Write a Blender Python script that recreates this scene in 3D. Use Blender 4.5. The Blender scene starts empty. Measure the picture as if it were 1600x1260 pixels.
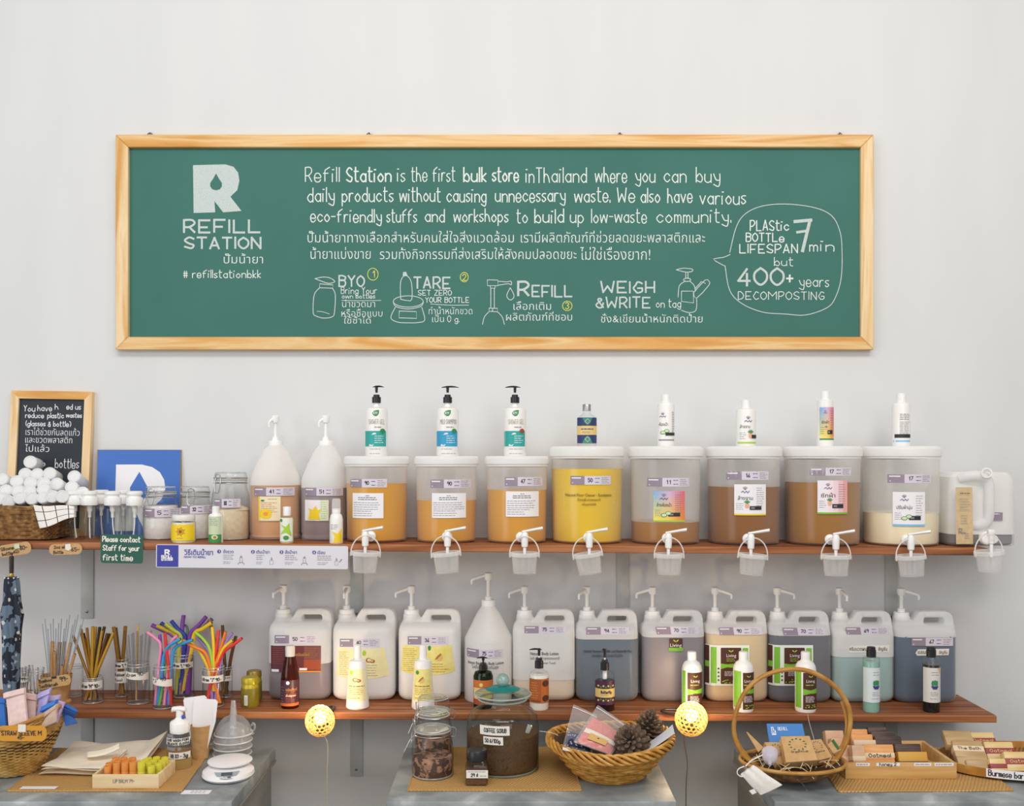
import bpy, bmesh, math, random
from mathutils import Vector, Matrix, Euler
from math import sin, cos, pi, radians, sqrt, ceil
random.seed(7)
SC = bpy.context.scene
COL = SC.collection
# ------------------------------------------------------------------ camera, world, lights, exposure
F, H, CD, HY = 1550.0, 1.67, 3.165, 712.0       # focal length in pixels, eye height, distance to the wall, horizon row
cam = bpy.data.cameras.new('camera'); camo = bpy.data.objects.new('camera', cam); COL.objects.link(camo)
cam.sensor_width = 36; cam.lens = 36 * F / 1600; cam.shift_y = (HY - 630) / 1600
camo.location = (0, -CD, H); camo.rotation_euler = (pi / 2, 0, 0); cam.clip_start = .05
SC.camera = camo
wd = bpy.data.worlds.new('world'); SC.world = wd; wd.use_nodes = True
wd.node_tree.nodes['Background'].inputs[0].default_value = (1.0, .975, .945, 1)
wd.node_tree.nodes['Background'].inputs[1].default_value = .43
SC.view_settings.view_transform = 'Standard'; SC.view_settings.look = 'None'
SC.view_settings.exposure = 0.0; SC.view_settings.gamma = 1.0; SC.view_settings.use_curve_mapping = False
SC.cycles.transparent_max_bounces = 24; SC.cycles.max_bounces = 8
SC.cycles.sample_clamp_indirect = 6.0; SC.cycles.diffuse_bounces = 6; SC.cycles.transmission_bounces = 8; SC.cycles.blur_glossy = .5
SC.cycles.caustics_reflective = False; SC.cycles.caustics_refractive = False
def area(name, loc, target, sx, sy, power, col):
    l = bpy.data.lights.new(name, 'AREA'); l.shape = 'RECTANGLE'; l.size = sx; l.size_y = sy; l.energy = power; l.color = col
    o = bpy.data.objects.new(name, l); COL.objects.link(o); o.location = loc
    o.rotation_euler = (Vector(target) - Vector(loc)).to_track_quat('-Z', 'Y').to_euler(); return o
area('ceiling_lamp_light', (-.9, -1.9, 3.6), (0, 0, 1.3), 1.0, .7, 6, (1, .965, .92))
area('ceiling_lamp_light', (1.5, -2.2, 3.5), (.6, 0, 1.2), .6, .6, 12, (1, .93, .84))
area('shopfront_window_light', (1.0, -5.0, 3.0), (0, 0, 1.1), 3.2, 1.6, 44, (1, .985, .965))
area('ceiling_panel_light', (0, -3.5, 4.5), (0, -.5, .9), 3.0, .8, 62, (1, .975, .94))
area('window_light', (-3.6, -3.6, 2.0), (0, 0, 1.3), 2.2, 2.4, 50, (.90, .95, 1.0))

# ------------------------------------------------------------------ materials
MATS = {}
def lin(c):
    if isinstance(c, str): c = tuple(int(c[i:i + 2], 16) for i in (0, 2, 4))
    return tuple((x / 255 / 12.92) if x / 255 <= .04045 else ((x / 255 + .055) / 1.055) ** 2.4 for x in c) + (1,)
def nmat(name):
    m = bpy.data.materials.new(name); m.use_nodes = True; nt = m.node_tree
    return m, nt, nt.nodes, nt.links, nt.nodes['Principled BSDF']
def M(c, rough=.5, metal=0, name=None, spec=.5):
    k = (c, rough, metal, spec)
    if k not in MATS:
        m, nt, N, L, b = nmat(name or 'paint_' + str(c)); b.inputs['Base Color'].default_value = lin(c)
        b.inputs['Roughness'].default_value = rough; b.inputs['Metallic'].default_value = metal; b.inputs['Specular IOR Level'].default_value = spec
        MATS[k] = m
    return MATS[k]
def noisy(name, cols, scale=(1, 1, 1), nscale=8, detail=5, rough=.6, bump=0, metal=0, coords='Object', stops=None, spec=.4, dist=0):
    m, nt, N, L, b = nmat(name)
    tc = N.new('ShaderNodeTexCoord'); mp = N.new('ShaderNodeMapping'); mp.inputs['Scale'].default_value = scale
    no = N.new('ShaderNodeTexNoise'); no.inputs['Scale'].default_value = nscale; no.inputs['Detail'].default_value = detail; no.inputs['Distortion'].default_value = dist
    cr = N.new('ShaderNodeValToRGB'); L.new(tc.outputs[coords], mp.inputs[0]); L.new(mp.outputs[0], no.inputs[0]); L.new(no.outputs[0], cr.inputs[0])
    el = cr.color_ramp.elements; n = len(cols); stops = stops or [.3 + .4 * i / (n - 1) for i in range(n)]
    while len(el) < n: el.new(.5)
    for i, c in enumerate(cols): el[i].position = stops[i]; el[i].color = lin(c)
    L.new(cr.outputs[0], b.inputs['Base Color']); b.inputs['Roughness'].default_value = rough; b.inputs['Metallic'].default_value = metal
    b.inputs['Specular IOR Level'].default_value = spec
    if bump:
        bp = N.new('ShaderNodeBump'); bp.inputs['Strength'].default_value = bump; bp.inputs['Distance'].default_value = .004
        L.new(no.outputs[0], bp.inputs['Height']); L.new(bp.outputs[0], b.inputs['Normal'])
    return m
def sheen(nt, lo, hi, p=4):
    N, L = nt.nodes, nt.links
    lw = N.new('ShaderNodeLayerWeight'); lw.inputs[0].default_value = .5
    pw = N.new('ShaderNodeMath'); pw.operation = 'POWER'; pw.inputs[1].default_value = p; L.new(lw.outputs['Facing'], pw.inputs[0])
    mr = N.new('ShaderNodeMapRange'); mr.inputs['To Min'].default_value = lo; mr.inputs['To Max'].default_value = hi; L.new(pw.outputs[0], mr.inputs['Value']); return mr.outputs[0]
def frost(name, c, alpha, trans=.4, rough=.35, gloss=.12):
    """milky plastic skin: part see-through, part diffuse and translucent, a soft sheen"""
    m, nt, N, L, b = nmat(name); N.remove(b); out = N['Material Output']
    d = N.new('ShaderNodeBsdfDiffuse'); t = N.new('ShaderNodeBsdfTranslucent'); tr = N.new('ShaderNodeBsdfTransparent'); g = N.new('ShaderNodeBsdfGlossy')
    d.inputs[0].default_value = lin(c); t.inputs[0].default_value = lin(c); g.inputs['Roughness'].default_value = rough
    m1 = N.new('ShaderNodeMixShader'); m1.inputs[0].default_value = trans; L.new(d.outputs[0], m1.inputs[1]); L.new(t.outputs[0], m1.inputs[2])
    lw = N.new('ShaderNodeLayerWeight'); lw.inputs[0].default_value = .35
    mr = N.new('ShaderNodeMapRange'); mr.inputs['To Min'].default_value = alpha; mr.inputs['To Max'].default_value = min(1, alpha + .34); L.new(lw.outputs['Facing'], mr.inputs['Value'])
    m2 = N.new('ShaderNodeMixShader'); L.new(mr.outputs[0], m2.inputs[0]); L.new(tr.outputs[0], m2.inputs[1]); L.new(m1.outputs[0], m2.inputs[2])
    m3 = N.new('ShaderNodeMixShader'); L.new(sheen(nt, gloss * .2, gloss * 1.5), m3.inputs[0]); L.new(m2.outputs[0], m3.inputs[1]); L.new(g.outputs[0], m3.inputs[2])
    L.new(m3.outputs[0], out.inputs[0]); return m
def glass(name, c=(255, 255, 255), edge=.16, ec=(150, 158, 158)):
    """thin clear wall: clear face-on, grey and shiny at the rims"""
    m, nt, N, L, b = nmat(name); N.remove(b); out = N['Material Output']
    tr = N.new('ShaderNodeBsdfTransparent'); tr.inputs[0].default_value = lin(c); d = N.new('ShaderNodeBsdfTransparent'); d.inputs[0].default_value = lin(ec)
    g = N.new('ShaderNodeBsdfGlossy'); g.inputs['Roughness'].default_value = .06
    m1 = N.new('ShaderNodeMixShader'); L.new(sheen(nt, 0, min(1, edge * 3), 3), m1.inputs[0]); L.new(tr.outputs[0], m1.inputs[1]); L.new(d.outputs[0], m1.inputs[2])
    m2 = N.new('ShaderNodeMixShader'); L.new(sheen(nt, .03, .5), m2.inputs[0]); L.new(m1.outputs[0], m2.inputs[1]); L.new(g.outputs[0], m2.inputs[2])
    L.new(m2.outputs[0], out.inputs[0]); return m
def liquid(name, c, tr=.08):
    m, nt, N, L, b = nmat(name); out = N['Material Output']
    b.inputs['Base Color'].default_value = lin(c); b.inputs['Roughness'].default_value = .3; b.inputs['Specular IOR Level'].default_value = .2
    t = N.new('ShaderNodeBsdfTranslucent'); t.inputs[0].default_value = lin(c)
    mx = N.new('ShaderNodeMixShader'); mx.inputs[0].default_value = tr; L.new(b.outputs[0], mx.inputs[1]); L.new(t.outputs[0], mx.inputs[2]); L.new(mx.outputs[0], out.inputs[0]); return m
def emit(name, c, s):
    m, nt, N, L, b = nmat(name); b.inputs['Emission Color'].default_value = lin(c); b.inputs['Emission Strength'].default_value = s; return m

WALL = noisy('white_wall_paint', ['d8d9da', 'dddede'], (1, 1, .25), 5, 6, .85, .04)
FLOORM = noisy('grey_concrete', ['8f8c87', 'a39f98'], (1, 1, 1), 3, 6, .6)
SHELFW = noisy('red_brown_timber', ['6b3d24', '955933', 'b77c50'], (.35, 9, 9), 5, 7, .55, .12, dist=.6)
PINEH = noisy('varnished_pine_rail', ['c98a3c', 'dda55a', 'e8c48d', 'd39a4c'], (.5, 6, 7), 2.6, 6, .45, .05, stops=[.3, .45, .56, .7], dist=1.2)
PINEV = noisy('varnished_pine_stile', ['d39a4c', 'e6c18a', 'efd4a8', 'd9a456'], (7, 6, .5), 2.6, 6, .45, .05, stops=[.3, .42, .56, .7], dist=1.2)
PALEW = noisy('pale_pine', ['d8b887', 'e3c99c', 'ecd8b2'], (1, 12, 12), 4, 5, .6, .05)
TRAYW = noisy('honey_pine', ['bf9053', 'd3aa6c', 'dcb880'], (1, 12, 12), 4, 5, .55, .05)
GREEN = noisy('green_board', ['3a6d63', '40766c'], (1, 1, 1), 3, 6, .75, 0, stops=[.2, .8])
SLATE = noisy('black_board', ['2a2f36', '343a42'], (1, 1, 1), 6, 5, .7)
def chalkmat(name, c, back):
    m = noisy(name, [back, c, c], (1, 1, 1), 420, 2, .9, 0, stops=[.22, .46, 1]); return m
CHALK = chalkmat('white_chalk', 'e3e9e6', '6f978b'); CHALKY = chalkmat('yellow_chalk', 'dbd95f', '6f9568'); CHALKF = chalkmat('rubbed_chalk', 'c9d2d0', '7c9c94')
CHALKW = chalkmat('chalk_on_slate', 'e6e8ea', '7a7f86')
GALV = noisy('galvanised_steel', ['757b7d', '8b9193', 'a2a7a8', 'd6d8d7'], (1, 1, 1), 9, 8, .42, .03, .15, stops=[.3, .48, .6, .78], dist=.4)
GALVD = noisy('galvanised_side', ['80827f', '949591'], (1, 1, 3), 6, 6, .45, .02, .15)
BRKT = noisy('zinc_bracket', ['b3b6b4', 'c3c5c2'], (1, 1, 1), 14, 5, .5, 0, .0)
MESHN = {}
SEAGRASS = None
def weave(name, ca, cb, cc, sx, sy, bump=.6, axis=(0, 1)):
    """flat plaited fibre: two crossed wave bands"""
    m, nt, N, L, b = nmat(name); tc = N.new('ShaderNodeTexCoord'); mp = N.new('ShaderNodeMapping'); L.new(tc.outputs['Object'], mp.inputs[0])
    mp.inputs['Rotation'].default_value = (0, 0, .5)
    w1 = N.new('ShaderNodeTexWave'); w1.bands_direction = 'X'; w1.inputs['Scale'].default_value = sx; w1.inputs['Distortion'].default_value = 1.5; w1.inputs['Detail'].default_value = 2
    w2 = N.new('ShaderNodeTexWave'); w2.bands_direction = 'Y'; w2.inputs['Scale'].default_value = sy; w2.inputs['Distortion'].default_value = 1.2; w2.inputs['Detail Scale'].default_value = 3
    L.new(mp.outputs[0], w1.inputs[0]); L.new(tc.outputs['Object'], w2.inputs[0])
    mu = N.new('ShaderNodeMath'); mu.operation = 'MULTIPLY'; L.new(w1.outputs['Fac'], mu.inputs[0]); L.new(w2.outputs['Fac'], mu.inputs[1])
    cr = N.new('ShaderNodeValToRGB'); el = cr.color_ramp.elements; el.new(.4); el[0].color = lin(ca); el[1].color = lin(cb); el[2].color = lin(cc); el[2].position = .9
    L.new(mu.outputs[0], cr.inputs[0]); L.new(cr.outputs[0], b.inputs['Base Color']); b.inputs['Roughness'].default_value = .8
    bp = N.new('ShaderNodeBump'); bp.inputs['Strength'].default_value = bump; bp.inputs['Distance'].default_value = .004; L.new(mu.outputs[0], bp.inputs['Height']); L.new(bp.outputs[0], b.inputs['Normal'])
    return m
SEAGRASS = weave('plaited_seagrass', 'b58748', 'd0a363', 'e2bd80', 38, 55)
WICKER = noisy('brown_wicker', ['5d3f22', '8a6338', 'b08a58'], (1, 1, 1), 60, 4, .55)
WICKERY = noisy('honey_wicker', ['a8702a', 'c8913f', 'dcae62'], (1, 1, 1), 40, 4, .45)
BAMBOOB = noisy('split_bamboo', ['a07838', 'bf964f', 'd4b06c'], (1, 1, 1), 40, 4, .55)
DARKIN = M('4a331d', .9, name='dark_weave_backing')  # dark brown backing inside the baskets, keeps the weave opaque
RATTAN = noisy('rattan_cane', ['9c6a2c', 'b9843c', 'caa05c'], (1, 1, 1), 18, 4, .4)
WHITEP = M('f4f3f1', .35, name='white_plastic'); WHITEG = M('f0efee', .25, name='white_gloss_plastic'); BLACKP = M('1c1d20', .35, name='black_plastic')
MILK = frost('milky_clear_plastic', 'fdfbf9', .27, .1, .2); LIDM = frost('milky_lid_plastic', 'fdfcfb', .7, .12, .3)
WETM = frost('wetted_can_plastic', 'f4f4f4', .10, .25, .4, .08); LIPG = frost('thick_glass_lip', 'e6eceb', .36, .3, .08, .3); CANM = frost('milky_can_plastic', 'fdfdfc', .66, .12, .4, .08); JUGM = frost('milky_jug_plastic', 'fdfcfa', .60, .12, .4, .08)
BUCKM = frost('milky_cup_plastic', 'fbfbfb', .09, .2, .2); SILIC = frost('milky_white_bottle', 'ffffff', .92, .25, .3)
HANDM = frost('milky_handle_plastic', 'fbfaf8', .7, .4, .3)
GLASS = glass('clear_glass'); GLASSC = glass('clear_pet', (252, 254, 253), .13, (175, 183, 183)); GLASSG = glass('green_tint_glass', (241, 249, 246), .16, (150, 190, 180)); BAGM = frost('clear_bag_film', 'eef0f2', .14, .3, .15, .12)
STEEL = M('b9bbbd', .3, .9, 'steel_wire'); STEELD = M('85888b', .3, .9, 'dark_steel')
PURP = M('968798', .55, name='mauve_print'); LILAC = M('d8d0dc', .55, name='lilac_paper'); PAPER = M('efedf0', .6, name='white_paper'); INK = M('33333b', .7, name='ink'); INKG = M('8d8a92', .7, name='grey_print'); INKB = M('3b3a86', .6, name='blue_ink')
KRAFT = noisy('kraft_card', ['c39a66', 'cfa877'], (1, 1, 1), 60, 3, .8); KRAFTD = noisy('kraft_cup_card', ['c39763', 'd2a976'], (1, 1, 1), 50, 3, .8)
CREAMP = M('f0e3bd', .6, name='cream_paper'); TAPE = M('ebe6dc', .6, name='masking_tape')
CLOTH = noisy('cream_calico', ['f5e9d1', 'faf1df'], (1, 1, 1), 130, 3, .9, .1)

# ------------------------------------------------------------------ mesh builder
class MB:
    def __init__(s): s.v = []; s.f = []; s.mi = []; s.ms = []
    def add(s, vs, fs, mat):
        o = len(s.v); s.v += [tuple(v) for v in vs]
        if mat not in s.ms: s.ms.append(mat)
        k = s.ms.index(mat)
        for f in fs: s.f.append([i + o for i in f]); s.mi.append(k)
        return s
    def xf(s, mat4, i0=0):
        for i in range(i0, len(s.v)): s.v[i] = tuple(mat4 @ Vector(s.v[i]))
        return s
    def box(s, c, d, mat, bev=0, rot=None, seg=2):
        bm = bmesh.new(); bmesh.ops.create_cube(bm, size=1); bmesh.ops.scale(bm, vec=Vector(d), verts=bm.verts)
        if bev: bmesh.ops.bevel(bm, geom=bm.edges[:], offset=bev, segments=seg, profile=.5, affect='EDGES', clamp_overlap=True)
        R = Matrix.Translation(c) @ (Euler(rot).to_matrix().to_4x4() if rot else Matrix())
        bm.verts.index_update(); s.add([R @ v.co for v in bm.verts], [[v.index for v in f.verts] for f in bm.faces], mat); bm.free(); return s
    def loft(s, loops, mat, caps=True, closed=True):
        n = len(loops[0]); vs = [p for l in loops for p in l]; fs = []
        for i in range(len(loops) - 1):
            for j in range(n if closed else n - 1):
                a = i * n + j; b = i * n + (j + 1) % n; fs.append([a, b, b + n, a + n])
        if caps: fs += [list(range(n))[::-1], [(len(loops) - 1) * n + j for j in range(n)]]
        return s.add(vs, fs, mat)
    def lathe(s, prof, mat, seg=28, at=(0, 0, 0), caps=True, sy=1, wob=None):
        L = []
        for r, z in prof:
            r = max(r, 1e-5); L.append([(at[0] + r * cos(2 * pi * j / seg) * (1 + (wob(j / seg, z) if wob else 0)), at[1] + sy * r * sin(2 * pi * j / seg) * (1 + (wob(j / seg, z) if wob else 0)), at[2] + z) for j in range(seg)])
        return s.loft(L, mat, caps)
    def tube(s, pts, r, mat, seg=8, closed=False, caps=True, smooth=0):
        P = [Vector(p) for p in pts]
        if smooth: P = cat(P, smooth, closed)
        n = len(P); loops = []; up = None
        for i in range(n):
            a = P[(i - 1) % n] if (closed or i) else P[0]; b = P[(i + 1) % n] if (closed or i < n - 1) else P[-1]
            t = (b - a); t = t.normalized() if t.length > 1e-9 else Vector((0, 0, 1))
            if up is None: up = t.orthogonal().normalized()
            up = (up - t * up.dot(t)); up = up.normalized() if up.length > 1e-6 else t.orthogonal().normalized()
            w = t.cross(up); rr = r(i / (n - 1)) if callable(r) else r
            loops.append([P[i] + rr * (cos(2 * pi * j / seg) * up + sin(2 * pi * j / seg) * w) for j in range(seg)])
        if closed: loops.append(loops[0])
        return s.loft(loops, mat, caps and not closed)
    def grid(s, fn, nu, nv, mat, thick=0, pick=None):
        vs = [fn(i / nu, j / nv) for j in range(nv + 1) for i in range(nu + 1)]
        for j in range(nv):
            for i in range(nu):
                pass
        groups = {}
        for j in range(nv):
            for i in range(nu):
                m = pick(i, j) if pick else mat; a = j * (nu + 1) + i; groups.setdefault(m, []).append([a, a + 1, a + nu + 2, a + nu + 1])
        o = len(s.v); s.v += [tuple(v) for v in vs]
        for m, fs in groups.items():
            if m not in s.ms: s.ms.append(m)
            for f in fs: s.f.append([k + o for k in f]); s.mi.append(s.ms.index(m))
        return s
    def prism(s, poly, y0, y1, mat):
        n = len(poly); vs = [(x, y0, z) for x, z in poly] + [(x, y1, z) for x, z in poly]
        return s.add(vs, [list(range(n)), list(range(n, 2 * n))[::-1]] + [[i, n + i, n + (i + 1) % n, (i + 1) % n] for i in range(n)], mat)
    def ball(s, c, r, mat, seg=14, rings=8, sc=(1, 1, 1)):
        return s.loft([[(c[0] + sc[0] * r * max(sin(pi * i / rings), 1e-4) * cos(2 * pi * j / seg), c[1] + sc[1] * r * max(sin(pi * i / rings), 1e-4) * sin(2 * pi * j / seg), c[2] - sc[2] * r * cos(pi * i / rings)) for j in range(seg)] for i in range(rings + 1)], mat, False)
def cat(P, k, closed=False):
    n = len(P); out = []
    for i in range(n if closed else n - 1):
        g = (lambda q: P[q % n]) if closed else (lambda q: P[min(max(q, 0), n - 1)])
        a, b, c, d = g(i - 1), g(i), g(i + 1), g(i + 2)
        for j in range(k):
            t = j / k; out.append(.5 * ((2 * b) + (c - a) * t + (2 * a - 5 * b + 4 * c - d) * t * t + (3 * b - a - 3 * c + d) * t ** 3))
    if not closed: out.append(P[-1])
    return out
def rrect(x0, z0, x1, z1, r, n=5):
    p = []
    for cx, cz, a in ((x1 - r, z1 - r, 0), (x0 + r, z1 - r, 90), (x0 + r, z0 + r, 180), (x1 - r, z0 + r, 270)):
        p += [(cx + r * cos(radians(a + 90 * i / n)), cz + r * sin(radians(a + 90 * i / n))) for i in range(n + 1)]
    return p
def mk(name, mb, parent=None, loc=None, rot=None, ang=38):
    me = bpy.data.meshes.new(name); me.from_pydata(mb.v, [], mb.f)
    for m in mb.ms: me.materials.append(m)
    me.polygons.foreach_set('material_index', mb.mi); me.update()
    bm = bmesh.new(); bm.from_mesh(me); bmesh.ops.recalc_face_normals(bm, faces=bm.faces); bm.to_mesh(me); bm.free()
    me.shade_smooth(); me.set_sharp_from_angle(angle=radians(ang))
    return mko(name, me, parent, loc, rot)
def mko(name, me, parent=None, loc=None, rot=None):
    o = bpy.data.objects.new(name, me); COL.objects.link(o)
    if parent: o.parent = parent
    if loc: o.location = loc
    if rot: o.rotation_euler = rot
    return o
def tag(o, label, category, group=None):
    o['label'] = label; o['category'] = category
    if group: o['group'] = group
    return o
def thing(name, label, category, loc=(0, 0, 0), group=None, rot=None):
    o = bpy.data.objects.new(name, None); COL.objects.link(o); o.location = loc; o.empty_display_size = .02
    if rot: o.rotation_euler = rot
    return tag(o, label, category, group)
def kids(o): return [c for c in COL.objects if c.parent == o]
def dup(root, loc, label, rot=None, group=None):
    def cp(o, par):
        c = o.copy(); COL.objects.link(c); c.parent = par
        for k in KID.get(o.name, []): cp(k, c)
        return c
    KID = {}
    for q in COL.objects:
        if q.parent: KID.setdefault(q.parent.name, []).append(q)
    r = cp(root, None); r.location = loc; r['label'] = label
    if rot: r.rotation_euler = rot
    if group: r['group'] = group
    return r
def struct(name, mb): o = mk(name, mb); o['kind'] = 'structure'; return o
def W(px, py, D): return Vector(((px - 800) * D / F, D - CD, H - (py - HY) * D / F))
def zU(X): return 1.407 - .00645 * X          # top of the upper shelf
def zL(X): return .9155 - .0050 * X           # top of the lower shelf
ZT = .805                                      # table tops
def DT(py): return (H - ZT) * F / (py - HY)    # depth of a table-top point from its row
class P:
    """a thing placed by its centre column and its distance from the wall; profiles are read in photograph pixels"""
    def __init__(s, name, label, category, px, y, z, group=None, rot=None):
        s.D = CD + y; s.px = px; X = (px - 800) * s.D / F
        if z == 'U': z = zU(X)
        if z == 'L': z = zL(X)
        s.loc = Vector((X, y, z)); s.o = thing(name, label, category, s.loc, group, rot); s.k = s.D / F
    def z(s, py): return 0 if py is None else max(0, H - (py - HY) * s.k - s.loc.z)
    def prof(s, pr): return [(h * s.k, s.z(p)) for h, p in pr]
    def lathe(s, name, mat, pr, parent=None, seg=28, sy=1, caps=True, dx=0):
        return mk(name, MB().lathe(s.prof(pr), mat, seg, (dx * s.k, 0, 0), caps, sy), parent or s.o)
    def part(s, name, mb, parent=None): return mk(name, mb, parent or s.o)
# ------------------------------------------------------------------ lettering
HF = {}
for ln in '''A 02 29 42|14 34
B 09 02|~09 29 48 36 06|~06 36 44 32 02
C ~48 29 17 05 13 22 43
D 09 02|~09 29 46 33 02
E 49 09 02 42|05 35
F 49 09 02|05 35
G ~48 29 17 05 13 22 43 45|45 25
H 09 02|49 42|05 45
I 09 02
J 39 33|~33 12 03
K 09 02|49 05 42
L 09 02 42
M 02 09 35 69 62
N 02 09 42 49
O ~29 07 04 22 44 47 29
P 02 09|~09 39 47 25 05
R 02 09|~09 39 47 25 05|25 42
S ~48 29 07 25 44 32 03
T 09 49|29 22
U ~09 04 22 44 49
V 09 22 49
W 09 12 36 52 69
X 09 42|49 02
Y 09 26 49|26 22
Z 09 49 02 42
a ~45 26 04 22 43|46 42
b 09 02|~04 26 44 32 03
c ~45 26 04 22 43
d 49 42|~45 26 04 22 43
e ~04 44 36 16 04 12 32 43
f ~49 28 17 12|06 36
g ~45 26 04 22 43|~46 42 30 01
h 09 02|~04 16 35 42
i 06 02|08 18
j ~26 21 10 00|28 29
k 09 02|36 04 32
l 09 02
m 06 02|~05 16 25 22|~25 36 45 42
n 06 02|~05 26 45 42
o ~26 04 22 44 26
p 06 00|~05 26 44 22 03
q ~45 26 04 22 43|46 40
r 06 02|~04 16 36
s ~36 16 05 24 33 12 03
t ~19 13 22 32|07 37
u ~06 03 22 43|46 42
v 06 22 46
w 06 12 36 52 66
x 06 42|46 02
y ~06 14 23 43|~46 42 30 01
z 06 46 02 42
0 ~29 07 04 22 44 47 29
1 17 29 22
2 ~07 29 47 35 02|02 42
3 ~08 29 47 26 44 22 03
4 39 04 44|37 32
5 49 09 06|~06 36 44 22 03
6 ~39 15 03 22 43 25 04
7 09 49 12
8 ~26 08 29 48 26 03 22 43 26
9 ~47 29 08 06 26 47|48 32
. 02 03
, 03 01
! 19 14|12 13
- 05 35
+ 05 45|27 23
# 18 12|38 32|06 46|04 44
" 19 17|39 37
' 19 17
& ~42 17 28 37 04 12 32 45
( ~29 17 14 22
) ~09 27 24 12
/ 02 49
$ ~47 27 05 44 23 03|29 12'''.split('\n'):
    HF[ln[0]] = [(st[0] == '~', [(int(q[0]), int(q[1]) - 2) for q in st.lstrip('~').split()]) for st in ln[2:].split('|')]
def hand_strokes(s, h):
    """single-stroke handwriting: polylines with cap height h, and the run's width"""
    x = 0; out = []; u = h / 7
    for ch in s:
        if ch == ' ': x += 3.4; continue
        g = HF.get(ch)
        if not g: continue
        mx = max(p[0] for _, st in g for p in st); jy = random.uniform(-.2, .2)
        for cv, st in g:
            pts = [Vector((x + a, b + jy)) for a, b in st]
            if cv: pts = cat(pts, 4)
            if cv: out.append([(p.x * u, p.y * u) for p in pts])
            else: out += [[(p.x * u, p.y * u), (q.x * u, q.y * u)] for p, q in zip(pts, pts[1:])]
        x += mx + 1.7
    return out, max(x - 1.7, 1) * u
TXT = {}
def font_mesh(s, off=0):
    if (s, off) not in TXT:
        for o_, r in ((off, 2), (off, 3), (off, 1), (off + .001, 2), (off + .002, 2), (0, 3), (.004, 3)):     # until every outline fills cleanly
            c = bpy.data.curves.new('t', 'FONT'); c.body = s; c.resolution_u = r; c.offset = o_
            o = bpy.data.objects.new('t', c); me = o.to_mesh()
            TXT[(s, off)] = ([(v.co.x, v.co.y) for v in me.vertices], [list(p.vertices) for p in me.polygons]); ok = len({i for p in me.polygons for i in p.vertices}) == len(me.vertices)
            o.to_mesh_clear(); bpy.data.objects.remove(o); bpy.data.curves.remove(c)
            if ok: break
    return TXT[(s, off)]
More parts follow.
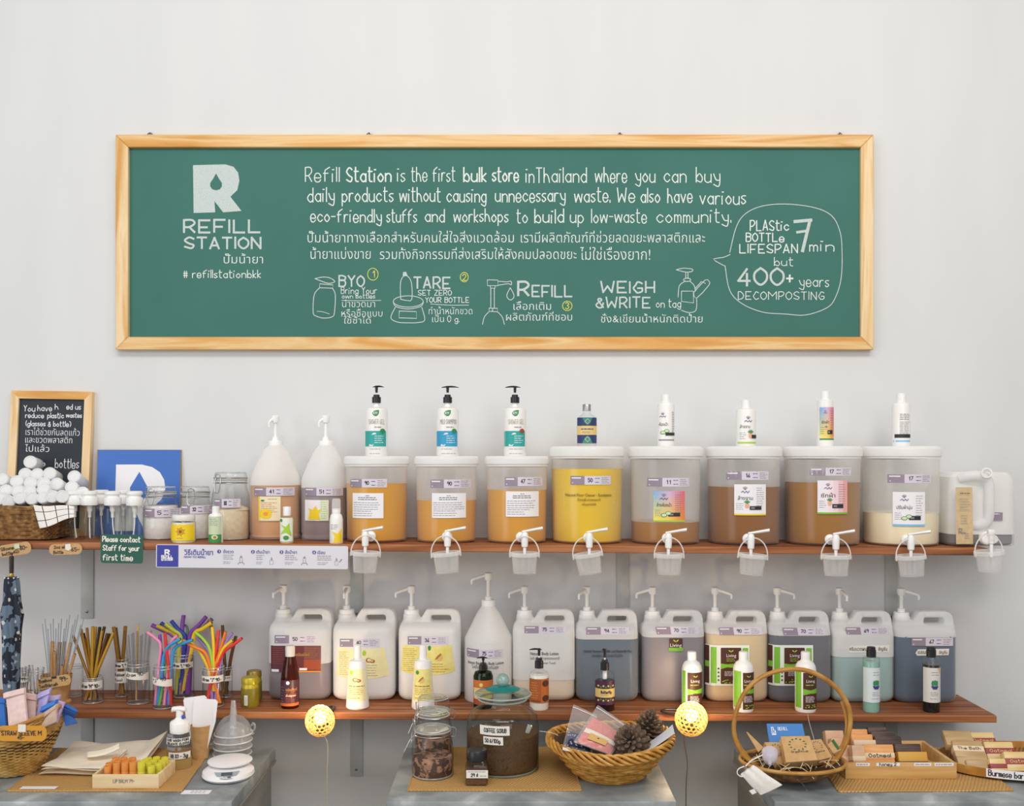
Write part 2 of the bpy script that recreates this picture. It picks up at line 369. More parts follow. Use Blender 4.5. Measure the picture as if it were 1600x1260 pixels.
class Lab:
    """print on a surface, drawn in photograph pixels; fmap(px, py, layer) gives the local point"""
    def __init__(s, fmap, step=6): s.mb = MB(); s.f0 = fmap; s.n = 0; s.step = step; s.f = lambda x, y, ly: fmap(x, y, ly + (s.n % 36) * .02)
    def poly(s, pts, mat, ly=1):
        x0 = min(p[0] for p in pts); x1 = max(p[0] for p in pts); n = min(40, max(1, ceil((x1 - x0) / s.step - .01)))
        def cut(q, xc, sg):
            r = []
            for a, b in zip(q, q[1:] + q[:1]):
                ia, ib = sg * (a[0] - xc) >= 0, sg * (b[0] - xc) >= 0
                if ia: r.append(a)
                if ia != ib: t = (xc - a[0]) / (b[0] - a[0]); r.append((xc, a[1] + (b[1] - a[1]) * t))
            return r
        for i in range(n):
            q = list(pts) if n == 1 else cut(cut(list(pts), x0 + (x1 - x0) * i / n, 1), x0 + (x1 - x0) * (i + 1) / n, -1)
            if len(q) > 2: s.mb.add([s.f(x, y, ly) for x, y in q], [list(range(len(q)))], mat)
        return s
    def rect(s, x0, y0, x1, y1, mat, ly=1, sk=0):
        n = max(1, ceil(abs(x1 - x0) / s.step)); m = max(1, ceil(abs(y1 - y0) / (s.step * 2)))
        s.mb.grid(lambda u, v: s.f(x0 + (x1 - x0) * u + sk * v, y0 + (y1 - y0) * v, ly), n, m, mat); return s
    def rr(s, x0, y0, x1, y1, r, mat, ly=1): return s.poly(rrect(x0, y0, x1, y1, r, 3), mat, ly)
    def disc(s, x, y, rx, mat, ly=2, ry=None, n=16): return s.poly([(x + rx * cos(2 * pi * i / n), y + (ry or rx) * sin(2 * pi * i / n)) for i in range(n)], mat, ly)
    def line(s, pts, w, mat, ly=2, smooth=0, closed=False):
        Q = [Vector(p) for p in pts]; s.n += 1
        if smooth: Q = cat(Q, smooth, closed); Q += [Q[0]] if closed else []
        n = len(Q); A = []; B = []
        for i in range(n):
            t = Q[min(i + 1, n - 1)] - Q[max(i - 1, 0)]
            t = t.normalized() if t.length > 1e-6 else Vector((1, 0)); p = Vector((-t.y, t.x)) * w / 2
            e = (-t * w * .35 if i == 0 else t * w * .35 if i == n - 1 else Vector((0, 0)))
            A.append(Q[i] + p + e); B.append(Q[i] - p + e)
        s.mb.add([s.f(q.x, q.y, ly + .3 * (i % n) / n) for i, q in enumerate(A + B)], [[i, i + 1, n + i + 1, n + i] for i in range(n - 1)], mat); return s
    def ring(s, x, y, rx, ry, w, mat, ly=2): return s.line([(x + rx * cos(a), y + ry * sin(a)) for a in [2 * pi * i / 20 for i in range(21)]], w, mat, ly)
    def hand(s, t, x0, y, h, mat, w=1.5, x1=None, ly=2, rot=0):
        st, wd_ = hand_strokes(t, h); k = (x1 - x0) / wd_ if x1 else 1; c, sn = cos(rot), sin(rot)
        for q in st: s.line([(x0 + a * k * c + b * sn, y - b * c + a * k * sn) for a, b in q], w, mat, ly)
        return s
    def text(s, t, x0, x1, y, h, mat, ly=2, off=0, rot=0):
        """printed lettering from x0 to x1 on baseline y; h is the font size"""
        s.n += 1; vs, fs = font_mesh(t, off)
        if not vs: return s
        a = min(v[0] for v in vs); b = max(v[0] for v in vs); k = (x1 - x0) / max(b - a, 1e-6); c, sn = cos(rot), sin(rot); h = min(h, 1.3 * abs(k))
        for f in fs:      # every facet gets a hair of height so that overlapping outlines never coincide
            e = random.random() * .3; s.mb.add([s.f(x0 + (vs[i][0] - a) * k * c + vs[i][1] * h * sn, y - vs[i][1] * h * c + (vs[i][0] - a) * k * sn, ly + e) for i in f], [list(range(len(f)))], mat)
        return s
    def bars(s, x0, x1, y0, y1, n, mat, w=.9, ly=2, var=.35):
        for i in range(n):
            y = y0 + (y1 - y0) * (i / max(1, n - 1)); xe = x1 - (x1 - x0) * random.random() * var; x = x0
            while x < xe - .5:
                d = min(xe, x + random.uniform(2.5, 7)); s.rect(x, y - w / 2, d, y + w / 2, mat, ly); x = d + .9
        return s
    def done(s, name, parent): return mk(name, s.mb, parent)
OFF = .0005
def flat(p, y, D=None):
    D = D or CD + p.loc.y + y; k = D / F; X, Z = p.loc.x, p.loc.z
    return lambda x, yy, ly: ((x - 800) * k - X, y - OFF * ly, H - (yy - HY) * k - Z)
def cyl(p, R, D=None, cx=0):
    """wrap round a body of radius R (a number or a function of local height)"""
    R0 = R if not callable(R) else R(.03); k = (D or (p.D - R0 * .9 if R0 > .045 else p.D - R0 * .15)) / F; X, Z = p.loc.x, p.loc.z
    def f(x, yy, ly):
        a = (x - 800) * k - X - cx; z = H - (yy - HY) * k - Z; r = (R(z) if callable(R) else R) + OFF * ly
        return (a + cx, -sqrt(max(r * r - a * a, (r * .12) ** 2)), z)
    return f
def price(lab, x0, y0, x1, y1, num, sk=0, dark=False):
    w = x1 - x0; h = y1 - y0; a = x0 + w * .34
    lab.rect(x0, y0, a, y1, PURP, 1, sk); lab.rect(a, y0, x1, y1, LILAC, 1, sk)
    lab.rect(x0 + w * .03, y0 + h * .16, x0 + w * .25, y0 + h * .30, PAPER, 2); lab.disc(x0 + w * .05 + sk * .6, y1 - h * .2, .9, PAPER, 2, n=8)
    lab.hand(num, x0 + w * .43, y0 + h * .68, h * .42, INK, 1.0, x0 + w * .53)
    lab.bars(x0 + w * .60, x0 + w * .72, y0 + h * .28, y0 + h * .72, 2, INKB, .9, var=.1)
    lab.bars(x0 + w * .76, x0 + w * .97, y0 + h * .2, y0 + h * .8, 4, INKG, .7); return lab

# ------------------------------------------------------------------ the setting
struct('wall_back', MB().box((0, .05, 2.0), (8, .1, 4.0), WALL))
struct('floor', MB().box((0, -2.5, -.05), (8, 5.2, .1), FLOORM))

# ------------------------------------------------------------------ wall shelves
def shelf(name, label, zf, x0, x1, braks, zdrop, armz):
    o = thing(name, label, 'shelf', (0, 0, 0)); mb = MB(); n = 24; ys = (-.002, -.265); th = .0205
    L = []
    for i in range(n + 1):
        x = x0 + (x1 - x0) * i / n; z = zf(x); L.append([(x, ys[0], z), (x, ys[1] + .003, z), (x, ys[1], z - .003), (x, ys[1], z - th + .002), (x, ys[1] + .002, z - th), (x, ys[0], z - th)])
    mb.loft(L, SHELFW); mk('board', mb, o)
    for bx in braks:
        z = zf(bx) - th; b = MB(); w = .040; t = .005
        b.box((bx, -.0035, z - zdrop / 2), (w, t, zdrop), BRKT, .0015); b.box((bx, -.118, z - t / 2 - .0005), (w, .232, t), BRKT, .0015)
        br = mk('bracket', b, o); s = MB()
        for q in (.022, zdrop - .022): s.lathe([(.0045, 0), (.0045, .0012), (.002, .0022)], STEELD, 10)
        i0 = 0; n1 = len(s.v) // 2
        for i in range(len(s.v)):
            x, y, zz = s.v[i]; s.v[i] = (bx + x, -.006 - zz, z - (.022 if i < n1 else zdrop - .022) + y)
        mk('screw', s, br)
    return o
bx4 = [(136 - 800) * 3.16 / F, (557 - 800) * 3.16 / F, (973 - 800) * 3.16 / F, (1393 - 800) * 3.16 / F]
shelf('wall_shelf', 'upper reddish-brown plank shelf carrying the tall lidded dispensers', zU, -1.75, 1.392, bx4, .245, 0)
shelf('wall_shelf', 'lower reddish-brown plank shelf carrying the row of jerrycans', zL, -1.75, 1.417, bx4, .25, 0)

# ------------------------------------------------------------------ green chalkboard
bd = thing('chalkboard', 'long green chalkboard in a varnished pine frame hung high on the wall', 'chalkboard', W(772, 378, CD))
BX, BZ = bd.location.x, bd.location.z
def bl(px, py, D=3.135): v = W(px, py, D); return v.x - BX, v.z - BZ
(xl, zt), (xr, zb) = bl(180, 210), bl(1365.5, 546.5); fw = .0405
mk('panel', MB().box(((xl + xr) / 2, -.010, (zt + zb) / 2), (xr - xl - .03, .012, zt - zb - .03), GREEN), bd)
def rail(poly, mat): 
    bm = MB().prism(poly, -.030, -.002, mat); o = mk('frame_rail', bm, bd)
    m = o.modifiers.new('b', 'BEVEL'); m.width = .003; m.segments = 2; m.limit_method = 'ANGLE'; return o
rail([(xl, zt), (xr, zt), (xr - fw, zt - fw), (xl + fw, zt - fw)], PINEH); rail([(xl, zb), (xl + fw, zb + fw), (xr - fw, zb + fw), (xr, zb)], PINEH)
rail([(xl, zt), (xl + fw, zt - fw), (xl + fw, zb + fw), (xl, zb)], PINEV); rail([(xr, zt), (xr, zb), (xr - fw, zb + fw), (xr - fw, zt - fw)], PINEV)
for hx in (230, 575, 970, 1316):
    x, z = bl(hx, 210); mk('hanger', MB().tube([(x - .009, -.006, z - .002), (x - .007, -.006, z + .008), (x, -.006, z + .013), (x + .007, -.006, z + .008), (x + .009, -.006, z - .002)], .0016, STEELD, 6, smooth=3).lathe([(.004, 0), (.003, .003)], STEELD, 8, (x, -.006, z + .010)), bd)
def bmap(x, y, ly): a, z = bl(x, y, 3.149); return (a, -.016 - .0004 * ly, z)
C = Lab(bmap, 9999)
c1 = lambda x, y: (170 + x / 3.077, 190 + y / 3.077)
c2 = lambda x, y: (460 + x / 4.344, 240 + y / 4.344)
c3 = lambda x, y: (800 + x / 4.344, 240 + y / 4.344)
c4 = lambda x, y: (1080 + x / 3.406, 190 + y / 3.406)
def hw(cf, t, xa, xb, yb, h, w=1.9, mat=CHALK, h_=None):
    w *= .82
    p = cf(xa, yb); q = cf(xb, yb); C.hand(t, p[0], p[1], h, mat, w, q[0])
def th(cf, t, xa, xb, yb, h, off=-.006, mat=CHALK):
    p = cf(xa, yb); q = cf(xb, yb); C.text(t, p[0], q[0], p[1], h, mat, off=off)
def dr(cf, pts, w=1.3, sm=4, closed=False, mat=CHALKF): C.line([cf(*p) for p in pts], w, mat, smooth=sm, closed=closed)
for t, a, b in (('Refill', 75, 305), ('Station', 355, 655), ('is', 700, 750), ('the', 795, 900), ('first', 940, 1090), ('bulk', 1150, 1300), ('store', 1345, 1520)): hw(c2, t, a, b, 190, 22, 2.8 if t in ('Station', 'store', 'bulk') else 2.0)
for t, a, b in (('in', 95, 148), ('Thailand', 165, 505), ('where', 565, 778), ('you', 838, 970), ('can', 1032, 1180), ('buy', 1250, 1410)): hw(c3, t, a, b, 196, 23, 2.1)
for t, a, b in (('daily', 90, 270), ('products', 325, 670), ('without', 715, 990), ('causing', 1035, 1300), ('unnecessary', 1365, 1837)): hw(c2, t, a, b, 328, 22, 2.2)
for t, a, b, y in (('waste.', 425, 665, 330), ('We', 715, 832, 328), ('also', 875, 1003, 332), ('have', 1057, 1222, 332), ('various', 1275, 1585, 345)): hw(c3, t, a, b, y, 22, 2.2)
for t, a, b in (('eco-friendly', 110, 590), ('stuffs', 628, 830), ('and', 888, 1018), ('workshops', 1082, 1450)): hw(c2, t, a, b, 465, 20, 2.1)
for t, a, b in (('to', 32, 105), ('build', 155, 350), ('up', 397, 485), ('low-waste', 540, 912), ('community.', 982, 1485)): hw(c3, t, a, b, 470, 21, 2.3 if t == 'build' else 2.0)
th(c2, 'ปั๊มน้ำยาทางเลือกสำหรับคนใส่ใจสิ่งแวดล้อม', 90, 1490, 605, 22); th(c3, 'เรามีผลิตภัณฑ์ที่ช่วยลดขยะพลาสติกและ', 60, 1310, 605, 22)
th(c2, 'น้ำยาแบ่งขาย', 110, 518, 716, 22); th(c2, 'รวมทั้งกิจกรรมที่ส่งเสริมให้สังคมปลอดขยะ', 580, 1915, 718, 22); th(c3, 'ไม่ใช่เรื่องยาก!', 462, 938, 722, 24)
hw(c2, 'BYO', 304, 472, 903, 16.5, 3.0, CHALKF); hw(c2, 'Bring Your', 318, 560, 952, 10, 1.2); hw(c2, 'own bottles', 324, 548, 984, 7, 1.1)
dr(c2, [(322, 998), (450, 1000), (588, 998)], 1.1); th(c2, 'นำขวดมา', 325, 548, 1044, 15); th(c2, 'หรือซื้อแบบ', 320, 598, 1108, 15); th(c2, 'ใช้ซ้ำได้', 335, 520, 1155, 14)
hw(c2, 'TARE', 812, 1055, 915, 17, 3.2, CHALKF); hw(c2, 'SET ZERO', 840, 1066, 963, 8, 1.3); hw(c2, 'YOUR BOTTLE', 890, 1184, 1012, 8, 1.3); dr(c2, [(925, 1022), (1050, 1030), (1183, 1030)], 1.1)
th(c2, 'ทำน้ำหนักขวด', 912, 1208, 1092, 15); th(c2, 'เป็น', 935, 1015, 1145, 14); hw(c2, '0 g.', 1040, 1118, 1145, 10, 1.2)
hw(c3, 'R', 42, 112, 962, 21, 4.4, CHALKF); hw(c3, 'EFILL', 138, 405, 972, 17, 3.2, CHALKF); th(c3, 'เลือกเติม', 10, 265, 1062, 17); th(c3, 'ผลิตภัณฑ์ที่ชอบ', -40, 408, 1135, 17)
hw(c3, 'WEIGH', 604, 966, 945, 17, 3.3, CHALKF); hw(c3, '&WRITE', 572, 935, 1046, 16, 3.0, CHALKF); hw(c3, 'on tag', 978, 1145, 1045, 12.5, 1.4); th(c3, 'ชั่ง&เขียนน้ำหนักติดป้าย', 603, 1293, 1148, 17)
for cf, x, y, rx, ry, n in ((c2, 533, 820, 8.2, 9.4, '1'), (c2, 1153, 840, 6.2, 7.4, '2'), (c3, 375, 1035, 7.4, 7.4, '3')):
    p = cf(x, y); C.ring(p[0], p[1], rx, ry, 1.2, CHALKY); C.hand(n, p[0] - 2.6, p[1] + 5, 10, CHALKY, 1.3, p[0] + 2.6)
dr(c2, [(172, 912), (172, 885), (262, 893), (262, 915), (172, 912)], sm=0); dr(c2, [(172, 912), (135, 960), (128, 1080), (150, 1105), (200, 1118), (255, 1110), (272, 1080), (278, 960), (258, 915)])
dr(c2, [(140, 850), (190, 840), (240, 845), (275, 870), (240, 882), (205, 875), (140, 850)]); dr(c2, [(155, 1072), (190, 1075), (238, 1090)], 1)
dr(c2, [(722, 990), (720, 880), (740, 835), (770, 835), (795, 880), (797, 990), (760, 998), (722, 990)], sm=3); C.poly([c2(*p) for p in ((735, 832), (738, 806), (758, 803), (770, 832))], CHALKF, 2)
p = c2(773, 1005); C.ring(p[0], p[1], 23.5, 8.8, 1.3, CHALKF); dr(c2, [(672, 1010), (690, 1040), (770, 1056), (855, 1040), (876, 1010)]); dr(c2, [(685, 1045), (655, 1115), (700, 1145), (770, 1150), (840, 1148), (885, 1130), (865, 1045)]); dr(c2, [(712, 1070), (828, 1074), (830, 1120), (710, 1116), (712, 1070)], sm=0)
dr(c2, [(1310, 858), (1382, 860), (1382, 898), (1310, 898), (1310, 858)], sm=0); dr(c2, [(1382, 868), (1440, 872), (1470, 868), (1472, 892), (1450, 885), (1385, 895)]); dr(c2, [(1328, 898), (1332, 915), (1362, 915), (1364, 898)], sm=0)
for x in (1333, 1357): dr(c2, [(x, 915), (x, 1050)], sm=0)
dr(c2, [(1322, 1050), (1378, 1052), (1378, 1075), (1322, 1072), (1322, 1050)], sm=0); dr(c2, [(1345, 1052), (1345, 1073)], sm=0); dr(c2, [(1320, 1075), (1290, 1110), (1277, 1160)]); dr(c2, [(1378, 1075), (1410, 1110), (1425, 1160)])
dr(c2, [(1465, 912), (1442, 960), (1450, 985), (1468, 995), (1488, 980), (1488, 955), (1465, 912)], sm=3)
dr(c3, [(1115, 790), (1160, 780), (1220, 785), (1222, 800), (1180, 806), (1115, 790)])
for x in (1179, 1194): dr(c3, [(x, 806), (x, 850)], sm=0)
p = c3(1188, 858); C.ring(p[0], p[1], 5.6, 2.6, 1.3, CHALKF); dr(c3, [(1170, 870), (1135, 900), (1127, 975)]); dr(c3, [(1207, 868), (1235, 895), (1245, 935)]); dr(c3, [(1150, 1065), (1200, 1080), (1248, 1065), (1253, 990)])
dr(c3, [(1150, 935), (1230, 935), (1232, 1015), (1150, 1005), (1150, 935)], sm=0); dr(c3, [(1232, 945), (1310, 860), (1336, 868), (1336, 895), (1250, 985), (1232, 945)], sm=2); dr(c3, [(1245, 915), (1285, 870), (1312, 882)], sm=0)
dr(c4, [(205, 697), (240, 560), (290, 490), (380, 450), (510, 440), (660, 460), (750, 505), (792, 590), (802, 690), (798, 830), (770, 930), (725, 990), (610, 1030), (500, 1025), (380, 1015), (270, 970), (205, 900), (180, 770)], 1.3, 5)
dr(c4, [(180, 770), (150, 755), (118, 732), (170, 724), (207, 708)], 1.3, 2)
hw(c4, 'PLAStic', 314, 518, 580, 15.5, 2.2); hw(c4, 'BOTTLe', 292, 493, 640, 13, 2.2); hw(c4, 'LIFESPAN', 258, 565, 700, 13.5, 2.2)
dr(c4, [(550, 533), (638, 525)], 5, 0); dr(c4, [(632, 525), (592, 690)], 5, 0); dr(c4, [(563, 590), (618, 582)], 4, 0)
hw(c4, 'min', 630, 758, 690, 17, 2.0); hw(c4, 'but', 442, 540, 768, 13, 1.5); hw(c4, '400', 250, 488, 872, 26, 4.2, CHALKF); hw(c4, '+', 508, 540, 862, 18, 3.4); hw(c4, 'years', 575, 732, 880, 17, 1.6); hw(c4, 'DECOMPOSTING', 250, 706, 948, 12, 1.5)
C.poly([c1(*p) for p in ((405, 210), (560, 206), (600, 218), (622, 246), (628, 285), (618, 330), (585, 362), (638, 430), (550, 437), (508, 383), (512, 437), (408, 440))], CHALKF, 1)
C.poly([c1(*p) for p in ((516, 250), (530, 275), (544, 296), (544, 312), (534, 326), (516, 331), (498, 326), (488, 312), (488, 296), (502, 275))], GREEN, 2)
hw(c1, 'REFILL', 362, 725, 533, 19, 4.0, CHALKF); hw(c1, 'STATION', 366, 730, 610, 17, 3.8, CHALKF); th(c1, 'ปั๊มน้ำยา', 553, 742, 683, 19); hw(c1, '# refillstationbkk', 360, 730, 752, 12, 1.6)
C.done('chalk_writing', bd)
# ------------------------------------------------------------------ lidded dispensers on the upper shelf
LQ = {k: liquid('liquid_' + k, c) for k, c in dict(amber='e2a11c', amberb='e0a024', amberc='e0a028', yellow='f0c814', brown='ae7424', dark='92590c', olive='a66f16', cream='fbeecb', peach='dfa66e', mauve='a08d90', grey='87868b').items()}
def tap_of(p, R, zc, side=1):
    """tap on the dispenser's foot: flange, pipe, upright body, nozzle and a lever"""
    yv = -(R + .075); t = MB()
    i0 = len(t.v); t.lathe([(.0155, 0), (.0155, .004), (.012, .007), (.0075, .008), (.0075, .075)], WHITEG, 20)
    t.xf(Matrix.Translation((0, -R + .002, zc)) @ Matrix.Rotation(pi / 2, 4, 'X'), i0)
    t.lathe([(.0045, -.042), (.0048, -.024), (.0092, -.021), (.0105, -.004), (.0105, .012), (.009, .017), (.0075, .0205)], WHITEG, 20, (0, yv, zc))
    o = mk('tap', t, p.o); lv = MB()
    n = 10; L = []
    for i in range(n + 1):
        u = i / n; x = side * (-.008 + u * .060); hh = .0035 + .0015 * u; ww = .0065 + .003 * sin(pi * min(1, u * 1.05)); zz = zc + .0215 + .010 * u
        L.append([(x, yv + ww * cos(a), zz + hh * sin(a)) for a in [2 * pi * j / 10 for j in range(10)]])
    lv.loft(L, WHITEG); mk('lever', lv, o); return yv
DISP = [  # centre, lid half width, body half width, lid top, lid bottom, liquid row, liquid, tag words
    (589, 51, 47.5, 713, 728, 755, 'amber', 'amber liquid nearly full, beside the second gallon jug'),
    (697.5, 50.5, 47, 713, 728, 781, 'amberb', 'amber liquid just over half full, second from the left'),
    (807.5, 50.5, 47, 713, 728, 765, 'amberc', 'amber liquid two thirds full, left of the yellow one'),
    (917, 58, 55.5, 698, 716, 732.5, 'yellow', 'bright yellow floor cleaner filled nearly full'),
    (1039.5, 58.5, 54, 698, 716, 814, 'brown', 'shallow brown liquid behind a rainbow coloured label'),
    (1161.5, 58.5, 55.5, 698, 716, 760, 'dark', 'dark brown liquid behind a white pineapple label'),
    (1284.5, 60, 57, 698, 716, 753, 'olive', 'olive brown liquid behind a pink and white pineapple label'),
    (1407, 60, 57, 698, 716, 800, 'cream', 'cream coloured softener under half full')]
WETD = frost('wetted_clear_plastic', 'fbf8f4', .05, .2, .2)
LIDTOP = []; DP = []
for i, (cx, lh, bh, lt, lb, lv, lq, words_) in enumerate(DISP):
    R0 = bh * 3.05 / F; y = -.137 if i < 3 else -(R0 * lh / bh + .012)
    p = P('lidded_dispenser', 'tall clear plastic dispenser of ' + words_, 'dispenser', cx, y, 'U', 'lidded liquid dispensers on the upper shelf'); DP.append(p)
    k = p.k; R = bh * k; zl = p.z(lt); zb_ = p.z(lb)
    zq = p.z(lv); rq = R * .968 + R * .032 * zq / zb_; sh = MB().lathe([(R * .86, 0), (R * .955, .004), (R * .972, .012), (R * .968, .02), (rq, zq)], WETD, 44, caps=False).lathe([(rq, zq), (R, zb_ - .004)], MILK, 44, caps=False); p.part('container', sh)
    zq = p.z(lv); mk('liquid', MB().lathe([(R * .85, .003), (R * .94, .008), (R * .956, .016), (R * .956 + R * .03 * zq / zb_, zq)], LQ[lq], 40), p.o)
    lr = lh * k
    p.part('lid', MB().lathe([(lr * .97, zb_ - .001), (lr * .975, zb_ + .004), (lr, zb_ + .006), (lr, zl - .010), (lr * .975, zl - .003), (lr * .93, zl), (lr * .88, zl - .001), (lr * .3, zl - .001)], LIDM, 44))
    LIDTOP.append((p.loc.z + zl, y)); p.R = R; p.yv = tap_of(p, R * .972, .021)
def dl(i): return Lab(cyl(DP[i], DP[i].R * .99))
for i, (x0, y0, x1, y1, n) in enumerate([(545.4, 748.7, 604.6, 762, '90'), (672.6, 749.5, 735.3, 762.7, '90'), (788.7, 745.7, 848, 759.6, '47'), (891.5, 744, 954.8, 757.6, '50'), (1012, 747, 1077.4, 760.6, '11'), (1136, 736.8, 1201, 750, '16'), (1266.7, 731, 1330.5, 743.4, '17'), (1389.5, 741.5, 1455, 754.7, '17')]):
    price(dl(i), x0, y0, x1, y1, n).done('price_label', DP[i].o)
for i, (x0, y0, x1, y1) in enumerate([(549.7, 770.8, 599.5, 810), (675, 770.8, 727.7, 809.6), (790.4, 768, 842, 807.6)]):
    l = dl(i).rect(x0, y0, x1, y1, PAPER); xm = (x0 + x1) / 2
    l.bars(xm - 3, xm + 3, y0 + 4, y0 + 4, 1, INK, .8, var=0).bars(xm - 15, xm + 15, y0 + 7, y0 + 10, 2, INK, 1, var=.1).bars(x0 + 2, x1 - 2, y0 + 15, y1 - 14, 4, INKG, .8, var=.15).bars(x0 + 2, x1 - 14, y1 - 11, y1 - 4, 3, INKG, .8).done('ingredients_label', DP[i].o)
l = dl(3); l.text('Natural Floor Cleaner - Eucalyptus', 884, 956, 776, 8.5, INK); l.text('น้ำยาถูพื้นจากธรรมชาติ', 902, 938, 783, 7, INK); l.text('กลิ่นยูคาลิปตัส', 909, 931, 790, 7, INK)
l.line([(881.5, 768), (961, 768), (961, 786), (881.5, 786), (881.5, 768)], .35, CREAMP).done('product_label', DP[3].o)
COLR = {k: M(v, .5, name=k + '_print') for k, v in dict(sky='8db7e3', rose='e3a0b8', lemon='f3e36a', orange='ef9a3d', red='dd4f5c', lime='a7cf3f', leaf='3f8f4a', peach='eab08f', black='2a2a2c', aqua='7cc1ea', teal='2aa6a0', blue='2f9ec8', navy='2b3a6b', sea='2f8a86', gold='e6c77c', brown='59302a', green='77bb2f', dgreen='2f6a38', maroon='5e2836', rust='a34a2a', orange2='c46a2c', plum='4a2440', yellow='f4d21f', pinkl='f3d7dd', logo='2d8a4d', tan='a9793f').items()}
def pineapple(l, x, y, s=1):
    l.disc(x, y + 3 * s, 3.6 * s, COLR['peach'], 3, 4.6 * s)
    for a in (-1.0, -.5, 0, .5, 1.0): l.line([(x, y), (x + 5 * s * sin(a), y - 5.5 * s * cos(a))], 1.4 * s, COLR['leaf'], 3)
def cucumber(l, x, y, s=1):
    for a, b in ((0, 0), (-7, 3)):
        l.disc(x + a * s, y + b * s, 5 * s, COLR['leaf'], 3, 3.4 * s); l.disc(x + a * s, y + b * s, 4 * s, COLR['pinkl'] if False else M('cfe3b8', .5), 4, 2.5 * s)
def lily(l, x, y, s=1, mat=INKB):
    for a in (-.9, -.45, 0, .45, .9): l.line([(x, y + 3 * s), (x + 4.4 * s * sin(a), y - 4.4 * s * cos(a) + 2 * s)], .8 * s, PURP, 3)
    l.line([(x - 6 * s, y + 7 * s), (x - 3 * s, y + 5 * s), (x - 1 * s, y + 8 * s), (x + 2 * s, y + 5 * s), (x + 4 * s, y + 8 * s), (x + 6.5 * s, y + 5 * s)], 1.0 * s, mat, 3, 2)
def brandlab(l, x0, y0, x1, y1, title, fruit, base, kind='white'):
    w = x1 - x0; h = y1 - y0
    if kind == 'rainbow':
        n = 12; A = ('8db7e3', 'd8b6d6', 'e36f86'); B = ('f3e36a', 'f0c95a', 'ec8a3d')
        def mixc(a, b, t): return tuple(int(int(a[i:i + 2], 16) * (1 - t) + int(b[i:i + 2], 16) * t) for i in (0, 2, 4))
        for a in range(n):
            for b in range(8):
                u = a / (n - 1); f = (lambda S: mixc(S[0], S[1], u * 2) if u < .5 else mixc(S[1], S[2], u * 2 - 1)); c1_, c2_ = f(A), f(B); t = b / 7
                l.rect(x0 + w * a / n, y0 + h * b / 8, x0 + w * (a + 1) / n, y0 + h * (b + 1) / 8, M('%02x%02x%02x' % tuple(int(c1_[q] * (1 - t) + c2_[q] * t) for q in range(3)), .5, name='rainbow_print'), 1)
    elif kind == 'pink':
        for a in range(6): l.rect(x0 + w * a / 6, y0, x0 + w * (a + 1) / 6, y1, M(('ece8f0', 'f0e6ec', 'f2dde4', 'f1d2d8', 'efc0c4', 'ecaaa8')[a], .5, name='pink_print'), 1)
    else: l.rect(x0, y0, x1, y1, PAPER, 1)
    l.rect(x0, y1 - h * .05, x1, y1, COLR[base], 2)
    lily(l, x0 + w * .32, y0 + h * .12, w / 52); l.text(title, x0 + w * .10, x0 + w * .56, y0 + h * .50, h * .16, INK, 3)
    l.bars(x0 + w * .68, x1 - w * .05, y0 + h * .12, y0 + h * .68, 9, INKG, .7); l.bars(x0 + w * .05, x0 + w * .3, y0 + h * .62, y0 + h * .8, 4, INKG, .6)
    if fruit == 'p': pineapple(l, x0 + w * .38, y0 + h * .62, w / 52)
    else: cucumber(l, x0 + w * .46, y0 + h * .72, w / 52)
    l.rect(x0 + w * .46, y0 + h * .70, x0 + w * .84, y0 + h * .82, COLR['black'], 4); l.rect(x0 + w * .50, y0 + h * .735, x0 + w * .62, y0 + h * .785, INKG, 5); return l
brandlab(dl(4), 1020.8, 767.8, 1069.8, 815.5, 'ล้างห้องน้ำ', 'c', 'lime', 'rainbow').done('product_label', DP[4].o)
brandlab(dl(5), 1147.3, 757, 1196.4, 805.4, 'ล้างจาน', 'p', 'yellow').done('product_label', DP[5].o)
brandlab(dl(6), 1277, 751, 1323.4, 803.4, 'ซักผ้า', 'p', 'green', 'pink').done('product_label', DP[6].o)
brandlab(dl(7), 1396, 769, 1443.8, 822, 'ปรับผ้านุ่ม', 'c', 'aqua').done('product_label', DP[7].o)

# ------------------------------------------------------------------ little measuring buckets hung on the taps
RIMM = frost('milky_rim_plastic', 'fdfdfd', .42, .2, .3)
def bucket(name_label, p, tiltz, tiltx=0):
    r1, r0, h = .0385, .0315, .062; x = p.loc.x; zt_ = p.loc.z + .033
    o = thing('measuring_bucket', name_label, 'bucket', (x, -.338 if p.yv > -1 else 0, 0), 'small buckets hanging from the taps')
    b = MB().lathe([(r0, 0), (r0 + .001, .002), (r1 - .0015, h - .002), (r1 - .0025, h - .004), (r0 - .001, .003), (.0001, .002)], BUCKM, 32, (0, 0, -h), caps=False); mk('cup', b, o); mk('rim', MB().lathe([(r1 - .0012, -.012), (r1 + .0022, -.0115), (r1 + .0026, -.001), (r1 + .001, 0), (r1 - .001, -.001)], RIMM, 32, caps=False), o)
    hd = MB(); n = 16; pts = [(-(r1 + .004) * cos(pi * i / n), 0, -.006 + .052 * sin(pi * i / n)) for i in range(n + 1)]; hd.tube(pts, .0019, HANDM, 6)
    for s_ in (-1, 1): hd.box((s_ * (r1 + .0035), 0, -.009), (.004, .009, .012), HANDM, .001)
    hh = mk('handle', hd, o); hh.rotation_euler = (radians(-tiltx), 0, 0)
    return o
BK = ['under the nearly full amber dispenser at the left end', 'under the half full amber dispenser', 'under the amber dispenser beside the yellow one', 'under the bright yellow dispenser', 'under the dispenser with the rainbow label', 'under the dark brown dispenser', 'under the olive brown dispenser', 'under the cream softener dispenser']
